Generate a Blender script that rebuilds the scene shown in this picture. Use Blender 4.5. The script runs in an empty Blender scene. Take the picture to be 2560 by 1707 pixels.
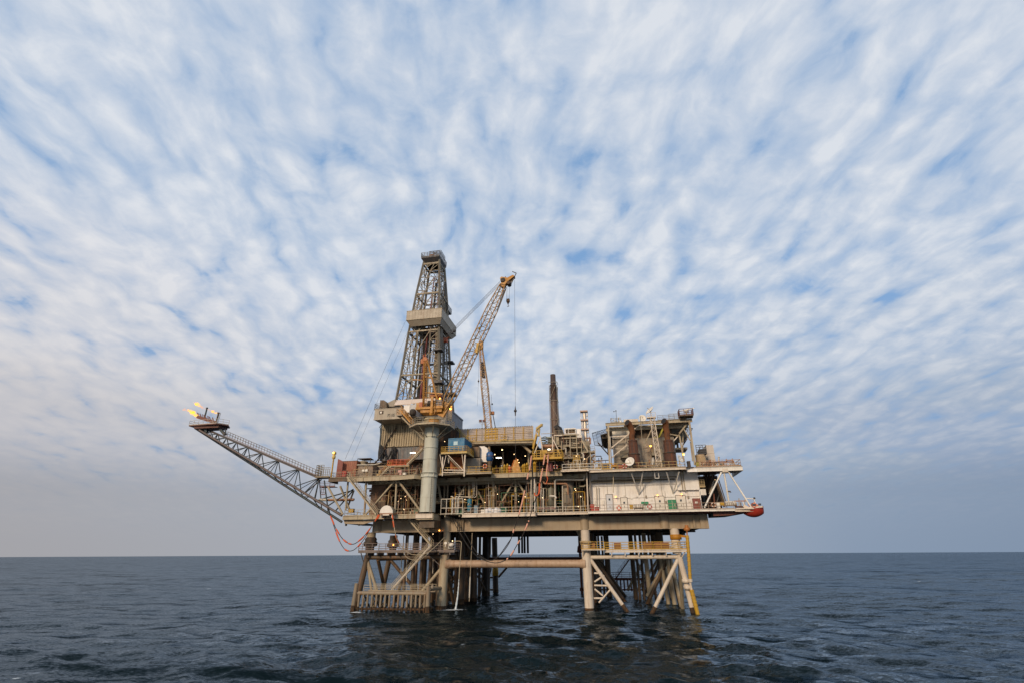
import bpy, bmesh, math, random
import numpy as np
from mathutils import Vector, Matrix
random.seed(7)
sc = bpy.context.scene
C = sc.collection
R = math.radians
# ------------------------------------------------------------------ camera
F, CX, CY, CAMH = 1250.0, 1280.0, 853.5, 10.0
TH = math.atan((1384 - CY) / F)
ROLL = .005
cd = bpy.data.cameras.new('camera'); cam = bpy.data.objects.new('camera', cd); C.objects.link(cam)
cd.sensor_width = 36; cd.lens = 36 * F / 2560; cd.clip_start = .5; cd.clip_end = 80000
cam.location = (0, 0, CAMH)
cam.rotation_euler = (Matrix.Rotation(math.pi/2 + TH, 3, 'X') @ Matrix.Rotation(-ROLL, 3, 'Z')).to_euler()
sc.camera = cam
# ------------------------------------------------------------------ light
SUN_EL, SUN_AZ = R(24), R(207)      # azimuth measured clockwise from +Y (the way the camera looks)
sc.view_settings.view_transform = 'Standard'; sc.view_settings.look = 'None'
sc.view_settings.exposure = 0.0; sc.view_settings.gamma = 1
sd = bpy.data.lights.new('sun', 'SUN'); sun = bpy.data.objects.new('sun', sd); C.objects.link(sun)
sd.energy = 2.5; sd.angle = R(10); sd.color = (1, .77, .53)
dsun = Vector((math.sin(SUN_AZ)*math.cos(SUN_EL), math.cos(SUN_AZ)*math.cos(SUN_EL), math.sin(SUN_EL)))
sun.rotation_euler = (-dsun).to_track_quat('-Z', 'Y').to_euler(); sun.location = (0, -50, 120)

def world():
    w = bpy.data.worlds.new('World'); sc.world = w; w.use_nodes = True
    nt = w.node_tree; nt.nodes.clear(); L = nt.links.new
    def N(t, **k):
        n = nt.nodes.new(t)
        for a, b in k.items():
            if a == 'op': n.operation = b
            else: setattr(n, a, b)
        return n
    def M(op, a, b=None, c=None, clamp=False):
        n = N('ShaderNodeMath', op=op); n.use_clamp = clamp
        for i, v in enumerate((a, b, c)):
            if v is None: continue
            if isinstance(v, (int, float)): n.inputs[i].default_value = v
            else: L(v, n.inputs[i])
        return n.outputs[0]
    def ramp(fac, stops, interp='EASE'):
        n = N('ShaderNodeValToRGB'); n.color_ramp.interpolation = interp
        el = n.color_ramp.elements
        while len(el) < len(stops): el.new(.5)
        for e, (p, c) in zip(el, stops):
            e.position = p; e.color = (c, c, c, 1) if isinstance(c, (int, float)) else (*c, 1)
        L(fac, n.inputs[0]); return n.outputs[0]
    def mix(f, a, b, t='RGBA'):
        n = N('ShaderNodeMix', data_type='RGBA'); 
        for s, v in ((n.inputs[0], f), (n.inputs[6], a), (n.inputs[7], b)):
            if isinstance(v, (int, float)): s.default_value = v
            elif isinstance(v, tuple): s.default_value = (*v, 1)
            else: L(v, s)
        return n.outputs[2]
    tc = N('ShaderNodeTexCoord'); sep = N('ShaderNodeSeparateXYZ'); L(tc.outputs['Generated'], sep.inputs[0])
    x, y, z = sep.outputs
    zc = M('MAXIMUM', z, 0.0)
    # the cloud sheet: rays meet a flat layer, slightly bent down towards the horizon
    den = M('ADD', zc, .20)
    u = M('DIVIDE', x, den); v = M('DIVIDE', y, den)
    comb = N('ShaderNodeCombineXYZ'); L(u, comb.inputs[0]); L(v, comb.inputs[1])
    mp = N('ShaderNodeMapping', vector_type='POINT'); mp.inputs['Rotation'].default_value = (0, 0, R(-5)); L(comb.outputs[0], mp.inputs[0])
    def noise(scale, sx, sy, det=4, rough=.55, off=(0, 0, 0), vec=None, dist=0.0):
        m = N('ShaderNodeMapping'); m.inputs['Scale'].default_value = (sx, sy, 1); m.inputs['Location'].default_value = off
        L(vec or mp.outputs[0], m.inputs[0])
        n = N('ShaderNodeTexNoise'); n.inputs['Scale'].default_value = scale; n.inputs['Detail'].default_value = det
        n.inputs['Roughness'].default_value = rough; n.inputs['Distortion'].default_value = dist
        L(m.outputs[0], n.inputs['Vector']); return n
    # domain warp
    wn = noise(1.0, 3.6, 2.8, 3, .55, (3, 1, 0))
    sub = N('ShaderNodeVectorMath', operation='SUBTRACT'); L(wn.outputs['Color'], sub.inputs[0]); sub.inputs[1].default_value = (.5, .5, .5)
    scl = N('ShaderNodeVectorMath', operation='MULTIPLY'); L(sub.outputs[0], scl.inputs[0]); scl.inputs[1].default_value = (.13, .20, 0)
    add = N('ShaderNodeVectorMath', operation='ADD'); L(mp.outputs[0], add.inputs[0]); L(scl.outputs[0], add.inputs[1])
    V = add.outputs[0]
    def puffs(sx, sy, off, smooth):
        m = N('ShaderNodeMapping'); m.inputs['Scale'].default_value = (sx, sy, 1); m.inputs['Location'].default_value = off; L(V, m.inputs[0])
        n = N('ShaderNodeTexVoronoi', voronoi_dimensions='2D', feature='SMOOTH_F1'); n.inputs['Scale'].default_value = 1; n.inputs['Smoothness'].default_value = smooth; n.inputs['Randomness'].default_value = .9
        L(m.outputs[0], n.inputs['Vector']); return n.outputs['Distance']
    rows = noise(1.0, 10.5, 3.6, 3, .5, (4.3, 7.7, 0), V).outputs['Fac']        # long rolls running away from the viewer
    cells = puffs(13.5, 9.5, (1.7, 2.2, 0), .55)                                   # puffs
    small = noise(1.0, 22, 19, 6, .62, (9.1, 5.2, 0), V).outputs['Fac']
    big = noise(1.0, 1.3, 1.1, 3, .5, (5.5, 2.6, 0)).outputs['Fac']
    s = M('MULTIPLY', rows, 1.25); s = M('MULTIPLY_ADD', cells, -.55, s); s = M('MULTIPLY_ADD', small, .42, s)
    s = M('MULTIPLY_ADD', big, .45, s)
    cov = ramp(s, [(.40, .03), (.475, .36), (.575, .84), (.76, 1)], 'B_SPLINE')
    shn = noise(1.0, 5.5, 3.5, 4, .6, (1, 9, 0), V).outputs['Fac']
    sh = M('ADD', M('MULTIPLY_ADD', small, .2, M('MULTIPLY', s, .48)), M('MULTIPLY', shn, .32))
    ccol = ramp(sh, [(.32, (.34, .47, .67)), (.46, (.42, .53, .70)), (.58, (.48, .575, .72)), (.69, (.575, .645, .755)), (.82, (.71, .75, .815))], 'LINEAR')
    # low in the sky the sheet thickens into a grey-blue veil, warmer to the left, colder to the right
    az = M('ARCTAN2', x, y)
    azf = M('MULTIPLY_ADD', az, .62, .5, clamp=True)
    veil = ramp(azf, [(.0, (.37, .365, .385)), (.35, (.37, .40, .455)), (.62, (.38, .43, .505)), (.85, (.25, .32, .43)), (1, (.22, .29, .40))], 'LINEAR')
    vstr = noise(1.0, .8, 2.6, 4, .5, (2, 8, 0)).outputs['Fac']
    bandv = ramp(vstr, [(.36, 0), (.56, 1)])
    lowz = ramp(z, [(.0, 0), (.07, 0.1), (.16, 1), (.34, .5), (.5, 0)], 'EASE')
    rightf = ramp(azf, [(.55, 0), (.8, 1)])
    bandf = M('MULTIPLY', M('MULTIPLY', bandv, lowz), M('MULTIPLY_ADD', rightf, .55, .25))
    veil2 = mix(bandf, veil, (.20, .275, .42))
    vf = ramp(z, [(.0, 1), (.08, .93), (.18, .5), (.32, .12), (.45, 0)], 'EASE')
    # warm sunset tint on cloud bottoms at the left
    warm = M('MULTIPLY', ramp(azf, [(.0, 1), (.40, 0)]), ramp(z, [(.06, 0), (.15, 1), (.40, .45), (.55, 0)]))
    ccol2 = mix(M('MULTIPLY', M('MULTIPLY', warm, .6), cov), ccol, (.86, .78, .74))
    sky = N('ShaderNodeTexSky', sky_type='NISHITA'); sky.sun_disc = False
    sky.sun_elevation = SUN_EL; sky.sun_rotation = SUN_AZ
    sky.air_density = 1.3; sky.dust_density = .6; sky.ozone_density = 2.0
    b1 = N('ShaderNodeBackground'); hs_ = N('ShaderNodeMix', data_type='RGBA', blend_type='MULTIPLY'); hs_.inputs[0].default_value = 1; L(sky.outputs[0], hs_.inputs[6]); hs_.inputs[7].default_value = (.95, .86, 1.0, 1); L(hs_.outputs[2], b1.inputs[0]); b1.inputs[1].default_value = .15
    b2 = N('ShaderNodeBackground'); L(mix(vf, mix(cov, (.20, .385, .66), ccol2), veil2), b2.inputs[0]); b2.inputs[1].default_value = 1.0
    cf = M('MAXIMUM', cov, vf)
    cf = M('MULTIPLY_ADD', cf, .20, .80)
    ms = N('ShaderNodeMixShader'); L(cf, ms.inputs[0]); L(b1.outputs[0], ms.inputs[1]); L(b2.outputs[0], ms.inputs[2])
    out = N('ShaderNodeOutputWorld'); L(ms.outputs[0], out.inputs[0])
world()

# ------------------------------------------------------------------ frames of reference
def ray(px, py):
    x, y = (px - CX)/F, (CY - py)/F
    c, s = math.cos(ROLL), math.sin(ROLL)
    x, y = x*c + y*s, -x*s + y*c
    return Vector((x, math.cos(TH) - y*math.sin(TH), math.sin(TH) + y*math.cos(TH)))
def sea(px, py, z=0.0):
    r = ray(px, py); t = (z - CAMH)/r.z; return Vector((r.x*t, r.y*t, z))
AL = R(11)                       # the platform's long side is turned 11 degrees to the view
O = sea(1474, 1526)              # foot of the front inner leg of the right jacket
ca, sa = math.cos(AL), math.sin(AL)
def world_of(p): return Vector((O.x + p[0]*ca + p[1]*sa, O.y - p[0]*sa + p[1]*ca, p[2]))
def local_of(p):
    dx, dy = p[0]-O.x, p[1]-O.y
    return Vector((dx*ca - dy*sa, dx*sa + dy*ca, p[2]))
Z = dict(A=(440, 960, .24231), B=(920, 600, .19134), Q=(920, 860, .17857), D=(820, 1000, .20408), E=(1140, 1000, .20408),
         F=(1440, 1000, .2168), G=(820, 1260, .1913), H=(1160, 1280, .17857), I=(1400, 1280, .17857), J=(820, 1180, .1403),
         K=(1130, 1170, .14881), L=(1360, 1000, .11481), M=(1700, 1100, .14031), N=(930, 880, .12118), S=(0, 0, 1))
def W(k, x, y, v):
    """platform coordinates (u along the front, v depth, z up) of a survey sighting on the vertical plane at depth v"""
    a, b, s = Z[k]; r = ray(a + x*s, b + y*s)
    t = (v + O.x*sa + O.y*ca)/(r.x*sa + r.y*ca)
    p = local_of(r*t); return Vector((p.x, v, CAMH + r.z*t))
def Wu(k, x, y, v): return W(k, x, y, v).x
def Wz(k, x, y, v): return W(k, x, y, v).z
# ------------------------------------------------------------------ materials
def mat(name, col, rough=.55, metal=0.0, stain=None, amt=.35, scale=.5, streak=True, var=.12, bump=0.0, emit=0.0, ribs=None):
    m = bpy.data.materials.new(name); m.use_nodes = True; nt = m.node_tree; L = nt.links.new
    b = nt.nodes['Principled BSDF']
    b.inputs['Roughness'].default_value = rough; b.inputs['Metallic'].default_value = metal
    if emit:
        b.inputs['Base Color'].default_value = (*col, 1)
        b.inputs['Emission Color'].default_value = (*col, 1); b.inputs['Emission Strength'].default_value = emit; return m
    tc = nt.nodes.new('ShaderNodeTexCoord')
    def noise(sc_, det, vec=(1, 1, 1), off=(0, 0, 0), rg=.6):
        mp = nt.nodes.new('ShaderNodeMapping'); mp.inputs['Scale'].default_value = vec; mp.inputs['Location'].default_value = off
        L(tc.outputs['Object'], mp.inputs[0]); n = nt.nodes.new('ShaderNodeTexNoise'); n.inputs['Scale'].default_value = sc_
        n.inputs['Detail'].default_value = det; n.inputs['Roughness'].default_value = rg; L(mp.outputs[0], n.inputs['Vector']); return n.outputs['Fac']
    def rmp(f, a, c, lo=0, hi=1):
        n = nt.nodes.new('ShaderNodeMapRange'); n.inputs[1].default_value = a; n.inputs[2].default_value = c
        n.inputs[3].default_value = lo; n.inputs[4].default_value = hi; L(f, n.inputs[0]); return n.outputs[0]
    def mul(a, b_):
        n = nt.nodes.new('ShaderNodeMath'); n.operation = 'MULTIPLY'; L(a, n.inputs[0])
        if isinstance(b_, (int, float)): n.inputs[1].default_value = b_
        else: L(b_, n.inputs[1])
        return n.outputs[0]
    def mixc(f, a, c):
        n = nt.nodes.new('ShaderNodeMix'); n.data_type = 'RGBA'; L(f, n.inputs[0])
        for s, v in ((n.inputs[6], a), (n.inputs[7], c)):
            if isinstance(v, tuple): s.default_value = (*v, 1)
            else: L(v, s)
        return n.outputs[2]
    base = mixc(noise(scale*.8, 4, off=(3, 1, 7)), tuple(c*(1-var) for c in col), tuple(min(1, c*(1+var)) for c in col))
    st = stain or (.21, .088, .027)
    k = rmp(noise(scale*3.4, 6, (1, 1, .14) if streak else (1, 1, 1), rg=.68), .50, .66)
    k = mul(k, amt)
    c2 = mixc(k, base, st)
    k2 = mul(rmp(noise(scale*.45, 3, off=(8, 8, 2)), .48, .75), amt*.7)
    c3 = mixc(k2, c2, tuple(c*.45 for c in col))
    L(c3, b.inputs['Base Color'])
    r = rmp(noise(scale*3, 3, off=(1, 5, 1)), .3, .7, rough-.1, min(1, rough+.15)); L(r, b.inputs['Roughness'])
    if bump or ribs:
        bp = nt.nodes.new('ShaderNodeBump'); bp.inputs['Strength'].default_value = bump or .5; bp.inputs['Distance'].default_value = .05
        L(noise(scale*6, 4), bp.inputs['Height']); L(bp.outputs[0], b.inputs['Normal'])
    return m
STEEL = mat('weathered_structural_paint', (.40, .335, .225), amt=.55)
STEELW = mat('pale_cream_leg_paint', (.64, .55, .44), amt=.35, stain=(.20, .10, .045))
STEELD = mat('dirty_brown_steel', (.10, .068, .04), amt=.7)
STEELG = mat('galvanised_grey_steel', (.20, .175, .125), amt=.5, rough=.5, metal=.15)
STEELB = mat('dark_bluish_steel', (.035, .055, .062), amt=.45, rough=.5)
GIRD = mat('girder_tan_paint', (.37, .29, .19), amt=.55, scale=.22, stain=(.24, .14, .075))
PED = mat('pedestal_grey_green_paint', (.52, .52, .43), amt=.4, scale=.35, stain=(.25, .18, .11))
WHITE = mat('weathered_white_cladding', (.82, .785, .735), amt=.25, scale=.45, stain=(.36, .25, .15))
OFFW = mat('white_gloss_paint', (.74, .70, .62), amt=.2, rough=.4)
BEIGE = mat('beige_cladding', (.40, .34, .24), amt=.35, scale=.4)
GREYW = mat('grey_cladding', (.30, .26, .205), amt=.35, scale=.4)
CORR = mat('dirty_corrugated_sheet', (.36, .29, .18), amt=.75, scale=.3, stain=(.07, .045, .025))
CORRD = mat('blue_grey_sheet', (.12, .13, .14), amt=.5)
BOXG = mat('windwall_grey_tan', (.40, .345, .265), amt=.3, scale=.3)
YEL = mat('safety_yellow_paint', (.48, .28, .02), amt=.35, rough=.5)
ORY = mat('orange_yellow_crane_paint', (.44, .19, .012), amt=.4, rough=.5)
BOOMC = mat('faded_amber_boom_paint', (.46, .25, .07), amt=.4, rough=.5)
RUST = mat('rusted_exhaust_steel', (.07, .032, .02), amt=.7, stain=(.19, .055, .015), rough=.8, scale=.7, bump=.3)
RUSTO = mat('heat_rusted_orange_steel', (.17, .06, .016), amt=.8, stain=(.05, .03, .02), rough=.8, scale=1.3, bump=.3)
DARKX = mat('sooted_exhaust_cladding', (.062, .044, .04), amt=.4, rough=.7)
BLK = mat('black_rubber', (.012, .012, .012), amt=.1, rough=.6)
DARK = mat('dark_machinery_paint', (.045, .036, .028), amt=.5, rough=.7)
INT = mat('painted_interior_shade', (.032, .023, .016), amt=.6, rough=.8)  # near-black base colour paints in the shade of interiors and undersides
RED = mat('red_oxide_paint', (.40, .045, .03), amt=.3)
MAROON = mat('maroon_container_paint', (.22, .055, .04), amt=.35)
REDB = mat('red_brown_steel', (.13, .035, .022), amt=.5)
ORANGE = mat('signal_orange', (.60, .095, .018), amt=.15, rough=.5)
PINK = mat('sun_faded_pink_float', (.72, .36, .25), amt=.25, rough=.6)
BLUE = mat('cyan_blue_container_paint', (.002, .16, .32), amt=.1, rough=.45)
BLUED = mat('royal_blue_tank_paint', (.015, .09, .26), amt=.15, rough=.4)
TEAL = mat('teal_blue_vessel_paint', (.02, .16, .24), amt=.2)
GREEN = mat('green_door_paint', (.015, .22, .10), amt=.15)
GRND = mat('dull_green_machine_paint', (.03, .12, .06), amt=.3)
PIPEW = mat('pale_pipe_lagging', (.55, .50, .41), amt=.3, rough=.45)
PIPEO = mat('salmon_brown_pipe_paint', (.36, .19, .11), amt=.4)
SILV = mat('bright_pipe_cladding', (.62, .54, .44), amt=.3, rough=.35, metal=.5)
CLOTH = mat('white_woven_sacking', (.72, .72, .72), amt=.1, rough=.9)
GLASS = mat('dark_window_glass', (.06, .075, .09), rough=.12, amt=.05)
LAMPM = mat('warm_lit_lamp', (1, .66, .32), emit=5.5)
LAMPO = mat('amber_lit_lamp', (1, .40, .06), emit=10)
LAMPC = mat('cool_lit_tube', (1, .92, .75), emit=10)
PRINT = mat('black_lettering', (.03, .03, .03), amt=0.0)
MARINE = mat('marine_growth', (.045, .028, .014), amt=.7, rough=.9, bump=.6, scale=1.2)
SKIN = mat('skin', (.42, .24, .16), amt=0.0)
CHARC = mat('dark_cable_steel', (.05, .05, .055), amt=.2)

# ------------------------------------------------------------------ mesh builder, all in platform coordinates
def fr(d, up=Vector((0, 0, 1))):
    d = d.normalized()
    a = d.cross(up)
    if a.length < 1e-3: a = d.cross(Vector((0, 1, 0)))
    a.normalize(); return a, d.cross(a).normalized()
class MB:
    def __init__(s): s.v = []; s.f = []; s.s = []
    def add(s, vs, fs, sm=False):
        o = len(s.v); s.v += [tuple(p) for p in vs]; s.f += [tuple(i+o for i in q) for q in fs]; s.s += [sm]*len(fs); return s
    def box(s, a, b):
        x0, x1 = sorted((a[0], b[0])); y0, y1 = sorted((a[1], b[1])); z0, z1 = sorted((a[2], b[2]))
        vs = [(x, y, z) for z in (z0, z1) for y in (y0, y1) for x in (x0, x1)]
        return s.add(vs, [(0, 2, 3, 1), (4, 5, 7, 6), (0, 1, 5, 4), (2, 6, 7, 3), (0, 4, 6, 2), (1, 3, 7, 5)])
    def bar(s, p, q, w, h=None, up=Vector((0, 0, 1))):
        p, q = Vector(p), Vector(q); h = h or w; a, b = fr(q-p, up); a = a*w/2; b = b*h/2
        vs = [e+i*a+j*b for e in (p, q) for i, j in ((-1, -1), (1, -1), (1, 1), (-1, 1))]
        return s.add(vs, [(0, 3, 2, 1), (4, 5, 6, 7), (0, 1, 5, 4), (1, 2, 6, 5), (2, 3, 7, 6), (3, 0, 4, 7)])
    def ibeam(s, p, q, h, w, t=.06):
        p, q = Vector(p), Vector(q); a, b = fr(q-p)
        up = b if b.z > 0 else -b
        s.bar(p, q, t, h); s.bar(p+up*(h/2+.0), q+up*(h/2), w, t); s.bar(p-up*(h/2), q-up*(h/2), w, t); return s
    def tube(s, p, q, r, n=8, r2=None, cap=True):
        p, q = Vector(p), Vector(q); r2 = r if r2 is None else r2; a, b = fr(q-p)
        c = [(math.cos(2*math.pi*i/n), math.sin(2*math.pi*i/n)) for i in range(n)]
        vs = [p+a*r*x+b*r*y for x, y in c]+[q+a*r2*x+b*r2*y for x, y in c]
        s.add(vs, [(i, (i+1) % n, n+(i+1) % n, n+i) for i in range(n)], True)
        if cap: s.add(vs, [tuple(range(n))[::-1], tuple(range(n, 2*n))])
        return s
    def path(s, pts, r, n=8):
        pts = [Vector(p) for p in pts]; vs = []; fs = []
        ref = None
        for i, p in enumerate(pts):
            d = (pts[min(i+1, len(pts)-1)]-pts[max(i-1, 0)])
            if ref is None: a, b = fr(d)
            else:
                d = d.normalized(); a = ref-d*ref.dot(d); a.normalize(); b = d.cross(a)
            ref = a
            rr = r(i/(len(pts)-1)) if callable(r) else r
            vs += [p+a*rr*math.cos(2*math.pi*k/n)+b*rr*math.sin(2*math.pi*k/n) for k in range(n)]
        for i in range(len(pts)-1):
            fs += [(i*n+k, i*n+(k+1) % n, (i+1)*n+(k+1) % n, (i+1)*n+k) for k in range(n)]
        s.add(vs, fs, True); m = (len(pts)-1)*n
        s.add(vs, [tuple(range(n))[::-1], tuple(range(m, m+n))]); return s
    def prism(s, poly, z0, z1):
        n = len(poly); vs = [(x, y, z0) for x, y in poly]+[(x, y, z1) for x, y in poly]
        a = sum(poly[i][0]*poly[(i+1) % n][1]-poly[(i+1) % n][0]*poly[i][1] for i in range(n))
        fs = [tuple(range(n))[::-1], tuple(range(n, 2*n))]+[(i, (i+1) % n, n+(i+1) % n, n+i) for i in range(n)]
        if a < 0: fs = [f[::-1] for f in fs]
        return s.add(vs, fs)
    def wall(s, poly, v0, v1):
        """outline in (u, z), extruded in depth"""
        n = len(poly); vs = [(x, v0, z) for x, z in poly]+[(x, v1, z) for x, z in poly]
        a = sum(poly[i][0]*poly[(i+1) % n][1]-poly[(i+1) % n][0]*poly[i][1] for i in range(n))
        fs = [tuple(range(n)), tuple(range(n, 2*n))[::-1]]+[(i, n+i, n+(i+1) % n, (i+1) % n) for i in range(n)]
        if a < 0: fs = [f[::-1] for f in fs]
        return s.add(vs, fs)
    def lathe(s, c, prof, n=20, axis=None):
        c = Vector(c); ax = Vector(axis or (0, 0, 1)).normalized(); a, b = fr(ax)
        vs = []; 
        for r, h in prof: vs += [c+ax*h+a*r*math.cos(2*math.pi*k/n)+b*r*math.sin(2*math.pi*k/n) for k in range(n)]
        fs = []
        for i in range(len(prof)-1): fs += [(i*n+k, i*n+(k+1) % n, (i+1)*n+(k+1) % n, (i+1)*n+k) for k in range(n)]
        s.add(vs, fs, True); m = (len(prof)-1)*n
        s.add(vs, [tuple(range(n))[::-1], tuple(range(m, m+n))]); return s
    def ball(s, c, r, n=10, sq=(1, 1, 1)):
        c = Vector(c); m = n//2+1
        pr = [(math.sin(math.pi*i/m), -math.cos(math.pi*i/m)) for i in range(1, m)]
        vs = [c+Vector((r*a*math.cos(2*math.pi*k/n)*sq[0], r*a*math.sin(2*math.pi*k/n)*sq[1], r*h*sq[2])) for a, h in pr for k in range(n)]
        o = len(pr); vs += [c-Vector((0, 0, r*sq[2])), c+Vector((0, 0, r*sq[2]))]
        fs = [(i*n+k, i*n+(k+1) % n, (i+1)*n+(k+1) % n, (i+1)*n+k) for i in range(o-1) for k in range(n)]
        fs += [(o*n, (k+1) % n, k) for k in range(n)]+[(o*n+1, (o-1)*n+k, (o-1)*n+(k+1) % n) for k in range(n)]
        return s.add(vs, fs, True)
    def rail(s, pts, h=1.15, sp=1.5, r=.035, mid=1, closed=False):
        pts = [Vector(p) for p in pts]
        if closed: pts.append(pts[0])
        up = Vector((0, 0, 1))
        for p, q in zip(pts, pts[1:]):
            L = (q-p).length; k = max(1, round(L/sp))
            for i in range(k+1): s.bar(p+(q-p)*i/k, p+(q-p)*i/k+up*h, r*1.8)
            for j in range(mid+1): zz = h*(1-j/(mid+1)); s.bar(p+up*zz, q+up*zz, r*1.8)
            s.bar(p+up*.09, q+up*.09, .02, .16)
        return s
    def ladder(s, p, q, w=.5, cage=False, side=None):
        p, q = Vector(p), Vector(q); a = Vector(side or (1, 0, 0))*w/2
        s.bar(p-a, q-a, .07); s.bar(p+a, q+a, .07); n = max(2, int((q-p).length/.45))
        for i in range(n+1): c = p+(q-p)*i/n; s.bar(c-a, c+a, .04)
        if cage:
            for i in range(1, int((q-p).length/1.2)):
                c = p+(q-p)*(i*1.2)/(q-p).length
                pr = c-a
                for k in range(1, 7):
                    t = math.pi*k/6; nx = c-a*math.cos(t)*1.3-Vector((0, 1, 0))*math.sin(t)*.75; s.bar(pr, nx, .05, .02); pr = nx
            for k in (1, 3, 5):
                t = math.pi*k/6; o = -a*math.cos(t)*1.3-Vector((0, 1, 0))*math.sin(t)*.75; s.bar(p+o+Vector((0, 0, 1)), q+o, .04, .02)
        return s
    def xbrace(s, p0, p1, q0, q1, r, n=6):
        s.tube(p0, q1, r, n); s.tube(p1, q0, r, n); return s
    def build(s, name, m, parent=None, label=None):
        me = bpy.data.meshes.new(name); ob = bpy.data.objects.new(name, me); C.objects.link(ob)
        b = Vector(parent['_b']) if parent is not None and '_b' in parent else Vector((0, 0, 0))
        me.from_pydata([(v[0]-b.x, v[1]-b.y, v[2]-b.z) for v in s.v], [], s.f)
        me.polygons.foreach_set('use_smooth', s.s); me.update()
        me.materials.append(m)
        if parent is not None:
            ob.parent = parent if parent.type == 'EMPTY' or '_b' in parent else parent
            ob['_b'] = tuple(b)
        if label: ob['label'] = label
        return ob
def build_each(mb, name, m, parent):
    """one part per connected piece"""
    par = list(range(len(mb.v)))
    def find(i):
        while par[i] != i: par[i] = par[par[i]]; i = par[i]
        return i
    seen = {}
    for i, p in enumerate(mb.v):
        k = (round(p[0], 3), round(p[1], 3), round(p[2], 3))
        if k in seen: par[find(i)] = find(seen[k])
        else: seen[k] = i
    for f in mb.f:
        for j in f[1:]: par[find(j)] = find(f[0])
    gr = {}
    for f, sm in zip(mb.f, mb.s): gr.setdefault(find(f[0]), []).append((f, sm))
    out = []
    for fs in gr.values():
        n = MB(); ix = {}
        for f, sm in fs:
            for j in f:
                if j not in ix: ix[j] = len(n.v); n.v.append(mb.v[j])
            n.f.append(tuple(ix[j] for j in f)); n.s.append(sm)
        out.append(n.build(name, m, parent))
    return out
def thing(name, label, cat, base, group=None):
    o = bpy.data.objects.new(name, None); C.objects.link(o); o.empty_display_size = .5
    o['_b'] = tuple(base); o.location = world_of(base); o.rotation_euler = (0, 0, -AL)
    o['label'] = label; o['category'] = cat
    if group: o['group'] = group
    return o
def solo(mb, name, label, cat, m, base, group=None):
    b = Vector(base); mb2 = MB(); mb2.v = [(v[0]-b.x, v[1]-b.y, v[2]-b.z) for v in mb.v]; mb2.f = mb.f; mb2.s = mb.s
    o = mb2.build(name, m); o.location = world_of(b); o.rotation_euler = (0, 0, -AL)
    o['label'] = label; o['category'] = cat
    if group: o['group'] = group
    return o
def dup(root, base, label=None, rot=0, scale=None):
    r = root.copy(); C.objects.link(r); r.location = world_of(base); r.rotation_euler = (0, 0, -AL+rot)
    if scale: r.scale = scale
    if label: r['label'] = label
    for ch in list(root.children):
        c = ch.copy(); C.objects.link(c); c.parent = r
        for g in ch.children:
            d = g.copy(); C.objects.link(d); d.parent = c
    return r
def stairs(t, p, q, w=.9, m=STEEL, rm=STEEL, rail_=True, side=None):
    """flight from p up to q: stringers and treads, rails on both sides"""
    p, q = Vector(p), Vector(q); s = Vector((q.x-p.x, q.y-p.y, 0)).normalized(); a = Vector((-s.y, s.x, 0))*w/2
    b = MB(); b.bar(p-a, q-a, .08, .3); b.bar(p+a, q+a, .08, .3); n = max(3, int(abs(q.z-p.z)/.24))
    for i in range(1, n): c = p+(q-p)*i/n; b.bar(c-a*.96, c+a*.96, .26, .04)
    st = b.build('stair', m, t)
    if rail_:
        b = MB()
        for k in (-1, 1):
            for h in (.55, 1.1): b.bar(p+a*k+Vector((0, 0, h)), q+a*k+Vector((0, 0, h)), .06)
            for i in range(0, n+1, 4): c = p+(q-p)*i/n+a*k; b.bar(c, c+Vector((0, 0, 1.1)), .055)
        o = b.build('handrail', rm, t)
    return st
V3 = Vector
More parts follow.
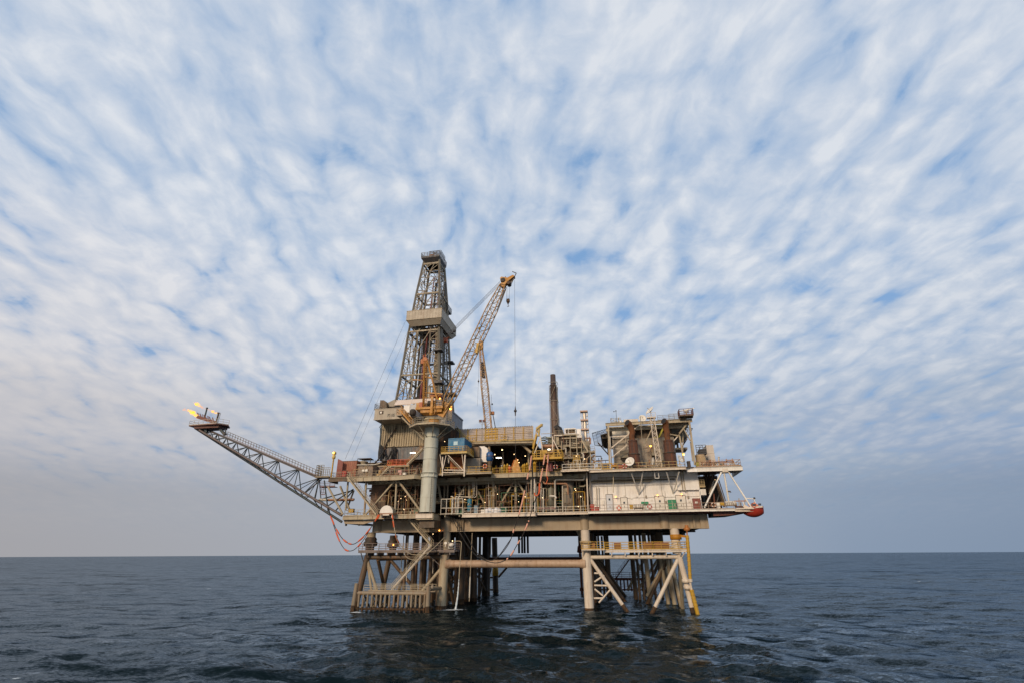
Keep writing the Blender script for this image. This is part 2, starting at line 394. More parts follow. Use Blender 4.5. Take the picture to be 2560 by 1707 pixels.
# ================================================================== sea
def sea_mesh():
    # rings round the camera, spaced ever wider to the horizon
    rs = [0.0]; r = 6.0; rr = []
    while r < 26000:
        rr.append(r); r *= 1.0105 if r < 420 else (1.03 if r < 3000 else 1.12)
    ang = np.concatenate([np.linspace(-62, 62, 1001), np.linspace(62, 298, 120)[1:-1]])
    A_ = np.radians(ang); nr, na = len(rr), len(A_)
    rr = np.array(rr); X = rr[:, None]*np.sin(A_)[None]; Y = rr[:, None]*np.cos(A_)[None]
    cell = np.gradient(rr)[:, None]*np.ones(na)[None]
    rng = np.random.default_rng(5); Zz = np.zeros_like(X); DX = np.zeros_like(X); DY = np.zeros_like(X)
    for i in range(110):
        lam = .9*(17/.9)**rng.random(); th = R(235)+rng.normal(0, .55)      # wind sea running towards the viewer's left
        k = 2*math.pi/lam; a = .0105*lam**.85*(.5+rng.random())*(1.15 if lam < 3.5 else (.9 if lam < 7 else .35)); ph = rng.random()*6.28
        arg = k*(X*math.cos(th)+Y*math.sin(th))+ph
        w = np.clip((lam/(cell*2.6))-1, 0, 1)
        Zz += a*np.cos(arg)*w; DX -= .8*a*math.cos(th)*np.sin(arg)*w; DY -= .8*a*math.sin(th)*np.sin(arg)*w
    foam = np.zeros_like(X)
    for (px, py, sx, sy, st) in ((1138, 1523, 3.4, 2.4, .82), (1180, 1619, 2.6, .3, .85), (1158, 1608, .8, .15, .8), (532, 1471, 4.5, .6, 1.0),
                                 (2308, 1452, 6, .7, .9), (40, 1694, 1.3, .45, .8), (2195, 1482, 5, .5, .7), (1474, 1525, 2.2, 1.5, .66), (955, 1527, 9, 1.0, .58), (1107, 1522, 2.6, 1.4, .66), (1736, 1529, 2.2, 1.2, .7), (1630, 1531, 1.4, 1, .64), (1575, 1529, 1.4, 1, .64), (1695, 1508, 1.8, 1.4, .6), (880, 1528, 2, 1.2, .66), (575, 1412, 9, 1.5, .6)):
        c = sea(px, py); foam += st*np.exp(-((X-c.x)/sx)**2-((Y-c.y)/sy)**2)
    P = np.stack([X+DX, Y+DY, Zz], -1).reshape(-1, 3)
    P = np.vstack([P, [[0, 0, 0]]]); foam = np.append(foam.reshape(-1), 0)
    i = np.arange(nr-1)[:, None]*na; j = np.arange(na)[None]; j2 = (j+1) % na
    Q = np.stack([i+j, i+j2, i+na+j2, i+na+j], -1).reshape(-1, 4)
    Q = Q[:, ::-1]
    nq = len(Q); tri = np.stack([np.full(na, nr*na), (np.arange(na)+1) % na, np.arange(na)], -1)[:, ::1]
    me = bpy.data.meshes.new('sea'); me.vertices.add(len(P)); me.vertices.foreach_set('co', P.astype(np.float32).ravel())
    loops = np.concatenate([Q.ravel(), tri.ravel()]); me.loops.add(len(loops)); me.loops.foreach_set('vertex_index', loops.astype(np.int32))
    st = np.concatenate([np.arange(nq)*4, nq*4+np.arange(na)*3]); me.polygons.add(nq+na)
    me.polygons.foreach_set('loop_start', st.astype(np.int32)); me.polygons.foreach_set('use_smooth', np.ones(nq+na, bool))
    me.update(calc_edges=True); me.validate()
    at = me.attributes.new('foam', 'FLOAT', 'POINT'); at.data.foreach_set('value', foam.astype(np.float32))
    o = bpy.data.objects.new('sea_water', me); C.objects.link(o); o['kind'] = 'structure'
    m = bpy.data.materials.new('sea_water'); m.use_nodes = True; nt = m.node_tree; L = nt.links.new; b = nt.nodes['Principled BSDF']
    b.inputs['Roughness'].default_value = .10; b.inputs['IOR'].default_value = 1.333
    tc = nt.nodes.new('ShaderNodeTexCoord')
    def noise(sc_, vec, det=5, rot=0):
        mp = nt.nodes.new('ShaderNodeMapping'); mp.inputs['Scale'].default_value = vec; mp.inputs['Rotation'].default_value = (0, 0, rot)
        L(tc.outputs['Object'], mp.inputs[0]); n = nt.nodes.new('ShaderNodeTexNoise'); n.inputs['Scale'].default_value = sc_
        n.inputs['Detail'].default_value = det; n.inputs['Roughness'].default_value = .62; L(mp.outputs[0], n.inputs['Vector']); return n.outputs['Fac']
    def col(f): return f.node.outputs['Color']
    def vec(op, a_, b_):
        n = nt.nodes.new('ShaderNodeVectorMath'); n.operation = op; L(a_, n.inputs[0])
        if isinstance(b_, tuple): n.inputs[1].default_value = b_
        else: L(b_, n.inputs[1])
        return n.outputs[0]
    # wind ripples: the surface slope itself is taken from noise, so it does not fade with distance
    w1 = vec('MULTIPLY', vec('SUBTRACT', col(noise(2.0, (1, 1.9, 1), 7, R(35))), (.5, .5, .5)), (1.15, 1.15, 0))
    w2 = vec('MULTIPLY', vec('SUBTRACT', col(noise(.30, (1, 2.3, 1), 5, R(50))), (.5, .5, .5)), (.8, .8, 0))
    w3 = vec('MULTIPLY', vec('SUBTRACT', col(noise(.022, (1, 2.2, 1), 7, R(40))), (.5, .5, .5)), (1.2, 1.2, 0))
    w4 = vec('MULTIPLY', vec('SUBTRACT', col(noise(.10, (1, 2.6, 1), 5, R(30))), (.5, .5, .5)), (.9, .9, 0))
    geo = nt.nodes.new('ShaderNodeNewGeometry')
    nn = vec('NORMALIZE', vec('ADD', vec('ADD', vec('ADD', vec('ADD', geo.outputs['Normal'], w4), w1), w2), w3), (0, 0, 0)); L(nn, b.inputs['Normal'])
    fa = nt.nodes.new('ShaderNodeAttribute'); fa.attribute_name = 'foam'
    fn = noise(1.7, (1, 1, 1), 8)
    ad = nt.nodes.new('ShaderNodeMath'); ad.operation = 'ADD'; L(fa.outputs['Fac'], ad.inputs[0]); L(fn, ad.inputs[1])
    mr = nt.nodes.new('ShaderNodeMapRange'); mr.inputs[1].default_value = 1.08; mr.inputs[2].default_value = 1.34; L(ad.outputs[0], mr.inputs[0])
    mx = nt.nodes.new('ShaderNodeMix'); mx.data_type = 'RGBA'; L(mr.outputs[0], mx.inputs[0]); mx.inputs[6].default_value = (.003, .0085, .0100, 1); mx.inputs[7].default_value = (.62, .66, .68, 1)
    L(mx.outputs[2], b.inputs['Base Color'])
    mr2 = nt.nodes.new('ShaderNodeMapRange'); mr2.inputs[3].default_value = .11; mr2.inputs[4].default_value = .8; L(mr.outputs[0], mr2.inputs[0]); L(mr2.outputs[0], b.inputs['Roughness'])
    # deep water seen through a rough Fresnel surface
    gl = nt.nodes.new('ShaderNodeBsdfGlossy'); gl.inputs['Color'].default_value = (.70, .80, .90, 1); L(mr2.outputs[0], gl.inputs['Roughness']); L(nn, gl.inputs['Normal'])
    df = nt.nodes.new('ShaderNodeBsdfDiffuse'); L(mx.outputs[2], df.inputs['Color'])
    # Schlick reflectance; every visible wave facet counts as turned to the viewer
    def mth(op, *a_):
        n = nt.nodes.new('ShaderNodeMath'); n.operation = op
        for i, v in enumerate(a_):
            if isinstance(v, (int, float)): n.inputs[i].default_value = v
            else: L(v, n.inputs[i])
        return n.outputs[0]
    dt = nt.nodes.new('ShaderNodeVectorMath'); dt.operation = 'DOT_PRODUCT'; L(nn, dt.inputs[0]); L(geo.outputs['Incoming'], dt.inputs[1])
    sch = mth('POWER', mth('SUBTRACT', 1.0, mth('ABSOLUTE', dt.outputs['Value'])), 5.0)
    fm = mth('MULTIPLY_ADD', sch, .68, .006)
    fo_ = nt.nodes.new('ShaderNodeMapRange'); fo_.inputs[3].default_value = 1; fo_.inputs[4].default_value = .1; L(mr.outputs[0], fo_.inputs[0])
    fq = nt.nodes.new('ShaderNodeMath'); fq.operation = 'MULTIPLY'; L(fm, fq.inputs[0]); L(fo_.outputs[0], fq.inputs[1])
    ms = nt.nodes.new('ShaderNodeMixShader'); L(fq.outputs[0], ms.inputs[0]); L(df.outputs[0], ms.inputs[1]); L(gl.outputs[0], ms.inputs[2])
    L(ms.outputs[0], nt.nodes['Material Output'].inputs['Surface'])
    me.materials.append(m)
sea_mesh()

# ================================================================== jackets (the legs in the sea)
ZW = 10.75      # walkway level
GB, GT = 14.45, 16.85   # main girder bottom, top
ROWS = (0, 18, 37)
def leg(t, p, q, r, m, n=18, growth=True):
    p, q = V3(p), V3(q); b = MB()
    d = (q-p); 
    def at(z): return p+d*((z-p.z)/d.z)
    zs = (.55 if r > .8 else 1.0)+random.uniform(-.2, .3)
    b.tube(at(zs), q, r, n); o = b.build('leg', m, t)
    b = MB(); b.tube(p, at(zs), r*1.035, n); b.build('marine_growth', MARINE, o)
    return o
jr = thing('steel_jacket', 'pale cream steel legs and braces with yellow railed walkway under the right end', 'jacket', (9, 18, 0))
# row by row: an upright leg at u=0, a raked leg at the outer end
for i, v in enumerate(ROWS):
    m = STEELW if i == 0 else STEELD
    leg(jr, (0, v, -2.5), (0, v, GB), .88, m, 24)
    top = 17.2 if i else Wu('I', 1660, 560, 0)
    foot = (Wu('I', 1865, 1385, 0)) if i == 0 else 18.6
    leg(jr, (foot+.35, v, -2.5), (top, v, 9.9), .52 if i == 0 else .6, m, 20)
    b = MB(); uu = Wu('I', 1620, 400, 0) if i == 0 else 15.6
    b.tube((uu, v, 9.9), (uu, v, GB), .85, 22); b.lathe((uu, v, 10.4), [(.85, 0), (1.15, .2), (1.15, .9), (.85, 1.0)], 22); b.build('column', m, jr)
    b = MB(); b.tube((.8, v, 9.35), (top, v, 9.35), .36, 14); b.build('horizontal_brace', m, jr)
    for (x0, z0, x1, z1) in ((.7, 9.0, Wu('I', 985, 1410, 0), -.8), (top-.3, 8.9, Wu('I', 1262, 1410, 0), -.8)):
        leg(jr, (x1, v, z1), (x0, v, z0), .36 if i == 0 else .4, m, 14)
        # the V legs carry on and cross under water
for v0, v1 in zip(ROWS, ROWS[1:]):
    for u, m in ((0, STEELD), (17.6, STEEL)):
        b = MB(); b.tube((u, v0, 9.2), (u, v1, 9.2), .35, 12); b.tube((u, v0, 9.0), (u+.3, (v0+v1)/2, -1.5), .36, 12); b.tube((u, v1, 9.0), (u+.3, (v0+v1)/2, -1.5), .36, 12); build_each(b, 'transverse_brace', m, jr)
b = MB()
for (x0, y0, x1, y1) in ((480, 850, 590, 850), (480, 1020, 705, 1025), (475, 1200, 600, 1200), (484, 970, 620, 880), (484, 1070, 600, 1165), (545, 1262, 730, 1050)):
    b.tube(W('I', x0, y0, 0), W('I', x1, y1, 0), .17, 8)
build_each(b, 'secondary_brace', STEELW, jr)
# extra piles standing in the middle of the right jacket
for (x0, y0, x1, y1, v, r) in ((1010, 620, 1060, 1140, 30, .55), (1075, 620, 1120, 1180, 26, .3), (1140, 620, 1180, 1190, 28, .3), (1200, 620, 1260, 1190, 20, .5), (1270, 620, 1340, 1150, 24, .3),
                               (1370, 620, 1430, 1140, 30, .35), (660, 610, 690, 1150, 37, .7), (550, 610, 560, 900, 40, .3), (600, 610, 612, 900, 42, .3), (1400, 620, 1520, 1280, 18, .42), (1500, 620, 1600, 1250, 17, .45), (1680, 700, 1692, 1290, 17, .42)):
    p, q = W('I', x0, y0, v), W('I', x1, y1, v); b = MB(); d = q-p; q2 = p+d*((-1.5-p.z)/d.z)
    pt = V3((p.x-d.x*.12, p.y, GB)) if v > 19 else p
    b.tube(q2, p, r, 12); b.tube(p, pt, r, 12); b.build('pile', STEELD if v > 22 else STEEL, jr)
# extra diagonals
b = MB()
for (x0, y0, x1, y1, v) in ((1190, 640, 950, 1080, 34), (1380, 640, 1060, 1130, 34), (1050, 640, 1330, 1150, 38), (1500, 640, 1215, 1170, 18), (600, 640, 530, 760, 37)):
    b.tube(W('I', x0, y0, v), W('I', x1, y1, v), .32, 10)
build_each(b, 'cross_brace', STEEL, jr)
# walkway round the front of the right jacket
b = MB(); uL, uM, uR = Wu('I', 300, 515, -1.6), Wu('I', 625, 515, -1.6), Wu('I', 1775, 535, -1.0)
b.box((uL, -1.9, 10.62), (uM, 1.4, 10.78)); b.box((uM+.01, -1.2, 10.55), (uR, 1.3, 10.70)); b.bar((uM, -1.15, 10.35), (uR, -1.15, 10.35), .15, .3)
for i in range(6): uu = uM+(uR-uM)*(i+.5)/6; b.box((uu-.08, -1.0, 9.6), (uu+.08, 1.2, 10.34))
b.tube((uL+.4, -1.5, 10.5), (-.6, -.4, 9.2), .1, 8); b.tube((uR-.2, -1.0, 10.4), (17.6, -.2, 8.7), .1, 8)
wk = b.build('walkway', STEELW, jr)
b = MB(); b.rail([(uL, 1.2, 10.8), (uL, -1.85, 10.8), (uM, -1.85, 10.8)], 1.35, 1.4, .045, 2); b.rail([(uM+.02, -1.15, 10.72), (uR, -1.15, 10.72)], 1.35, 1.5, .045, 2); b.rail([(uR, -1.1, 10.72), (uR, 1.2, 10.72), (uM, 1.2, 10.72)], 1.25, 1.6, .04, 2)
b.build('handrail', YEL, jr)
b = MB()
for x0, x1 in ((-.5, 1.8), (5.5, 6.9), (11.0, 12.8), (13.2, 16.0)): b.box((x0, .4, 10.82), (x1, 1.0, 12.0))
build_each(b, 'kick_panel', mat('brown_orange_panel', (.24, .10, .03), amt=.4), jr)
b = MB(); b.lathe((Wu('I', 330, 350, 6), 6, GB), [(1.5, 0), (.8, -1.5), (.8, -2.6)], 14); b.lathe((0, 0, 12.4), [(.9, 0), (1.15, -.1), (1.15, -.5), (.9, -.6)], 20); build_each(b, 'collar', STEEL, jr)
# far boat landing of the right jacket
bl = thing('boat_landing', 'dark red-brown comb shaped boat landing behind the right jacket legs', 'boat landing', (8, 44, 3))
b = MB(); p, q = W('I', 480, 935, 44), W('I', 1215, 935, 44); p2, q2 = W('I', 480, 1080, 44), W('I', 1215, 1080, 44)
b.bar(p, q, .4, .45); b.bar(p2, q2, .3, .35); b.build('beam', REDB, bl)
b = MB()
for i in range(15): a = p+(q-p)*(i+.5)/15; b.tube(a, (a.x, a.y, p2.z-.3), .2, 8)
b.build('fender_posts', REDB, bl)
b = MB(); b.rail([p+V3((3, 0, .2)), q+V3((0, 0, .2))], 1.5, 2.2, .05, 2); b.build('handrail', REDB, bl)
stairs(bl, W('I', 780, 925, 43), W('I', 1010, 600, 43), 1.0, REDB, REDB)
b = MB(); xx = Wu('I', 292, 800, 41); b.tube((xx, 41, -1), (xx, 41, GB), .34, 12); b.lathe((xx, 41, .8), [(.34, 0), (.6, .1), (.6, .9), (.34, 1)], 12); b.lathe((xx, 41, 10.2), [(.34, 0), (.8, .2), (.6, 1.6), (.34, 2)], 12)
solo(b, 'riser_pipe', 'dark red riser pipe standing in the sea left of the right jacket leg', 'pipe', REDB, (xx, 41, 0))
b = MB(); xx = Wu('I', 330, 600, 38)
b.tube((xx, 38, -1), (xx, 38, GB), .5, 12); solo(b, 'riser_pipe', 'dark riser pipe hidden close behind the pale front leg', 'pipe', DARK, (xx, 38, 0))

# yellow caisson with clamps at the right corner
t = thing('caisson_pipe', 'bright yellow pipe clamped to the outer right leg and running into the sea', 'pipe', (20, -1, 0))
vv = -1.3
pts = [W('I', x, y, vv) for x, y in ((1780, 320), (1800, 560), (1812, 760), (1822, 930))]
b = MB(); b.path(pts, .30, 14)
for k in range(9): c = pts[0].lerp(pts[3], (k+.6)/9.5); b.tube(c-V3((0, 0, .07)), c+V3((0, 0, .07)), .37, 12)
b.build('upper_pipe', YEL, t)
p0, p1 = W('I', 1840, 1080, vv), W('I', 1905, 1330, vv); d = p1-p0
b = MB(); b.tube(p0, p0+d*((-1.5-p0.z)/d.z), .36, 14)
for k in range(5): c = p0+d*(k+.4)/5; b.tube(c-d.normalized()*.08, c+d.normalized()*.08, .43, 12)
b.build('lower_pipe', YEL, t)
b = MB(); b.path([pts[3], W('I', 1826, 1000, vv), p0], .2, 12); b.tube(pts[3]-V3((0, 0, .5)), pts[3], .38, 12); b.build('flexible_joint', STEELW, t)
b = MB(); c = W('I', 1775, 215, vv); b.lathe(c, [(.25, -.6), (.6, -.4), (.6, 0), (.35, .1), (.35, .5)], 14); b.tube(c, pts[0], .12, 8); b.build('valve', mat('rusty_orange_valve', (.42, .16, .04), amt=.5), t)
b = MB(); uu = Wu('I', 1620, 340, 0); zc_ = Wz('I', 1620, 340, 0)
b.lathe((uu, 0, zc_-.5), [(.9, 0), (1.08, .02), (1.08, .9), (.9, .92)], 20); b.bar((uu+.9, -.4, zc_+.12), pts[0]+V3((0, 0, -.2)), .35, .4); b.build('clamp', ORY, t)
b = MB()
for x, y in ((1765, 960), (1790, 1050)):
    c = W('I', x, y, -.3); b.lathe(c-V3((0, 0, .3)), [(.6, 0), (.78, .02), (.78, .6), (.6, .62)], 16); b.tube(c, W('I', x+55, y+10, vv), .2, 8)
b.build('anchor_clamp', STEELW, t)

# left jacket
jl = thing('steel_jacket', 'brown weathered steel legs with stair and dense conductor pipes under the left end', 'jacket', (-38, 18, 0))
UI = -29.2                       # line of the upright inner legs
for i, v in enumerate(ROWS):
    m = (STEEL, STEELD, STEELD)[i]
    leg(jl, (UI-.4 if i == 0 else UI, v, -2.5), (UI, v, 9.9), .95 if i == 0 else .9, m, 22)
    b = MB(); b.tube((UI+.3, v, 9.9), (UI+.3, v, GB), .75, 20); b.build('column', m, jl)
    top = (Wu('G', 525, 610, 0), W('G', 815, 620, 18).x, -43.8)[i]
    foot = (Wu('G', 345, 1385, 0), W('G', 712, 1150, 18).x-.5, -46.5)[i]
    leg(jl, (foot-.3, v, -2.5), (top, v, 9.9), .62, STEELD if i == 0 else m, 18)
    uc = (Wu('G', 560, 470, 0), Wu('G', 855, 470, 18), -43.4)[i]
    b = MB(); b.tube((uc, v, 9.4), (uc, v, 12.5), .8, 20, .9); b.lathe((uc, v, 11.6), [(1.0, 0), (1.45, .25), (1.5, .8), (1.2, 1.15), (1.3, 1.5), (1.0, 1.9)], 20); b.build('leg_collar', DARK if i == 0 else STEELD, jl)
    b = MB(); b.tube((uc, v, 12.0), (uc, v, GB), .95, 22); b.build('column', (GIRD, STEELD, STEELD)[i], jl)
    b = MB(); b.tube((top+.3, v, 9.5), (UI, v, 9.5), .46, 14); b.build('horizontal_brace', STEELD, jl)
    if i == 0: bb = [((G0 := Wu('G', 525, 640, 0)), 8.9, Wu('G', 735, 1140, 0), -.3, .33), (G0+.1, 8.6, Wu('G', 628, 1130, 0)-.2, 0, .26), (UI-.6, 7.4, Wu('G', 1095, 1160, 0)-2, -1.5, .34)]
    else: bb = [(top, 9, -38, -1.5, .4), (UI, 9, -38, -1.5, .4)]
    for x0, z0, x1, z1, r in bb: b = MB(); b.tube((x0, v, z0), (x1, v, z1), r, 12); b.build('diagonal_brace', STEEL if i == 0 else STEELD, jl)
for v0, v1 in zip(ROWS, ROWS[1:]):
    for u in (UI, -44.0):
        b = MB(); b.tube((u, v0, 9.2), (u, v1, 9.2), .4, 12); b.tube((u, v0, 9.0), (u-.3*(u < -30), (v0+v1)/2, -1.5), .36, 12); b.tube((u, v1, 9.0), (u, (v0+v1)/2, -1.5), .36, 12)
        build_each(b, 'transverse_brace', STEELD, jl)
# inner legs seen to the right of the front inner leg
for (xt, xb, v, r, zz) in ((1745, 1735, 9.5, .75, 'G'), (1905, 1905, 19.5, .85, 'G')):
    a = Wu(zz, xb, 1200, v); b_ = Wu(zz, xt, 500, v); leg(jl, (a, v, -2.5), (b_, v, GB), r, STEELD, 18)
for (xt, xb, yb, v, r) in ((300, 292, 1100, 33, .8), (425, 448, 1060, 46, .8)):
    a = Wu('H', xb, yb, v); b_ = Wu('H', xt, 450, v); leg(jl, (a, v, -2.5), (b_, v, GB), r, DARK, 18)
b = MB()
for (x0, y0, x1, y1, v) in ((1700, 800, 1590, 900, 14), (1560, 830, 1650, 830, 12), (1560, 900, 1650, 980, 12), (1550, 1020, 1690, 1020, 12), (1550, 1180, 1690, 1050, 12), (1560, 1120, 1690, 1240, 12), (1780, 830, 1870, 700, 24), (1850, 960, 1790, 1080, 24), (1930, 900, 2060, 1120, 30), (2080, 850, 1980, 1000, 40)):
    b.tube(W('G', x0, y0, v), W('G', x1, y1, v), .2, 8)
build_each(b, 'secondary_brace', STEELD, jl)
b = MB(); b.tube(W('H', 470, 640, 48), W('H', 650, 380, 48), .12, 6); b.tube(W('H', 482, 905, 44), W('H', 600, 770, 44), .3, 10)
for (x0, y0, x1, y1, v) in ((200, 790, 270, 900, 36), (340, 800, 420, 700, 38), (380, 780, 330, 980, 40), (200, 1080, 260, 1080, 36), (340, 910, 410, 910, 40), (360, 1080, 410, 1080, 42), (20, 900, 80, 780, 30), (0, 1150, 60, 940, 30)):
    b.tube(W('H', x0, y0, v), W('H', x1, y1, v), .22, 8)
build_each(b, 'cross_brace', STEELD, jl)
b = MB(); xx = Wu('H', 440, 830, 46)
b.lathe((xx, 45.9, Wz('H', 440, 885, 46)), [(.83, 0), (.86, .01), (.86, 3.0), (.83, 3.01)], 18); b.build('yellow_sleeve', YEL, jl)
# conductors
k = 0
for v in (6, 12, 18, 24, 30):
    for j in range(6):
        uu = -40.6+j*1.95+random.uniform(-.2, .2)+v*.05; b = MB(); b.tube((uu, v, -2), (uu+random.uniform(-.1, .1), v, GT-.1), .36+.06*random.random(), 12); b.build('conductor', random.choice((STEELD, STEELD, mat('rusty_conductor', (.20, .13, .085), amt=.6) if k == 0 else STEELD)), jl); k += 1
for x, y0, y1 in ((990, 410, 600), (1045, 415, 600), (962, 650, 880), (1030, 655, 1000), (1375, 670, 900)):
    b = MB(); b.tube(W('G', x, y0, 4), W('G', x-6, y1, 4), .11, 8); b.build('white_pipe', PIPEW, jl)
# walkway of the left jacket
a, c = W('G', 405, 560, -1.6), W('G', 1655, 572, -1.6)
b = MB(); b.box((a.x, -1.7, ZW-.2), (c.x, -.95, ZW)); b.box((a.x+3, .95, ZW-.2), (c.x, 1.9, ZW-.01))
b.bar((a.x, -1.66, ZW-.22), (c.x, -1.66, ZW-.22), .12, .3)
for uu in np.linspace(a.x+2, c.x-1, 9): b.box((uu-.12, -1.6, ZW-.8), (uu+.12, 1.6, ZW-.22))
b.bar((a.x+.5, -1.5, ZW-.3), (Wu('G', 485, 640, 0), -.5, 8.7), .14); b.bar((c.x-1.4, -1.5, ZW-.3), (UI+.5, -.4, 8.3), .14); b.bar((UI-3.6, -1.4, ZW-.4), (UI-.8, -.4, 7.9), .14)
b.build('walkway', mat('brown_grating', (.17, .14, .12), amt=.4), jl)
b = MB(); b.rail([(a.x, 1.5, ZW), (a.x, -1.66, ZW), (c.x, -1.66, ZW), (c.x, 1.8, ZW)], 1.45, 1.55, .045, 2); b.rail([(a.x+3, 1.8, ZW), (c.x, 1.8, ZW)], 1.3, 1.8, .035, 2)
b.build('handrail', mat('mauve_brown_rail', (.22, .17, .15), amt=.3), jl)
stairs(jl, W('G', 840, 1110, -3.6), W('G', 1340, 545, -3.0), 1.1, mat('bright_worn_treads', (.45, .40, .32), amt=.5, metal=.2), STEEL)
stairs(jl, W('G', 1365, 545, -3.0), W('G', 1060, 190, -3.0), 1.1, STEEL, STEEL)
b = MB(); p = W('G', 1350, 560, -3); b.box((p.x-1.2, -3.6, ZW-.3), (p.x+1.2, -1.72, ZW-.15)); b.build('stair_landing', STEELD, jl)
# left boat landing with fender
FEND = mat('brown_tan_fender_paint', (.25, .20, .135), amt=.6)
bl = thing('boat_landing', 'tan comb shaped boat landing and fender in the sea below the long stair', 'boat landing', (-38, -6, 0))
vf = -6
p, q = W('G', 385, 1142, vf), W('G', 1300, 1180, vf)
q.z = p.z = (p.z+q.z)/2
b = MB(); b.tube(p, q, .36, 14); b.tube((p.x, vf+5, p.z), (q.x, vf+4.5, p.z), .25, 10); b.build('top_beam', FEND, bl)
b = MB(); b.tube((p.x, vf, .35), (q.x, vf, .35), .2, 10); b.build('bottom_beam', MARINE, bl)
for i in range(16):
    x = 400+i*57.5; c = W('G', x, 1300, vf); b = MB(); b.tube((c.x, vf-.12, .5+.3*random.random()), (c.x, vf-.12, p.z), .21, 10); o = b.build('fender_post', FEND, bl)
    b = MB(); b.tube((c.x, vf-.12, -1.2), (c.x, vf-.12, .75), .22, 10); b.build('marine_growth', MARINE, o)
for i, (a0, a1, r) in enumerate((((378, 1030), (318, 1390), .42), ((1312, 1068), (1300, 1385), .42))):
    P0, P1 = W('G', *a0, vf-.3), W('G', *a1, vf-.3); d = P1-P0; b = MB(); b.tube(P0+d*((.9-P0.z)/d.z), P0, r, 14); o = b.build('end_post', FEND, bl); b = MB(); b.tube(P0+d*((-1.5-P0.z)/d.z), P0+d*((.95-P0.z)/d.z), r*1.04, 14); b.build('marine_growth', MARINE, o)
b = MB(); b.box((p.x, vf+.4, p.z-.1), (q.x, -1, p.z+.03)); b.build('deck_grating', STEELD, bl)
b = MB(); b.rail([(p.x+1, vf+.5, p.z+.1), (q.x, vf+.5, p.z+.1)], 1.3, 2.2, .04, 2); b.rail([(p.x+1, -1.2, p.z+.1), (q.x, -1.2, p.z+.1)], 1.3, 2.5, .04, 2); b.build('handrail', STEEL, bl)
b = MB(); b.tube(W('G', 1325, 1105, -4), (UI, 0, W('G', 1325, 1105, -4).z), .36, 12)
for k in range(7): x = 470+k*130; b.tube(W('G', x, 1170, -5.5), W('G', x+70, 1340, -1), .16, 8); b.tube(W('G', x+60, 1180, -3), W('G', x-40, 1350, -3), .14, 8)
b.lathe(W('G', 1365, 1055, -4), [(.32, -.6), (.32, -.1), (.12, .1), (.12, .3)], 10); build_each(b, 'support_brace', FEND, bl)

# big horizontal tubes tying the two jackets
zt = Wz('H', 900, 718, 0)
b = MB(); b.tube((UI+.2, 0, zt), (-.2, 0, zt), .74, 24); b.lathe((-1.5, 0, zt), [(.74, 0), (.74, .2), (1.15, 1.3)], 20, (1, 0, 0)); b.lathe((UI+1.6, 0, zt), [(.74, 0), (1.15, -1.2)], 20, (1, 0, 0))
solo(b, 'tie_pipe', 'thick rusty tan tube tying the two jackets together just above the sea', 'pipe', mat('rusty_tan_tube', (.42, .29, .19), amt=.55, scale=.5), (-15, 0, zt))
z2 = Wz('H', 1000, 657, 37)
b = MB(); b.tube((UI, 37, z2), (0, 37, z2), .62, 16); solo(b, 'tie_pipe', 'dark tube seen just above the rusty tan one, tying the far legs', 'pipe', REDB, (-15, 37, z2))
for i, x in enumerate((771, 815, 850, 895)):
    c = W('H', x, 570, 30); b = MB(); b.tube((c.x, 30, c.z), (c.x, 30, GB+.2), .28, 12)
    solo(b, 'hanging_pipe', 'short black pipe stub hanging beneath the deck between the jackets', 'pipe', BLK, (c.x, 30, c.z), 'pipe stubs hanging under the deck')
# ================================================================== topside decks
dk = thing('platform_deck', 'long two storey steel deck with tan girders carrying the whole oil platform', 'platform', (-12, 18, GB))
LD, UD = 17.6, 25.6
# box girders over each row of legs
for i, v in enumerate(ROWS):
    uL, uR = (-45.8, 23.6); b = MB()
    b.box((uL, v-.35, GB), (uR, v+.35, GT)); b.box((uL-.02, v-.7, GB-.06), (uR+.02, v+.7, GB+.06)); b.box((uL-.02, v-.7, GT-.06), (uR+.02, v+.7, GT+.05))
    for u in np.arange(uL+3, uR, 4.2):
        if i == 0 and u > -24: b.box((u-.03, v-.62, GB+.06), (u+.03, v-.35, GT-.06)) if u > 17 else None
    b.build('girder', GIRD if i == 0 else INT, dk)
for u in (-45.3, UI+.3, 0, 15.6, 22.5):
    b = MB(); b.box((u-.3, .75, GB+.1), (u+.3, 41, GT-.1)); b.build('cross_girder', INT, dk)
for u in np.arange(-42, 22, 4.5):
    if min(abs(u-w) for w in (-45.3, UI+.3, 0, 15.6, 22.5)) < 1.2: continue
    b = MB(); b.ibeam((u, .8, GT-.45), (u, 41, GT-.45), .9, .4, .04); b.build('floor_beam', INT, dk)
for u in (0.0, UI+.3, -44.6, 15.6):
    b = MB(); r = .92; b.lathe((u, -.05, GB-.02), [(r, 0), (r, 3.0)], 24); b.build('girder_node', GIRD, dk)
b = MB(); b.box((20.9, -.8, GB+.1), (21.3, .8, GT)); b.box((22.2, -.85, GB-.1), (23.7, .85, GT+.1)); b.build('end_stiffener', GIRD, dk)
b = MB()
for k in range(4): b.box((-26.6+k*.42, -.95, GB+.1), (-26.45+k*.42, -.36, GT-.1))
b.build('stiffener', GIRD, dk)
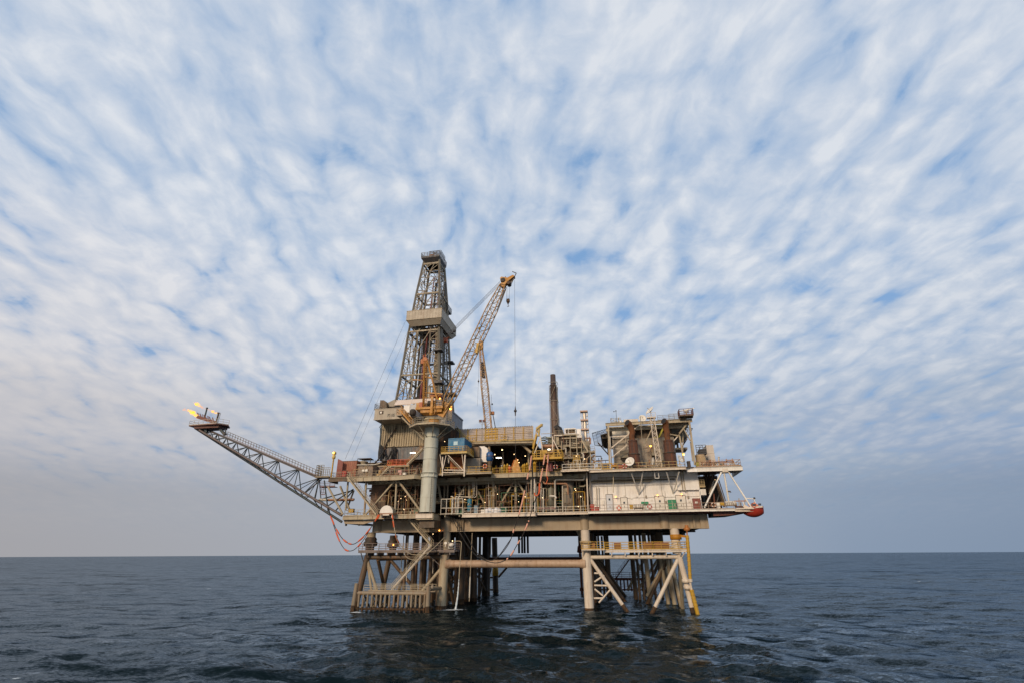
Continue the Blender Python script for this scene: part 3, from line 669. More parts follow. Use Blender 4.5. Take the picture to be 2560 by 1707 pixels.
# lower deck plates
lowdeck = [(-50.5, -5), (-33.6, -5), (-33.6, -6.6), (-30.0, -6.6), (-30, -3), (-24.5, -3), (-24.5, -4), (-9.5, -4), (-9.5, -2.6), (1.1, -2.6), (1.1, -4), (28.2, -4), (31.4, -3.6), (31.4, 3), (24.5, 4), (24.5, 41), (-47, 41), (-47.0, 8), (-50.5, 4)]
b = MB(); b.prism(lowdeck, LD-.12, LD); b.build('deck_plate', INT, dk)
def edge(pts, zt, h, m, name='edge_beam'):
    for p, q in zip(pts, pts[1:]):
        b = MB(); P_, Q_ = V3((*p, zt-h/2)), V3((*q, zt-h/2)); d = (Q_-P_).normalized()*.0
        b.bar(P_, Q_, .16, h); b.bar(P_+V3((0, 0, h/2)), Q_+V3((0, 0, h/2)), .42, .05); b.bar(P_-V3((0, 0, h/2)), Q_-V3((0, 0, h/2)), .38, .05)
        k = int((Q_-P_).length/3); 
        for i in range(1, k): c = P_.lerp(Q_, i/k); b.box((c.x-.04, c.y-.2, c.z-h/2), (c.x+.04, c.y+.05, c.z+h/2))
        b.build(name, m, dk)
edge([(-50.5, 4), (-50.5, -5), (-33.6, -5)], LD, .72, STEEL)
edge([(-33.6, -6.6), (-30.0, -6.6)], LD+.05, .85, STEELW); edge([(-33.6, -5), (-33.6, -6.55)], LD+.05, .8, STEEL); edge([(-30, -6.5), (-30, -3)], LD+.05, .8, STEEL)
edge([(-24.5, -3), (-24.5, -4), (-9.5, -4), (-9.5, -2.6)], LD, .62, STEELW)
edge([(-9.5, -2.6), (1.1, -2.6)], LD, .36, STEELW); edge([(1.1, -2.6), (1.1, -4), (28.2, -4)], LD+.02, .36, OFFW)
edge([(28.2, -4), (31.4, -3.6), (31.4, 3)], LD, .5, STEELW)
# tapering skirt under the left end and hull-like underside of the right end
b = MB(); b.wall([(-50.6, LD-.75), (-50.3, LD-1.5), (-46.0, LD-1.65), (-43, LD-.95), (-43, LD-.75)], -4.4, -4.1); b.build('skirt_plate', GIRD, dk)
b = MB(); b.prism([(-50.3, -4.0), (-46, -4.0), (-46, 8), (-50.3, 4)], LD-1.5, LD-1.4); b.build('skirt_plate', STEELB, dk)
for u, v in ((-50.2, -3.9), (-47.2, -3.9)): b = MB(); b.tube((u, v, LD-1.9), (u, v, LD-1.4), .22, 10); b.build('drain', DARK, dk)
for v in (-3.0, -1.2, .8, 2.8):
    b = MB(); b.wall([(24.4, LD-.13), (24.4, LD-1.15), (27.5, LD-1.05), (31.2, LD-.45), (31.2, LD-.13)], v-.06, v+.06); b.build('bracket_beam', REDB if v < -2 else STEELB, dk)
b = MB(); b.box((2, -3.6, LD-.5), (28, -3.4, LD-.125)); b.box((2, -1.8, LD-.6), (28, -1.6, LD-.125)); b.build('under_beam', REDB, dk)
for u in np.arange(-47, 30, 3.1):
    if -33 < u < -30: continue
    b = MB(); v0 = -4.6 if u < -34 else -3.6 if not -9.5 < u < 1.1 else -2.3
    b.bar((u, v0, LD-.3), (u, -.75, LD-.3), .14, .34); b.build('deck_outrigger', STEELB if u > -24 else STEEL, dk)
# upper deck
updeck = [(-55.0, -5), (-55, -1), (-48, 8), (-47, 41), (24.5, 41), (24.5, 8), (31.0, 6), (31.0, -3), (22.6, -3), (20.4, -4), (1.7, -4), (1.7, -4.6), (-3.8, -4.6), (-3.8, -3), (-18.8, -3), (-18.3, -5), (-29.5, -5), (-33.5, -5)]
b = MB(); b.prism(updeck, UD-.14, UD); b.build('deck_plate', STEELD, dk)
edge([(-55.0, -1), (-55.0, -5), (-50.5, -5)], UD, .8, STEELD); edge([(-50.5, -5), (-39.2, -5), (-34.6, -6.2), (-33.6, -5)], UD, .9, STEEL)
edge([(-29.6, -5), (-18.3, -5), (-18.8, -3)], UD+.15, .35, STEEL); edge([(-18.8, -3), (-3.8, -3)], UD+.02, .85, STEEL); edge([(-3.8, -3), (-3.8, -4.6), (1.7, -4.6), (1.7, -4)], UD+.02, .3, STEELW)
edge([(1.7, -4), (20.4, -4), (20.7, -3)], UD-.1, .42, STEELW); edge([(22.6, -3), (31.0, -3), (31, 6)], UD-.15, .75, OFFW); edge([(20.7, -3), (22.6, -3)], UD-.15, .75, WHITE)
# heavy beams under the upper deck, two rows deep
for v, z, h, m in ((-1.2, UD-.75, .8, STEEL), (1.0, UD-1.1, .75, STEEL), (6, UD-.8, .9, STEELD), (12, UD-.8, .9, INT)):
    b = MB(); b.ibeam((-47.5, v, z), (.9, v, z), h, .35); b.build('deck_girder', m, dk)
for u in np.arange(-46, 1, 3.4):
    b = MB(); b.ibeam((u, -2.8, UD-.4), (u, 13, UD-.4), .5, .25, .03); b.build('floor_beam', STEELD, dk)
# columns and diagonals of the truss between the decks
def trs(k, x0, y0, x1, y1, v, r, m=STEEL, name='truss_brace', n=14):
    b = MB(); b.tube(W(k, x0, y0, v), W(k, x1, y1, v), r, n); b.build(name, m, dk)
for a in ((470, 990, 445, 1405, -3.6, .22), (840, 985, 820, 1400, -3.6, .22), (245, 1000, 215, 1340, -3.6, .2)): trs('D', *a, name='truss_column')
for a in ((820, 985, 560, 1285, -3.6, .21), (560, 1285, 452, 1410, -3.6, .21), (865, 985, 1130, 1350, -3.6, .24), (945, 1040, 1130, 1280, 1.5, .2), (0, 1055, 182, 1395, -3.6, .22), (150, 1050, 262, 1335, .5, .24), (318, 1100, 235, 1320, 1.5, .2), (1345, 1000, 1400, 1300, 1.0, .26), (1480, 700, 1620, 850, -5.6, .07), (1470, 980, 1460, 1330, 2, .2), (880, 1080, 600, 1180, 4, .14)): trs('D', *a)
for a in ((290, 160, 288, 520, .8, .27), (700, 150, 698, 690, .6, .31), (1072, 150, 1072, 710, .6, .31), (2262, 60, 2292, 780, -2.2, .16), (2318, 80, 2345, 760, -.4, .17), (2145, 120, 2125, 500, 3, .22), (128, 110, 118, 640, 3, .2)): trs('K', *a, m=STEEL if a[5] > .2 else STEELW, name='truss_column')
for a in ((255, 215, 80, 560, 1, .2), (435, 375, 575, 660, 1, .2), (1045, 210, 772, 670, .6, .22), (1112, 235, 1300, 545, .6, .22), (95, 305, 155, 370, 1.5, .2), (1000, 60, 1010, 190, 2, .3)): trs('K', *a)
# bulkheads added behind the pipework to keep the storey dark
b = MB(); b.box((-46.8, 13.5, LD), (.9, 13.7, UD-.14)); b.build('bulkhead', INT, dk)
b = MB(); b.box((-47.3, 8.6, LD), (-47.1, 40, UD-.14)); b.build('bulkhead', STEELD, dk)
for u0, u1, z0, z1 in ((-46.5, -45, LD, UD-.9),): b = MB(); b.box((u0-.9, .5, z0), (u1+1.2, 8, z1)); b.build('side_cladding', mat('brown_plank_cladding', (.20, .12, .075), amt=.5, scale=.8), dk)
# railings along the decks: left, middle, right
for pts, z, m in (([(-50.3, 3.5), (-50.3, -4.9), (-33.8, -4.9)], LD, STEEL), ([(-24.3, -3.8), (-9.6, -3.8)], LD, STEELW), ([(-9.4, -2.5), (1.0, -2.5)], LD, PIPEW), ([(1.3, -3.9), (28.1, -3.9)], LD, mat('thin_brown_rail', (.30, .22, .16))),
                   ([(-54.8, -1), (-54.8, -4.9), (-34.8, -4.9)], UD, mat('dull_rail', (.28, .23, .15))), ([(-29.4, -4.9), (-18.5, -4.9), (-18.5, -3)], UD+.15, YEL), ([(-18.4, -2.9), (-4.0, -2.9)], UD, YEL), ([(-3.6, -4.5), (1.6, -4.5), (4.2, -3.9)], UD, OFFW), ([(4.4, -3.9), (20.3, -3.9), (20.6, -3)], UD-.1, mat('tan_rail', (.42, .30, .12))), ([(22.7, -2.9), (30.9, -2.9), (30.9, 5)], UD, mat('rust_rail', (.40, .25, .15)))):
    b = MB(); b.rail([(p[0], p[1], z) for p in pts], 1.2, 1.5, .038, 1); b.build('handrail', m, dk)
# open frame railing of white pipe right of the crane pedestal
b = MB(); c0, c1 = W('K', -700, 550, -4), W('K', 200, 545, -4)
uu0, uu1 = -29.4, -24.7
for z in (LD+.15, LD+1.3, LD+3.1): b.tube((uu0, -3.4, z), (uu1, -3.4, z), .09, 8)
for u in np.linspace(uu0, uu1, 5): b.tube((u, -3.4, LD), (u, -3.4, LD+3.1), .09, 8)
b.build('pipe_frame', PIPEW, dk)
# stairs on the left corner
stairs(dk, (Wu('D', 598, 1400, -5.6), -5.6, LD+.1), (Wu('D', 245, 945, -5.6), -5.6, UD), .9, STEEL, STEEL)
stairs(dk, W('D', 975, 790, -1), W('D', 1165, 590, -1), 1.0, STEEL, ORY)
stairs(dk, W('D', 640, 935, -4), W('D', 760, 810, -4), .9, STEEL, ORY)
# white cladded block on the right of the main storey
pw = thing('clad_building', 'long white metal clad building with doors filling the right half of the lower storey', 'building', (12, 6, LD))
U0, U1 = 1.4, 22.9
b = MB(); b.box((U0, .3, LD), (U1, 13, UD-.16))
for u in np.arange(U0+.4, U1, .62): b.box((u, .24, LD+.05), (u+.07, .3, UD-1.2))
b.build('wall', WHITE, pw)
b = MB()
for z in (LD+2.75, LD+5.2): b.box((U0, .2, z), (U1, .24, z+.05))
for u in np.arange(U0+3.6, U1, 3.6): b.box((u, .19, LD+.02), (u+.06, .236, UD-.9))
b.build('panel_joint', GREYW, pw)
b = MB(); b.box((U0+.2, -.1, UD-1.9), (U1-4.3, .18, UD-1.75)); b.box((U0+.2, -.1, UD-1.9), (U1-4.3, -.06, UD-1.65)); b.build('cable_tray', STEELG, pw)
b = MB(); b.box((18.9, -.3, LD+4.0), (U1+.15, .22, UD-.5)); b.box((U1, -.4, LD), (U1+.15, .25, UD-.2)); b.build('corner_trim', WHITE, pw)
for x0, y0, x1, y1, m, lab in ((345, 1085, 432, 1270, mat('pale_bluish_door', (.58, .60, .63), amt=.1), 'pale bluish door'), (515, 1122, 600, 1270, OFFW, 'white door with a small window'), (908, 1105, 1030, 1258, OFFW, 'white double door under the left lamp'), (1148, 1095, 1278, 1252, OFFW, 'white double door under the right lamp')):
    a, c = W('F', x0, y0, .1), W('F', x1, y1, .1); b = MB(); b.box((a.x, .16, LD+.05), (c.x, .235, a.z)); o = b.build('door', m, pw, lab)
    b = MB(); 
    for e in ((a.x-.08, a.x), (c.x, c.x+.08)): b.box((e[0], .12, LD), (e[1], .236, a.z+.08))
    b.box((a.x, .12, a.z), (c.x, .236, a.z+.08)); b.build('door_frame', STEELD, o)
    mid = [(a.x+c.x)/2] if c.x-a.x < 2 else [a.x+(c.x-a.x)*.27, a.x+(c.x-a.x)*.74]
    for u in mid: b = MB(); b.box((u-.17, .12, a.z-1.15), (u+.17, .155, a.z-.75)); b.build('door_window', GLASS, o)
    b = MB(); b.box(((a.x+c.x)/2-.04, .08, LD+1.0), ((a.x+c.x)/2+.04, .155, LD+1.3)); b.build('handle', DARK, o)
for x0, x1, y0, y1 in ((200, 228, 1150, 1200), (300, 330, 1150, 1200)):
    a, c = W('F', x0, y0, 0), W('F', x1, y1, 0); b = MB(); b.box((a.x, .0, c.z), (c.x, .235, a.z)); b.build('junction_box', OFFW, pw)
b = MB()
for y, x0, x1 in ((885, 250, 1160), (910, 200, 900), (940, 170, 840)): b.tube(W('F', x0, y+8, -.3), W('F', x1, y-8, -.3), .09, 8)
for x in (235, 262): b.tube(W('F', x, 1000, -.1), W('F', x+8, 1240, -.1), .06, 8)
b.tube(W('F', 842, 935, -.3), W('F', 905, 905, -.3), .1, 8)
build_each(b, 'conduit', STEEL, pw)
a = W('F', 1235, 870, -.4); b = MB(); b.box((a.x-.5, -.5, a.z-2.6), (a.x-.35, .2, a.z+1)); b.box((a.x-.05, -.5, a.z-2.9), (a.x+.1, .2, a.z+1)); b.build('drain_pipe', STEEL, pw)
# V struts hanging from the deck edge onto the wall
for (x0, x1, xb, yb) in ((635, 772, 728, 1080), (1045, 1190, 1122, 1070)):
    b = MB(); foot = W('F', xb, yb, -.2); foot.y = .2
    b.tube(W('F', x0, 830, -3.4), foot, .12, 8); b.tube(W('F', x1, 820, -3.4), foot, .12, 8); b.build('v_strut', OFFW, pw)
b = MB(); a, c = W('F', 905, 828, -3.2), W('F', 958, 895, -3.2)
b.bar(a, (a.x, -3.2, c.z), .1); b.bar((c.x, -3.2, a.z), c, .1); b.bar((a.x, -3.2, c.z), c, .1); b.build('hanging_frame', OFFW, pw)
b = MB(); b.bar(W('F', 430, 830, -2.5), W('F', 430, 1060, -2.5), .14); b.build('hanging_post', STEEL, pw)
# coloured doors, boxes leaning on the white wall
for nm, lab, k, x0, y0, x1, y1, m in (('door_panel', 'bright green panel door between the two white double doors', 'F', 1060, 1148, 1163, 1250, GREEN), ('equipment_box', 'maroon cabinet with a white plate at the right end of the white wall', 'F', 1345, 1132, 1447, 1240, MAROON)):
    a, c = W(k, x0, y0, -1.2), W(k, x1, y1, -1.2); t = thing(nm, lab, 'cabinet', ((a.x+c.x)/2, -.8, LD))
    b = MB(); b.box((a.x, -1.2, LD+.06), (c.x, -.3, a.z)); b.box((a.x-.04, -1.24, a.z), (c.x+.04, -.26, a.z+.06)); b.build('body', m, t)
    b = MB(); b.box(((a.x+c.x)/2-.03, -1.26, LD+.1), ((a.x+c.x)/2+.03, -1.2, a.z-.1)); b.box((c.x-.35, -1.3, LD+.9), (c.x-.28, -1.2, LD+1.3)); b.build('door_seam', STEELW if 'green' in lab else STEELD, t)
    if 'maroon' in lab: b = MB(); b.box((a.x+.35, -1.24, a.z-.9), (a.x+.85, -1.2, a.z-.55)); b.build('name_plate', OFFW, t)
for lab, x0, x1, y0, m in (('tall red box at the left end of the white wall', 165, 212, 1200, RED), ('low red box beside a taller red box on the white deck', 216, 268, 1232, RED), ('small yellow box hanging on the railing before the white wall', 618, 662, 1207, YEL)):
    a = W('F', x0, y0, -2.8); c = W('F', x1, 1262, -2.8); z1 = a.z; z0 = LD if m is RED else LD+.45
    t = thing('equipment_box', lab, 'box', ((a.x+c.x)/2, -2.5, z0)); b = MB(); b.box((a.x, -2.9, z0), (c.x, -2.2, z1)); b.build('body', m, t); b = MB(); b.box((a.x-.05, -2.95, z1), (c.x+.05, -2.15, z1+.07)); b.build('lid', m, t)
for k, x, y, lab in (('F', 720, 1222, 'ribbed white life raft canister pair on the white deck before the white wall'), ('F', 1785, 1187, 'ribbed white life raft canister pair at the far right near the red lifeboat')):
    c = W(k, x, y, -3.2); t = thing('life_raft_canister', lab, 'life raft', (c.x, -3.2, LD)); 
    for dz in (0, ):
        b = MB(); b.lathe((c.x-.95, -3.2, c.z), [(.3, 0), (.42, .1), (.42, .85), (.46, .9), (.46, 1.0), (.42, 1.05), (.42, 1.8), (.3, 1.9)], 16, (1, 0, 0)); b.build('canister', OFFW, t)
        b = MB()
        for i in range(5): b.lathe((c.x-.75+i*.35, -3.2, c.z), [(.42, 0), (.47, .02), (.47, .1), (.42, .12)], 14, (1, 0, 0))
        b.build('strap', STEEL, t)
    b = MB(); b.bar((c.x-.8, -3.2, LD), (c.x-.8, -3.2, c.z-.35), .1); b.bar((c.x+.8, -3.2, LD), (c.x+.8, -3.2, c.z-.35), .1); b.bar((c.x-.9, -3.2, c.z-.42), (c.x+.9, -3.2, c.z-.42), .3, .08); b.build('cradle', STEELD, t)

# ------------------------------------------------------------------ drilling module: corrugated base, cantilevered wind wall box
dm = thing('drilling_module', 'grimy corrugated drilling module carrying the derrick at the left', 'module', (-41, 8, UD))
def corrug(b, u0, u1, v, z0, z1, pitch=.6, dep=.2):
    n = int((u1-u0)/pitch)
    for i in range(n): u = u0+i*pitch; b.box((u, v-dep, z0), (u+pitch*.5, v, z1))
b = MB(); b.box((-46.9, 2, 33.2), (-33, 18, 39.2)); corrug(b, -46.8, -33, 2, 33.3, 39); 
for z in (36.3, 33.3): b.box((-47, 1.84, z), (-33, 2, z+.12))
b.build('corrugated_wall', CORR, dm)
b = MB(); b.box((-46.9, 2.1, 30.2), (-33, 18, 33.1)); corrug(b, -46.8, -33, 2.1, 30.3, 33, .9, .06); b.build('lower_wall', CORRD, dm)
b = MB(); b.box((-33, 2.5, UD+.4), (-28.2, 18, 37.2)); b.build('inner_wall', INT, dm)
b = MB(); b.box((-47.3, 1.9, 33.2), (-46.95, 18, 39.2)); b.build('corner_post', STEELB, dm)
b = MB(); b.box((-51, 5, UD), (-33, 18, 30.0)); b.build('plinth', STEELD, dm)
b = MB(); b.box((-52.5, 3.2, 29.9), (-33.5, 18, 30.1)); b.build('plinth_deck', STEELD, dm)
# wind wall box with lettering
BZ0, BZ1 = 38.7, 41.25
b = MB(); b.box((-46.8, -3, BZ0), (-40.3, 17, BZ0+.12)); b.box((-46.8, -3, BZ0+.12), (-40.3, -2.85, BZ1)); b.box((-46.8, -2.85, BZ0+.12), (-46.6, 17, BZ1)); b.box((-40.45, -2.85, BZ0+.12), (-40.3, 2, BZ1))
b.box((-46.9, -3.06, BZ1-.06), (-40.2, -2.84, BZ1+.06)); b.box((-46.9, -3.08, BZ0-.06), (-40.2, -2.9, BZ0+.12)); b.build('wind_wall', BOXG, dm)
a, c = W('D', 630, 130, -3.02), W('D', 676, 166, -3.02); b = MB(); b.box((a.x, -3.05, c.z), (c.x, -3.0, a.z)); o = b.build('window', DARK, dm); b = MB(); b.box((a.x+.25, -3.07, c.z+.15), (a.x+.65, -3.052, a.z-.15)); b.build('blind', OFFW, o)
fc = bpy.data.curves.new('lettering', 'FONT'); fc.body = 'PT-105'; fc.size = 1.15; fc.extrude = .01; fc.offset = .025; fc.space_character = 1.15
fo = bpy.data.objects.new('tmp', fc); C.objects.link(fo); bpy.context.view_layer.update()
me = bpy.data.meshes.new_from_object(fo.evaluated_get(bpy.context.evaluated_depsgraph_get())); bpy.data.objects.remove(fo)
tp = W('D', 728, 200, -3.03); xs_ = [v.co.x for v in me.vertices]; ys_ = [v.co.y for v in me.vertices]; me.transform(Matrix.Diagonal((1.7/(max(xs_)-min(xs_)), .7/(max(ys_)-min(ys_)), 1, 1))); me.transform(Matrix.Translation(V3((tp.x, -3.03, tp.z))-V3(dm['_b'])) @ Matrix.Rotation(math.pi/2, 4, 'X'))
me.materials.clear(); me.materials.append(PRINT); lo = bpy.data.objects.new('lettering', me); C.objects.link(lo); lo.parent = dm; lo['label'] = 'black lettering PT-105'
# enclosure above: left horns, pale sloping roof, dark doghouse
def quad(mb, a, b_, c, d, th=.15):
    n = (b_-a).cross(d-a).normalized()*th; mb.add([a, b_, c, d, a+n, b_+n, c+n, d+n], [(0, 3, 2, 1), (4, 5, 6, 7), (0, 1, 5, 4), (1, 2, 6, 5), (2, 3, 7, 6), (3, 0, 4, 7)])
b = MB(); 
A1, A2, A3, A4, A5 = (W('N', *p, 2) for p in ((150, 1145), (170, 985), (245, 985), (300, 1035), (300, 1145)))
b.wall([(p.x, p.z) for p in (A1, A2, A3, A4, A5)], 2, 10); b.build('wind_horn', STEELD, dm)
A1, A2, A3, A4, A5 = (W('N', *p, 3) for p in ((300, 1115), (300, 1050), (465, 970), (500, 1010), (460, 1115)))
b = MB(); b.wall([(p.x, p.z) for p in (A1, A2, A3, A4, A5)], 3, 12); b.build('wind_horn', GREYW, dm)
b = MB(); b.box((-45.8, 1.5, 41.0), (-34, 9, 41.8)); b.build('upper_floor', GREYW, dm)
b = MB(); quad(b, W('N', 460, 1095, 0), W('N', 800, 1075, 0), W('N', 830, 980, 5), W('N', 505, 998, 5)); quad(b, W('N', 805, 1060, 0), W('N', 1310, 1040, 0), W('N', 1300, 955, 5), W('N', 835, 978, 5))
b.build('sloping_roof', mat('pale_peach_roof_sheet', (.74, .60, .48), amt=.15), dm)
for x0, y0, x1, y1, m in ((662, 1092, 770, 1235, WHITE), (778, 1075, 915, 1310, mat('pale_blue_grey_panel', (.50, .50, .50), amt=.35))):
    a, c = W('N', x0, y0, -.6), W('N', x1, y1, -.6); b = MB(); b.box((a.x, -.6, c.z), (c.x, 3, a.z)); b.build('wall_panel', m, dm)
a, c = W('N', 775, 1190, -.9), W('N', 905, 1300, -.9); b = MB(); b.lathe(((a.x+c.x)/2, -.9, (a.z+c.z)/2-.6), [(.6, 0), (.75, .2), (.75, 1.1), (.5, 1.4)], 14); b.build('tank', DARK, dm)
b = MB(); b.box((-36.5, 3.2, 39.2), (-30.0, 3.4, 44.5)); b.build('inner_wall', GREYW, dm)
# big wind wall on the right side of the drill floor (its right face looks toward the viewer's right)
p0, p1, p2, p3 = W('Q', 1112, 890, 3), W('Q', 1112, 1130, 3), W('Q', 1205, 1180, 17), W('Q', 1205, 990, 17)
uR = p0.x; b = MB(); b.box((uR-.2, 3, p1.z-4), (uR, 16, p0.z)); b.box((uR-.3, 2.9, p0.z), (uR+.12, 16.1, p0.z+.35)); b.build('side_wind_wall', mat('grey_blue_side_wall', (.20, .21, .23), amt=.4), dm)
b = MB()
for x0, y0, x1, y1 in ((900, 250, 915, 350), (660, 290, 630, 330), (640, 330, 645, 560)): b.bar(W('D', x0, y0, -.5), W('D', x1, y1, 1), .12)
build_each(b, 'prop', STEELB, dm)
# long inclined access beam and orange stair down to the crane platform
b = MB(); b.bar(W('D', 905, 205, -5.2), W('D', 1175, 480, -5.2), .3, .3); b.build('inclined_beam', STEEL, dm)
stairs(dm, W('D', 1035, 295, -6), W('D', 885, 120, -6), .9, ORY, ORY)
a, c = W('D', 850, 190, -5), W('D', 925, 100, -5); b = MB(); b.box((a.x, -5.6, a.z-.1), (c.x, -3.1, a.z+.2)); b.box((a.x+.7, -3.9, a.z+.2), (c.x, -3.3, c.z-.1)); b.build('landing', GREYW, dm)
b = MB(); b.rail([(a.x, -3.2, a.z+.2), (a.x, -5.5, a.z+.2), (a.x+1.4, -5.5, a.z+.2)], 1.2, .8, .035); b.build('handrail', ORY, dm)
b = MB(); a, c = W('N', 70, 1145, -2), W('N', 150, 1145, -2); b.rail([(a.x, 2, 41.2), (a.x, -2.4, 41.2), (c.x+.5, -2.4, 41.2)], 1.5, .7, .035, 3); b.build('handrail', STEELB, dm)
# orange railed gallery under the corrugated wall
b = MB(); a, c = W('D', 760, 800, .2), W('D', 1000, 795, .2); b.box((-51, -.2, a.z-.25), (c.x, 3.2, a.z-.05)); b.build('gallery', STEEL, dm)
b = MB(); b.rail([(a.x-.5, -.1, a.z), (c.x, -.1, a.z)], 1.25, 1.0, .045, 3); b.build('handrail', ORANGE, dm)
b = MB(); b.rail([(-51, -.1, a.z-.02), (a.x-.6, -.1, a.z-.02)], 1.15, 1.5, .03, 1); b.build('handrail', STEELD, dm)
# draped hose bundles on the wall
for j, (xa, xb, ya) in enumerate(((615, 680, 560), (770, 835, 570))):
    for i in range(5):
        o = i*9; pts = [W('D', *p, 1.4-.12*i) for p in ((xa-o*.2+i*3, 740), (xa+2+i*4, 640+o), (xa+12+i*3, ya+o*.9), ((xa+xb)/2+5, ya-12+o), (xb-i*3, ya+12+o), (xb+5-i*4, 640+o), (xb+4-i*2, 715))]
        b = MB(); b.path(pts, .085, 8); b.build('hose', BLK, dm)
b = MB(); b.path([W('D', *p, 1.5) for p in ((838, 330), (800, 390), (740, 480), (690, 580), (700, 600))], .14, 8); b.build('chute_pipe', DARK, dm)
b = MB(); b.path([W('D', *p, .2) for p in ((690, 600), (640, 690), (560, 790), (530, 815))], .16, 8); b.path([W('D', *p, .2) for p in ((800, 640), (760, 730), (690, 790), (640, 830))], .14, 8); b.path([W('D', *p, 1.2) for p in ((680, 600), (700, 690), (740, 705), (775, 620))], .2, 8)
build_each(b, 'hose', BLK, dm)
# ================================================================== derrick
dr = thing('derrick', 'tall tapering grey lattice derrick with a pale wind wall at half height', 'derrick', (-41.5, 16, 39))
AXV = 16.0
def lvl(k, xl, xr, y):
    # front face of the tower at one height: its depth follows from its width
    v = 10.0
    for _ in range(6):
        a, c = W(k, xl, y, v), W(k, xr, y, v); v = AXV-(c.x-a.x)/2
    return a.x, c.x, v, a.z
LV = [lvl('N', 500, 1385, 985), lvl('N', 597, 1372, 480), lvl('B', 532, 922, 1205), lvl('B', 630, 932, 715), lvl('B', 722, 930, 320), lvl('B', 738, 928, 262)]
zf = 41.2; l0, l1 = LV[0], LV[1]; tt = (zf-l0[3])/(l1[3]-l0[3]); LV.insert(0, tuple(l0[i]+(l1[i]-l0[i])*tt for i in range(3))+(zf,)); del LV[1]
def sect(z):
    for a, c in zip(LV, LV[1:]):
        if z <= c[3] or c is LV[-1]:
            t = (z-a[3])/(c[3]-a[3]); return [a[i]+(c[i]-a[i])*t for i in range(3)]
def corner(i, z, ins=0.0):
    uL, uR, v = sect(z); v2 = 2*AXV-v
    P_ = [V3((uL, v, z)), V3((uR, v, z)), V3((uR, v2, z)), V3((uL, v2, z))]
    return P_[i % 4]
for i in range(4):
    b = MB()
    for a, c in zip(LV, LV[1:]): b.bar(corner(i, a[3]), corner(i, c[3]), .52, .52)
    b.build('leg', STEELG, dr)
ztop = LV[-1][3]
rings = [LV[i][3] for i in range(1, len(LV)-1)]
b = MB()
for z in rings:
    for i in range(4): b.bar(corner(i, z), corner(i+1, z), .38, .42)
b.build('ring_beam', STEELG, dr)
def fp(i, s, z): return corner(i, z).lerp(corner(i+1, z), s)
# secondary posts and zigzag lacing on each face
faces = {0: (.33, .72), 1: (.35, .7), 2: (.3, .72), 3: (.33, .68)}
for i in range(4):
    b = MB(); s1, s2 = faces[i]
    zs = list(np.linspace(zf, ztop-2, 22))
    for s in (s1, s2):
        for a, c in zip(zs, zs[1:]):
            if a > rings[-2]-1: continue
            b.bar(fp(i, s, a), fp(i, s, c), .28 if s == s2 else .24)
    build_each(b, 'inner_post', STEELG, dr)
    b = MB()
    for n, (a, c) in enumerate(zip(zs, zs[1:])):
        lo = a > rings[-2]-1
        for ea, eb in (((0, s1), (s2, 1)) if not lo else ((0, .5), (.5, 1))):
            if n % 2 == 0: b.bar(fp(i, ea, a), fp(i, eb, c), .13)
            else: b.bar(fp(i, eb, a), fp(i, ea, c), .13)
            b.bar(fp(i, ea, c), fp(i, eb, c), .12)
    big = [zf]+rings
    for a, c in zip(big, big[1:]):
        m_ = (a+c)/2
        b.bar(fp(i, s1, c), fp(i, 0 if i == 0 else .5, m_), .2); b.bar(fp(i, s1, a), fp(i, s2, m_), .18); b.bar(fp(i, s2, c), fp(i, s1, m_), .18)
    b.build('lacing', STEELG, dr)
# inside: stood-back drill pipe, guide rails, red mud lines, travelling block, ladders
b = MB()
for k in range(16): u = -43.6+(k % 8)*.27; v = 14.0+(k//8)*.5; b.tube((u, v, 42), (u+.25, v+.2, 66+random.random()), .075, 6)
for k in range(12): u = -45.2+(k % 6)*.3; v = 17.5+(k//6)*.5; b.tube((u, v, 42), (u+.5, v, 66+random.random()), .075, 6)
b.build('drill_pipe', DARK, dr)
b = MB(); b.box((-38.7, 12.2, 42), (-37.3, 14.2, 68.5)); b.build('dark_service_trunk', mat('olive_brown_trunk', (.10, .075, .04), amt=.4), dr)
b = MB(); b.bar((-38.2, 20, 42), (-38.9, 18.4, 86), .5); b.bar((-43.6, 20, 42), (-41.8, 18.4, 86), .5); b.bar((-37.0, 17, 42), (-38.7, 17, 80), .4); b.build('guide_rail', CHARC, dr)
b = MB(); b.tube((-42.4, 12.5, 42), (-41.2, 15, 86), .16, 8); b.tube((-40.9, 17, 60), (-40.3, 17, 86), .14, 8); b.tube((-42.0, 12.6, 42), (-41.9, 12.8, 60), .3, 8); b.build('mud_standpipe', mat('dark_red_pipe', (.17, .03, .035), amt=.3), dr)
b = MB(); b.lathe((-40.7, 15.5, 47.5), [(.2, 0), (.7, .4), (.75, 2.4), (.45, 2.8), (.4, 4.6), (.2, 4.8)], 12); b.build('travelling_block', PIPEW, dr)
b = MB()
for o in (-.3, 0, .3): b.tube((-40.7+o, 15.5, 52), (-40.6+o, 15.8, 88), .04, 5)
b.build('drill_line', CHARC, dr)
b = MB(); b.ladder(corner(1, 72)+V3((.5, 1.5, 0)), corner(1, 87)+V3((.5, 1.5, 0)), .7, True); b.ladder(corner(1, 43)+V3((.4, 5, 0)), corner(1, 66)+V3((.4, 5, 0)), .7, True); b.build('ladder', CHARC, dr)
for z, h in ((51.0, .7), (60.5, .4)):
    b = MB()
    for i in (1, 2): b.box(tuple(corner(i, z)-V3((1.2, 1.2, 0))), tuple(corner(i, z)+V3((1.2, 1.2, h))))
    b.bar(corner(3, z)+V3((0, .2, .2)), corner(2, z)+V3((0, .2, .2)), 1.0, h*.6); build_each(b, 'inner_gallery', CHARC, dr)
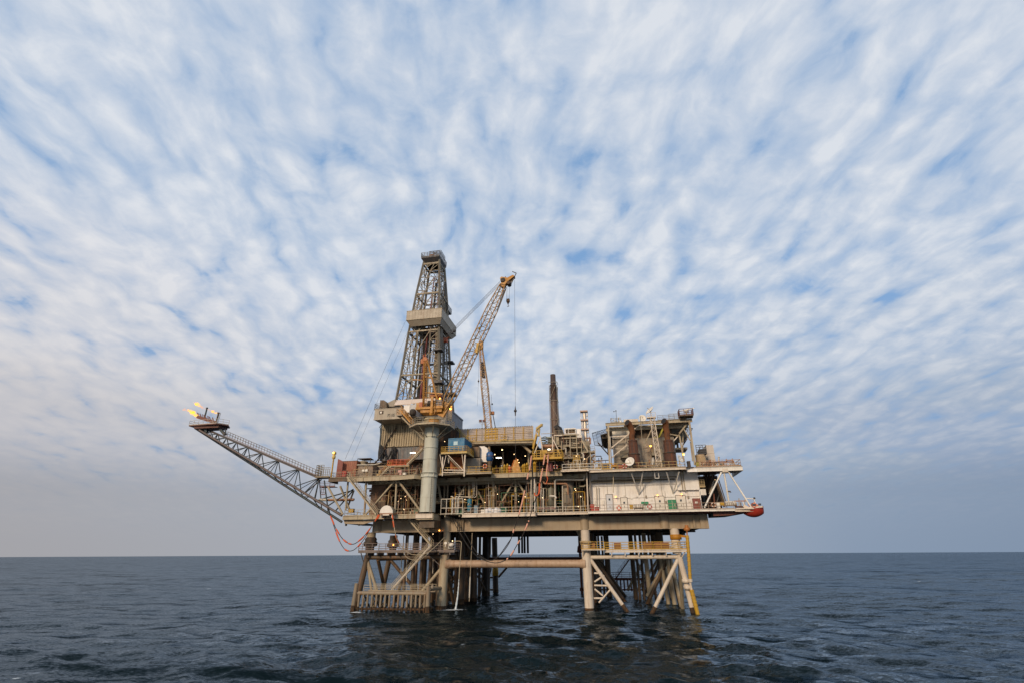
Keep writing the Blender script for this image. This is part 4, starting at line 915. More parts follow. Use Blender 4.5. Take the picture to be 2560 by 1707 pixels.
# wind wall round the monkey board
zt_, zm, zb = (W('B', 505, 935, 9.3).z, W('B', 500, 1052, 9.3).z, W('B', 550, 1128, 10.2).z)
u0, u1 = Wu('B', 503, 990, 9.3), Wu('B', 965, 950, 9.3); v0, v1 = 9.3, 22.7
def ring4(u0, u1, v0, v1, z): return [V3((u0, v0, z)), V3((u1, v0, z)), V3((u1, v1, z)), V3((u0, v1, z))]
b = MB(); R0, R1, R2, R3 = ring4(u0+1.1, u1-.7, v0+1.2, v1-1.2, zt_+.35), ring4(u0, u1, v0, v1, zt_), ring4(u0, u1, v0, v1, zm), ring4(u0+.95, u1-.8, v0+1.3, v1-1.3, zb)
for Ra, Rb in ((R0, R1), (R1, R2), (R2, R3)):
    for i in range(4): quad(b, Rb[i], Rb[(i+1) % 4], Ra[(i+1) % 4], Ra[i], -.12)
b.build('wind_wall', BOXG, dr)
b = MB()
for i in range(4): b.bar(R1[i], R1[(i+1) % 4], .1); b.bar(R2[i], R2[(i+1) % 4], .1)
for k in range(1, 12):
    c = R1[0].lerp(R1[1], k/12); b.bar(c+V3((0, -.02, 0)), R2[0].lerp(R2[1], k/12)+V3((0, -.02, 0)), .04)
b.build('seam', STEEL, dr)
b = MB(); b.box((u0+1.5, v0+1.8, zm-.5), (u1-1.2, v0+4.2, zm-.3)); b.box((u0+1.5, v1-4.2, zm-.5), (u1-1.2, v1-1.8, zm-.3)); b.build('monkey_board', DARK, dr)
b = MB(); c = W('B', 1030, 940, 21); b.box((c.x-1.5, 19, c.z-.2), (c.x+.8, 23, c.z)); b.rail([(c.x+.8, 19, c.z), (c.x+.8, 23, c.z)], 1.6, 1, .05, 3); b.bar((c.x+.6, 20, c.z), (c.x-2.2, 18, c.z+4.6), .3, .15); b.build('side_gallery', CHARC, dr)
# crown
uL, uR, v = sect(ztop); v2 = 2*AXV-v
b = MB(); zc0 = W('B', 745, 250, v).z; zc1 = W('B', 730, 228, v-1).z
for Ra, Rb in ((ring4(uL-.7, uR+.4, v-1.0, v2+1.0, zc1+.2), ring4(uL-.7, uR+.4, v-1, v2+1, zc1-.25)), (ring4(uL-.7, uR+.4, v-1, v2+1, zc1-.3), ring4(uL+.4, uR-.4, v+.4, v2-.4, zc1-1.9))):
    for i in range(4): quad(b, Rb[i], Rb[(i+1) % 4], Ra[(i+1) % 4], Ra[i], -.1)
b.box((uL-.6, v-.9, zc1-.2), (uR+.3, v2+.9, zc1)); b.build('crown_deck', CHARC, dr)
b = MB(); b.rail([(uL-.7, v-1, zc1+.2), (uR+.4, v-1, zc1+.2), (uR+.4, v2+1, zc1+.2), (uL-.7, v2+1, zc1+.2)], 1.4, 1.0, .05, 2, True); b.rail([(uL+1.2, v+.6, zc1+1.4), (uR+.2, v+.6, zc1+1.4), (uR+.2, v2, zc1+1.4)], 1.5, 1.1, .05, 2); b.build('handrail', CHARC, dr)
b = MB(); c = V3(((uL+uR)/2-.3, v+1, zc1)); b.lathe(c+V3((-.8, 0, 1.0)), [(.7, 0), (.8, .1), (.8, 1.5), (.7, 1.6)], 14, (1, 0, 0)); b.box((c.x-.9, v+.4, zc1), (c.x+1.3, v+2, zc1+.6)); b.bar(c+V3((-1, 0, 1.6)), c+V3((1, 0, 2.4)), .2); b.build('crown_block', mat('rusty_crown_block', (.30, .15, .09), amt=.5), dr)
t_ = W('B', 1012, 1312, 16); b = MB(); b.box((t_.x-.5, 15.5, t_.z-.6), (t_.x+.5, 16.5, t_.z+.6)); b.tube(t_, t_+V3((.9, 0, .9)), .2, 8); b.build('sheave_box', ORANGE, dr)
b = MB(); b.box((-46.4, 11, 39.2), (-35.8, 21, 41.2)); b.build('substructure', GREYW, dr)
# guy wires falling to the left
b = MB(); b.tube(W('B', 490, 1060, 12), W('A', 1745, 770, 2), .03, 4); solo(b, 'guy_wire', 'thin wire from the wind wall of the derrick down to the left deck corner', 'wire', CHARC, (-46, 12, 65))
b = MB(); b.tube(W('B', 540, 1150, 14), W('A', 1815, 775, 2), .025, 4); solo(b, 'guy_wire', 'second thinner wire just right of the first, falling left of the derrick', 'wire', CHARC, (-46, 14, 65))

# ================================================================== cranes
def lattice(t, p, q, wf, df, m, mth, rc=.1, rl=.045, bay=1.5, side=None, name='boom_chord'):
    """four chord lattice boom; wf, df give width and depth along 0..1"""
    p, q = V3(p), V3(q); d = (q-p); L = d.length; dn = d.normalized()
    a = V3((dn.z, 0, -dn.x)); a.normalize(); c = dn.cross(a).normalized()
    n = int(L/bay); st = [i/n for i in range(n+1)]
    def pt(s, i, j): return p+d*s+a*(wf(s)/2*i)+c*(df(s)/2*j)
    for i, j in ((-1, -1), (1, -1), (-1, 1), (1, 1)):
        b = MB(); key = [0, .02, .1, .2, .5, .8, .93, 1.0]
        for s0, s1 in zip(key, key[1:]): b.tube(pt(s0, i, j), pt(s1, i, j), rc, 6)
        b.build(name, m, t)
    b = MB()
    for k, (s0, s1) in enumerate(zip(st, st[1:])):
        e = 1 if k % 2 else -1
        for j in (-1, 1): b.bar(pt(s0, -e, j), pt(s1, e, j), rl*2); b.bar(pt(s1, -1, j), pt(s1, 1, j), rl*1.6)
        for i in (-1, 1): b.bar(pt(s0, i, -e), pt(s1, i, e), rl*2); b.bar(pt(s1, i, -1), pt(s1, i, 1), rl*1.6)
    b.build('lattice', mth, t)
    return pt
cr = thing('deck_crane', 'amber lattice boom crane on a tall grey green pedestal, its boom raised beside the derrick', 'crane', (-31.8, -5, LD))
PU, PV = -31.75, -5.0
zp = W('D', 1280, 300, PV).z; zr = W('D', 1250, 915, PV).z
b = MB(); b.lathe((PU, PV, LD+.4), [(1.62, 0), (1.62, zr-LD-.9)], 36); b.lathe((PU, PV, zr+.4), [(1.58, 0), (1.5, 3), (1.48, 7.5), (1.62, 8.8), (1.62, zp-zr-.4)], 36); b.build('pedestal', PED, cr)
b = MB()
for z in (LD+3.2, LD+5.9, zr+3.2, zr+5.6, zr+8.0): b.lathe((PU, PV, z), [(1.5, 0), (1.655 if z < zr else 1.6, .01), (1.655 if z < zr else 1.6, .06), (1.5, .07)], 36)
build_each(b, 'weld_band', PED, cr)
b = MB(); b.ladder((PU+1.2, PV-1.35, LD+.3), (PU+1.2, PV-1.35, zr-.6), .45); b.build('pedestal_ladder', STEELG, cr)
b = MB(); b.lathe((PU, PV, zr-.5), [(1.85, 0), (1.85, .08), (1.68, .1), (1.68, .82), (1.85, .84), (1.85, .92)], 36); b.build('pedestal_ring', PED, cr)
b = MB()
for k in range(9):
    an = k*2*math.pi/9; b.bar((PU+1.7*math.cos(an), PV+1.7*math.sin(an), zr-.4), (PU+1.7*math.cos(an), PV+1.7*math.sin(an), zr+.35), .12)
b.build('ring_ribs', PED, cr)
b = MB(); b.box((PU-1.75, PV-1.55, LD-1.1), (PU+1.9, PV+3, LD-.1)); b.build('pedestal_foot', STEEL, cr)
b = MB(); b.box((PU-1.3, PV-.8, LD-2.6), (PU+1.9, PV+3.6, LD-1.15)); b.build('foot_bracket', STEELD, cr)
zo = W('D', 1280, 275, PV-4).z
oc = [(PU+4.9*math.cos(R(22.5+45*k)), PV+4.6*math.sin(R(22.5+45*k))) for k in range(8)]
b = MB(); b.prism(oc, zo-.25, zo); b.build('platform', GREYW, cr)
b = MB()
for p, q in zip(oc, oc[1:]+oc[:1]): b.bar((*p, zo-.1), (*q, zo-.1), .15, .3)
b.build('platform_edge', STEEL, cr)
for k in range(8):
    b = MB(); b.bar((oc[k][0]*.9+PU*.1, oc[k][1]*.9+PV*.1, zo-.3), (PU+1.55*math.cos(R(22.5+45*k)), PV+1.55*math.sin(R(22.5+45*k)), zo-2.4), .16); b.build('platform_strut', STEEL, cr)
b = MB(); b.rail([(*p, zo) for p in oc], 1.35, 1.2, .045, 2, True); b.build('handrail', mat('weathered_rail', (.30, .26, .19), amt=.3), cr)
b = MB(); b.lathe((PU, PV, zo), [(1.55, 0), (1.55, 1.55), (1.9, 1.6), (1.9, 1.8)], 28); b.build('slew_ring', mat('cream_slew_ring', (.60, .50, .30), amt=.3), cr)
b = MB(); b.lathe((PU+.2, PV-.06, zo+.3), [(1.5, 0), (1.56, .02), (1.56, 1.15), (1.5, 1.17)], 28); b.build('yellow_band', ORY, cr)
b = MB(); b.lathe((PU+2.9, PV-1.3, zo), [(.65, 0), (.65, 1.1), (.3, 1.2)], 14); b.build('drum', GREYW, cr)
pl = [W('N', *p, PV-1.6) for p in ((915, 1160), (1040, 1125), (1440, 1140), (1440, 1230), (1300, 1235), (1120, 1235), (1000, 1180))]
zk = pl[1].z
b = MB(); b.box((PU-3.6, PV-1.6, zk-.5), (PU+2.7, PV+1.8, zk)); b.box((PU-2.5, PV-1.3, zk-1.2), (PU+2.4, PV+1.5, zk-.5)); b.build('slew_platform', ORY, cr)
a, c = W('N', 918, 1040, PV-1.5), W('N', 1035, 1125, PV-1.5)
b = MB(); b.box((a.x, PV-1.5, c.z), (c.x-.8, PV+1.2, a.z)); b.build('winch_housing', ORY, cr)
b = MB(); b.box((c.x-.78, PV-1.5, c.z), (c.x, PV+1, a.z+.1)); b.build('red_housing', mat('brick_red_paint', (.42, .12, .05), amt=.2), cr)
a, c = W('N', 1322, 975, PV-1.4), W('N', 1432, 1130, PV-1.4)
b = MB(); b.box((a.x, PV-1.4, zk), (c.x, PV+.8, a.z)); o = b.build('cab', mat('cab_grey_panel', (.17, .19, .22), amt=.2), cr)
b = MB(); b.box((a.x+.12, PV-1.45, zk+.95), (c.x-.12, PV-1.402, a.z-.15)); b.build('window', GLASS, o)
b = MB(); b.rail([(a.x-.1, PV-1.5, zk), (c.x+.2, PV-1.5, zk)], 1.0, .8, .04, 1); b.box((a.x-.08, PV-1.46, a.z), (c.x+.08, PV+.86, a.z+.1)); b.build('cab_trim', ORY, cr)
b = MB(); x = Wu('N', 1235, 1100, PV-1.7); b.bar((x, PV-1.7, zk-1.6), (x, PV-1.7, zk+2.2), .55, .3); b.ladder((x+.5, PV-1.8, zk-1.8), (x+.5, PV-1.8, zk+1.8), .5, True); b.lathe((x-.1, PV-1.7, zk-2.0), [(.35, 0), (.4, .5)], 10); b.build('front_post', ORY, cr)
b = MB(); b.box((PU-1.2, PV-.8, zk), (PU+1.4, PV+.9, zk+1.6)); b.lathe((PU-.8, PV-1.0, zk+.9), [(.5, 0), (.55, .05), (.55, 1.5), (.5, 1.55)], 14, (1, 0, 0)); b.build('machinery', DARK, cr)
# A-frame
for dv in (-1.0, 1.0):
    b = MB()
    top = W('N', 1085, 150, PV+dv*.5); b.bar(W('N', 1060, 1120, PV+dv), top, .42, .36); b.build('mast_leg', ORY, cr)
    b = MB(); b.bar(W('N', 1140, 150, PV+dv*.5), W('N', 1350, 960, PV+dv), .5, .3); b.build('back_leg', ORY, cr)
b = MB(); b.ladder(W('N', 1085, 1110, PV-1.5), W('N', 1110, 160, PV-1.1), .7, True)
b.build('caged_ladder', ORY, cr)
b = MB(); 
for x0, y0, x1, y1, w in ((860, 560, 1050, 575, .2), (860, 545, 860, 585, .2), (1050, 505, 1240, 520, .3), (1110, 830, 1460, 858, .3), (1060, 1125, 1110, 160, .1), (1080, 930, 1240, 940, .2)): b.bar(W('N', x0, y0, PV-.9), W('N', x1, y1, PV-.9), w)
build_each(b, 'cross_arm', ORY, cr)
b = MB(); a = W('N', 1030, 215, PV); b.box((a.x, PV-.8, a.z-.5), (a.x+1.6, PV+.8, a.z+.55)); b.tube(W('N', 1060, 150, PV-.4), W('N', 1060, 50, PV-.4), .12, 8); b.tube(W('N', 1120, 150, PV+.2), W('N', 1100, 40, PV+.2), .1, 8); b.lathe(W('N', 1090, 140, PV-.9), [(.55, 0), (.6, .05), (.6, 1.7), (.55, 1.75)], 14, (0, 1, 0)); b.build('mast_head', mat('red_orange_sheaves', (.45, .13, .03), amt=.4), cr)
b = MB(); b.box((Wu('N', 1215, 800, PV), PV-.7, Wz('N', 1215, 930, PV)), (Wu('N', 1450, 800, PV), PV+.7, Wz('N', 1215, 880, PV))); b.build('frame_beam', mat('red_orange_beam', (.36, .12, .03), amt=.4), cr)
# boom
p, q = W('Q', 1042, 968, PV-.2), W('B', 1768, 600, PV-.2)
def wf(s): return max(.55, min(2.1, .55+s*13)) if s < .5 else (2.1 if s < .82 else 2.1-(s-.82)*4.5)
lattice(cr, p, q, wf, wf, BOOMC, mat('dark_boom_lacing', (.16, .11, .05), amt=.4), .125, .05, 1.55)
b = MB(); b.bar(p+V3((-.4, 0, -.6)), p+V3((1.2, 0, 2.3)), .8, 1.6); b.build('boom_foot', ORY, cr)
b = MB(); hd = [W('B', *z_, PV) for z_ in ((1730, 520), (1750, 500), (1830, 512), (1900, 475), (1922, 492), (1850, 545), (1800, 600), (1775, 635), (1725, 610), (1760, 560))]
b.wall([(z_.x, z_.z) for z_ in hd], PV-.7, PV+.5); b.build('boom_head', ORY, cr)
b = MB(); b.lathe(W('B', 1760, 522, PV-.9), [(.5, 0), (.62, .1), (.62, 1.4), (.5, 1.5)], 14, (0, 1, 0)); b.lathe(W('B', 1835, 558, PV-.9), [(.4, 0), (.5, .1), (.5, 1.4), (.4, 1.5)], 14, (0, 1, 0)); b.build('sheave', DARK, cr)
b = MB()
for x0, y0, x1, y1 in ((1885, 415, 1937, 437), (1937, 437, 1870, 580), (1870, 580, 1800, 572), (1908, 500, 1840, 530), (1900, 520, 1865, 560), (1795, 480, 1795, 500)): b.bar(W('B', x0, y0, PV-.3), W('B', x1, y1, PV-.3), .16)
b.build('jib_guard', CHARC, cr)
b = MB(); b.bar(W('B', 1780, 660, PV-1.2), W('B', 1690, 920, PV-1.2), .22, .3); b.build('boom_walkway', CHARC, cr)
b = MB(); b.bar(W('B', 1420, 1480, PV-1.1), W('B', 1440, 1350, PV-1.1), .9, .5); b.ball(W('B', 1455, 1158, PV-1.2), .25); b.ball(W('B', 1690, 720, PV-1.2), .2); b.build('boom_fitting', YEL, cr)
# pendants, falls
A0 = W('N', 1100, 130, PV); tip = W('B', 1730, 560, PV)
for dv in (-.6, -.2, .25, .6):
    b = MB(); b.tube(A0+V3((0, dv, 0)), tip+V3((0, dv, 0)), .035, 4); b.build('pendant', CHARC, cr)
k_ = W('B', 1128, 1190, PV); b = MB(); b.ball(k_, .38); b.ball(k_+V3((-.5, 0, -.5)), .3); b.build('pendant_link', CHARC, cr)
b = MB(); b.tube(W('Q', 1350, 120, PV+1), W('Q', 1130, 500, PV+1), .025, 4); b.tube(W('B', 1380, 1230, PV+1), W('Q', 1100, 620, PV+1), .025, 4); b.build('boom_line', CHARC, cr)
hk = thing('hook_block', 'dark hook block hanging on two lines below the tip of the raised amber boom', 'hook', W('B', 1830, 850, PV))
b = MB(); c = W('B', 1830, 800, PV); b.lathe(c-V3((0, .35, 0)), [(.3, 0), (.42, .1), (.42, .6), (.3, .7)], 14, (0, 1, 0)); b.box((c.x-.36, PV-.25, c.z-.3), (c.x+.36, PV+.25, c.z+.5)); b.lathe(c-V3((0, 0, .85)), [(.1, 0), (.25, .3), (.36, .6)], 10); b.build('block', DARK, hk)
b = MB(); b.path([c+V3(z_) for z_ in ((0, 0, -.8), (0, 0, -1.05), (.2, 0, -1.2), (.15, 0, -1.45), (-.1, 0, -1.5), (-.22, 0, -1.35))], .07, 8); b.build('hook', DARK, hk)
b = MB(); b.tube(W('B', 1800, 600, PV), c+V3((-.3, 0, .4)), .03, 4); b.tube(W('B', 1850, 585, PV), c+V3((.3, 0, .4)), .03, 4); b.tube(W('B', 1820, 590, PV), c+V3((0, .1, .4)), .02, 4); b.build('fall_line', CHARC, hk)
wl = thing('whip_line', 'long thin whip line dropping from the boom tip to a small ball weight', 'crane line', W('Q', 2063, 950, PV+3))
b = MB(); p0 = W('B', 1915, 530, PV); p1 = W('Q', 2063, 930, PV+.5); b.tube(p0, p1, .028, 4); b.tube(p1, W('E', 730, 735, PV+.8), .03, 4); b.build('line', CHARC, wl)
b = MB(); b.ball(p1, .34, 10, (1, 1, .9)); b.lathe(p1, [(.1, -1.1), (.16, -.3), (.16, .3), (.04, 1.1)], 8); b.build('weight', CHARC, wl)

c2 = thing('lattice_boom', 'second slimmer amber lattice boom standing behind the pipe deck fence right of the main crane', 'crane', W('Q', 1690, 1330, 3))
p, q = W('Q', 1690, 1185, 3.4), W('Q', 1583, 60, 7)
def wf2(s): return 1.35 if s < .1 else (1.35+s*.5 if s < .5 else 1.6-(s-.5)*2.0)
lattice(c2, p, q, wf2, lambda s: 1.2, BOOMC, BOOMC, .10, .03, 1.0)
b = MB(); b.wall([(z_.x, z_.z) for z_ in (W('Q', *z2_, 7) for z2_ in ((1550, 10), (1590, -50), (1612, -20), (1610, 60), (1570, 80)))], 6.6, 7.4); b.build('boom_head', ORY, c2)
b = MB(); b.tube(W('Q', 1725, 700, 5), W('Q', 1740, 960, 5), .03, 4); b.tube(W('Q', 1745, 960, 5), W('Q', 1785, 1175, 5), .1, 6); b.ball(W('Q', 1738, 835, 5), .22); b.build('boom_stay', CHARC, c2)
b = MB(); c = W('Q', 1745, 960, 4.8); b.box((c.x-.35, 4.6, c.z-.35), (c.x+.35, 5.2, c.z+.35)); b.build('stay_box', mat('rust_orange_box', (.35, .12, .03), amt=.3), c2)
b = MB(); m0 = W('Q', 1600, 250, 6); m1 = W('Q', 1620, 470, 5.4); b.bar(m0, m1, .8, .25); b.build('boom_walkway', CHARC, c2)
b = MB()
for x in (1650, 1690, 1740, 1790, 1815): b.bar(W('Q', x, 1330, 3), W('Q', x-6, 1185, 3), .22)
for y in (1190, 1225, 1260, 1300): b.bar(W('Q', 1650, y, 2.9), W('Q', 1815, y-8, 2.9), .2)
b.box((p.x-1, 3, p.z-3), (p.x+2.2, 5, p.z-.8)); b.build('boom_base', YEL, c2)
hb = thing('hook_ball', 'small dark headache ball on a thin line left of the second boom', 'hook', W('Q', 1547, 515, 5))
b = MB(); c = W('Q', 1547, 515, 5); b.ball(c, .22); b.lathe(c, [(.03, -.6), (.1, 0), (.03, .6)], 6); b.build('ball', CHARC, hb)
b = MB(); b.tube(W('Q', 1552, 100, 6.5), c, .022, 4); b.tube(c, W('Q', 1530, 865, 5), .02, 4); b.build('line', CHARC, hb)

# ================================================================== flare boom
fb = thing('flare_boom', 'long dark lattice flare boom reaching up and out over the sea at the far left', 'flare boom', (-52, 0, LD))
tops = [W('A', x, y, 0) for x, y in ((1478, 965), (1268, 862), (1060, 775), (885, 700), (745, 638), (628, 592), (525, 548), (432, 505), (360, 478))]
tops = [tops[0].lerp(tops[-1], (tops[0].x-p.x)/(tops[0].x-tops[-1].x)) for p in tops]
def chain(m, t, name, pts, r, n=8):
    b = MB(); b.path(pts, r, n); return b.build(name, m, t)
nl0, nl1 = W('A', 1712, 1352, -1.9), W('A', 240, 470, -1.2)      # near lower chord
fl0, fl1 = W('A', 1712, 1418, 1.9), W('A', 200, 452, 1.2)        # far lower chord
chain(mat('brown_grey_chord', (.13, .10, .09), amt=.3), fb, 'lower_chord', [nl0, nl1], .26, 10); chain(STEELB, fb, 'lower_chord', [fl0, fl1], .27, 10)
b = MB(); b.bar(tops[0], tops[-1]+V3((-.3, 0, 0)), .42, .45); b.build('top_chord', mat('dark_purple_grey_beam', (.07, .06, .06), amt=.2), fb)
dirb = (tops[-1]-tops[0]).normalized()
def on(a, c, x): return a.lerp(c, (x-a.x)/(c.x-a.x))
b = MB(); nodes = tops
for i, tp in enumerate(nodes):
    nx = nodes[i+1].x if i+1 < len(nodes) else tp.x-2
    pv = nodes[i-1].x if i else tp.x+5.0
    for A_, B_ in ((nl0, nl1), (fl0, fl1)):
        lo1 = on(A_, B_, tp.x+ (pv-tp.x)*.12); lo2 = on(A_, B_, (tp.x*1.0+nx)/2-.15*(tp.x-nx)); lo3 = on(A_, B_, nx+(tp.x-nx)*.0+ .6)
        b.tube(tp, lo1, .105, 6); b.tube(tp, lo2, .09, 6)
        if i < len(nodes)-1: b.tube(tp, lo3, .11, 6)
    l1, l2 = on(nl0, nl1, tp.x), on(fl0, fl1, tp.x); b.tube(l1, l2, .09, 6)
    l3 = on(fl0, fl1, nx+.6); b.tube(l1, l3, .08, 6)
b.build('lacing', STEELB, fb)
# walkway and rail on top
b = MB(); a, c = tops[0]+V3((0, 0, .35)), W('A', 515, 520, 0)+V3((0, 0, .2)); c = tops[0].lerp(tops[-1], (tops[0].x-c.x)/(tops[0].x-tops[-1].x))+V3((0, 0, .35))
b.bar(a, c, 1.1, .1); b.build('walkway', mat('pinkish_grating', (.36, .28, .26), amt=.3), fb)
b = MB(); n = 34
for dv in (-.55, .55):
    for h in (.6, 1.15): b.bar(a+V3((0, dv, h)), c+V3((0, dv, h)), .05)
    for i in range(n+1): e = a.lerp(c, i/n)+V3((0, dv, 0)); b.bar(e, e+V3((0, 0, 1.15)), .045)
b.build('handrail', STEELD, fb)
b = MB(); b.tube(W('A', 1830, 1190, 1.5), W('A', 1480, 1190, 1), .3, 10); b.tube(W('A', 1440, 1190, .6), W('A', 760, 790, .6), .16, 8); b.build('flare_gas_pipe', PIPEW, fb)
# base brackets on the platform side
b = MB()
for x0, y0, x1, y1, v in ((1530, 990, 1570, 1310, 0), (1830, 1090, 1440, 1200, 1.5), (1830, 1080, 1570, 1250, -1.5), (1440, 1200, 1715, 1340, 1.5), (1830, 1090, 1640, 1310, 1.5), (1480, 1190, 1620, 1300, -1), (1500, 980, 1330, 1120, 0), (1475, 975, 1430, 1200, 0)):
    b.tube(W('A', x0, y0, v), W('A', x1, y1, v), .15, 8)
build_each(b, 'root_brace', STEELB, fb)
b = MB(); e = W('A', 1478, 960, 0); b.box((e.x-.3, -1.4, e.z-.2), (e.x+3.3, 1.2, e.z)); b.rail([(e.x-.2, 1.1, e.z), (e.x-.2, -1.3, e.z), (e.x+1.6, -1.3, e.z)], 2.6, .6, .05, 4); b.rail([(e.x+1.7, -1.3, e.z), (e.x+3.2, -1.3, e.z)], 2.0, .5, .045, 3); b.build('access_cage', STEELG, fb)
b = MB(); e = W('A', 1495, 1060, .8); b.box((e.x, .2, e.z-.1), (e.x+3.8, 1.6, e.z)); b.rail([(e.x, .2, e.z), (e.x+3.8, .2, e.z)], 1.1, 1.2, .04, 2); b.rail([(e.x+.6, .2, e.z-1.8), (e.x+1.6, .2, e.z-1.8)], 1.8, .4, .04, 2); b.build('hanging_gallery', REDB, fb)
# tip deck
pts = [W('A', x, y, -1.8) for x, y in ((138, 408), (300, 420), (450, 432), (480, 440))]
zT = W('A', 300, 412, -1.8).z
uA, uB = Wu('A', 138, 405, -1.8), Wu('A', 482, 440, -1.8)
b = MB(); b.prism([(uA, -1.8), (uB-1.5, -2.4), (uB, 0), (uB-1.5, 2.4), (uA, 1.8)], zT-.25, zT); b.box((uA+1.5, -1.6, zT-.9), (uB-1.5, 1.6, zT-.25)); b.build('tip_deck', mat('red_brown_tip_deck', (.12, .045, .03), amt=.4), fb)
b = MB(); b.rail([(uA, 1.8, zT), (uA, -1.8, zT), (uB-1.5, -2.4, zT), (uB, 0, zT)], 1.15, 1.5, .035, 1); b.build('handrail', PIPEW, fb)
b = MB(); e = W('A', 300, 500, 0); b.bar(W('A', 310, 440, -.5), W('A', 315, 500, -.5), .7); b.bar(W('A', 440, 440, -.5), W('A', 505, 520, -.5), .55); b.bar(W('A', 500, 440, 0), W('A', 520, 520, 0), .2); build_each(b, 'tip_bracket', STEELB, fb)
b = MB(); p, q = W('A', 225, 340, 0), W('A', 405, 398, 0); b.bar(p, q, .9, .55); b.tube(p+V3((0, 0, .3)), q+V3((.4, 0, .2)), .22, 10)
for i in range(13): c = p.lerp(q, i/13)+V3((0, 0, .2)); b.tube(c, c+V3((-.65-.25*random.random(), random.uniform(-.3, .3), 1.15)), .075, 6)
b.build('burner', mat('rusted_burner', (.16, .055, .04), amt=.5), fb)
b = MB(); b.tube(W('A', 298, 330, 0), W('A', 319, 250, 0), .19, 10); b.tube(W('A', 319, 252, 0), W('A', 320, 240, 0), .26, 10); b.build('pilot_pipe', STEELB, fb)
b = MB(); b.tube(W('A', 412, 398, 0), W('A', 438, 300, 0), .19, 10); b.tube(W('A', 437, 302, 0), W('A', 440, 290, 0), .3, 10); b.ladder(W('A', 425, 398, -.2), W('A', 455, 295, -.2), .35); b.build('pilot_pipe', STEELD, fb)
# flames
def flame_mat(name, c, s, dn=2.2):
    m = bpy.data.materials.new(name); m.use_nodes = True; nt = m.node_tree; nt.nodes.clear(); L = nt.links.new
    v = nt.nodes.new('ShaderNodeVolumePrincipled'); v.inputs['Color'].default_value = (0, 0, 0, 1)
    v.inputs['Emission Color'].default_value = (*c, 1)
    tc = nt.nodes.new('ShaderNodeTexCoord'); no = nt.nodes.new('ShaderNodeTexNoise'); no.inputs['Scale'].default_value = 1.5; no.inputs['Detail'].default_value = 4; L(tc.outputs['Object'], no.inputs['Vector'])
    a = nt.nodes.new('ShaderNodeMapRange'); a.inputs[1].default_value = .42; a.inputs[2].default_value = .60; a.inputs[4].default_value = dn; L(no.outputs['Fac'], a.inputs[0]); L(a.outputs[0], v.inputs['Density'])
    e = nt.nodes.new('ShaderNodeMapRange'); e.inputs[1].default_value = .42; e.inputs[2].default_value = .60; e.inputs[4].default_value = s; L(no.outputs['Fac'], e.inputs[0]); L(e.outputs[0], v.inputs['Emission Strength'])
    o = nt.nodes.new('ShaderNodeOutputMaterial'); L(v.outputs[0], o.inputs['Volume']); return m
FY = flame_mat('yellow_flame', (1, .42, .015), 5.5); FP = flame_mat('pale_orange_flame', (1, .42, .18), 1.6, 1.2)
def flame(name, lab, pts, rad, m):
    q = [W('A', x, y, v) for x, y, v in pts]; b = MB(); fine = []
    for i in range(len(q)-1):
        for k in range(5): fine.append(q[i].lerp(q[i+1], k/5)+V3((random.uniform(-.1, .1), random.uniform(-.12, .12), random.uniform(-.12, .12))))
    fine.append(q[-1]); b.path(fine, lambda s: .03+rad*.75*(math.sin(math.pi*(s**.7))**.8)*(.85+.25*math.sin(15*s)), 12)
    solo(b, name, lab, 'flame', m, q[0])
flame('flame', 'brightest yellow flame streaming left from the rusty burner at the boom tip', [(245, 345, 0), (200, 315, 0), (150, 275, .2), (110, 262, .2)], .75, FY)
flame('flame', 'faint pinkish end of the brightest flame at the far left of the flare', [(130, 272, .2), (95, 262, .3), (65, 262, .3)], .5, FP)
flame('flame', 'upper broken yellow flame blown left of the taller pilot pipe', [(255, 225, 0), (215, 200, .1), (175, 180, .2)], .62, FY)
flame('flame', 'thin pale orange flame wisp just left of the taller pilot pipe', [(312, 252, 0), (270, 235, .1), (225, 215, .2)], .42, FP)
flame('flame', 'small yellow flame between the two pilot pipes', [(425, 295, 0), (390, 282, 0), (355, 268, .1)], .45, FY)
flame('flame', 'faint pink flame wisp just right of the taller pilot pipe', [(375, 278, 0), (345, 268, 0), (322, 250, 0)], .38, FP)
# ================================================================== pipe deck in the middle
pk = thing('pipe_deck', 'raised pipe deck with a long yellow framed fence wall over a dark open bay', 'deck module', (-18, 6, UD))
PZ = 33.85; b = MB(); b.box((-28.5, 3, PZ-.25), (-10.6, 16, PZ)); b.box((-28.5, 3.1, PZ-1.0), (-10.6, 3.4, PZ-.25)); b.build('deck_plate', STEELD, pk)
b = MB(); b.bar((-28.5, 2.9, PZ-.1), (-10.6, 2.9, PZ-.1), .15, .35)
b.build('deck_edge', mat('hazard_stripe_edge', (.40, .27, .08), amt=.4), pk)
for k, y in enumerate((520, 545)): b = MB(); b.ibeam(W('E', 200, y, 2.2+k), W('E', 935, y-12, 2.2+k), .35, .3, .04); b.build('deck_beam', STEEL, pk)
fz = PZ+.05; ft = 36.75
xs = [45, 145, 250, 360, 480, 595, 705, 822, 938]; us = [Wu('E', x, 400-(x-45)*.03, 3) for x in xs]
SHEET = mat('pinkish_grey_sheet', (.42, .36, .32), amt=.2, scale=1.0)
for a, c in zip(us, us[1:]):
    b = MB(); b.box((a+.05, 3.02, fz), (c-.05, 3.08, ft))
    for k in range(7): z = fz+.2+k*.4; b.box((a+.1, 2.95, z), (c-.1, 3.02, z+.2))
    b.build('fence_panel', SHEET, pk)
b = MB()
for u in us: b.box((u-.06, 2.86, fz-.3), (u+.06, 3.0, ft+.1)); b.box((u+.16, 2.88, fz), (u+.21, 2.98, ft))
for z in (ft, (fz+ft)/2): b.box((us[0], 2.88, z), (us[-1], 2.97, z+.05))
b.build('fence_frame', YEL, pk)
b = MB()
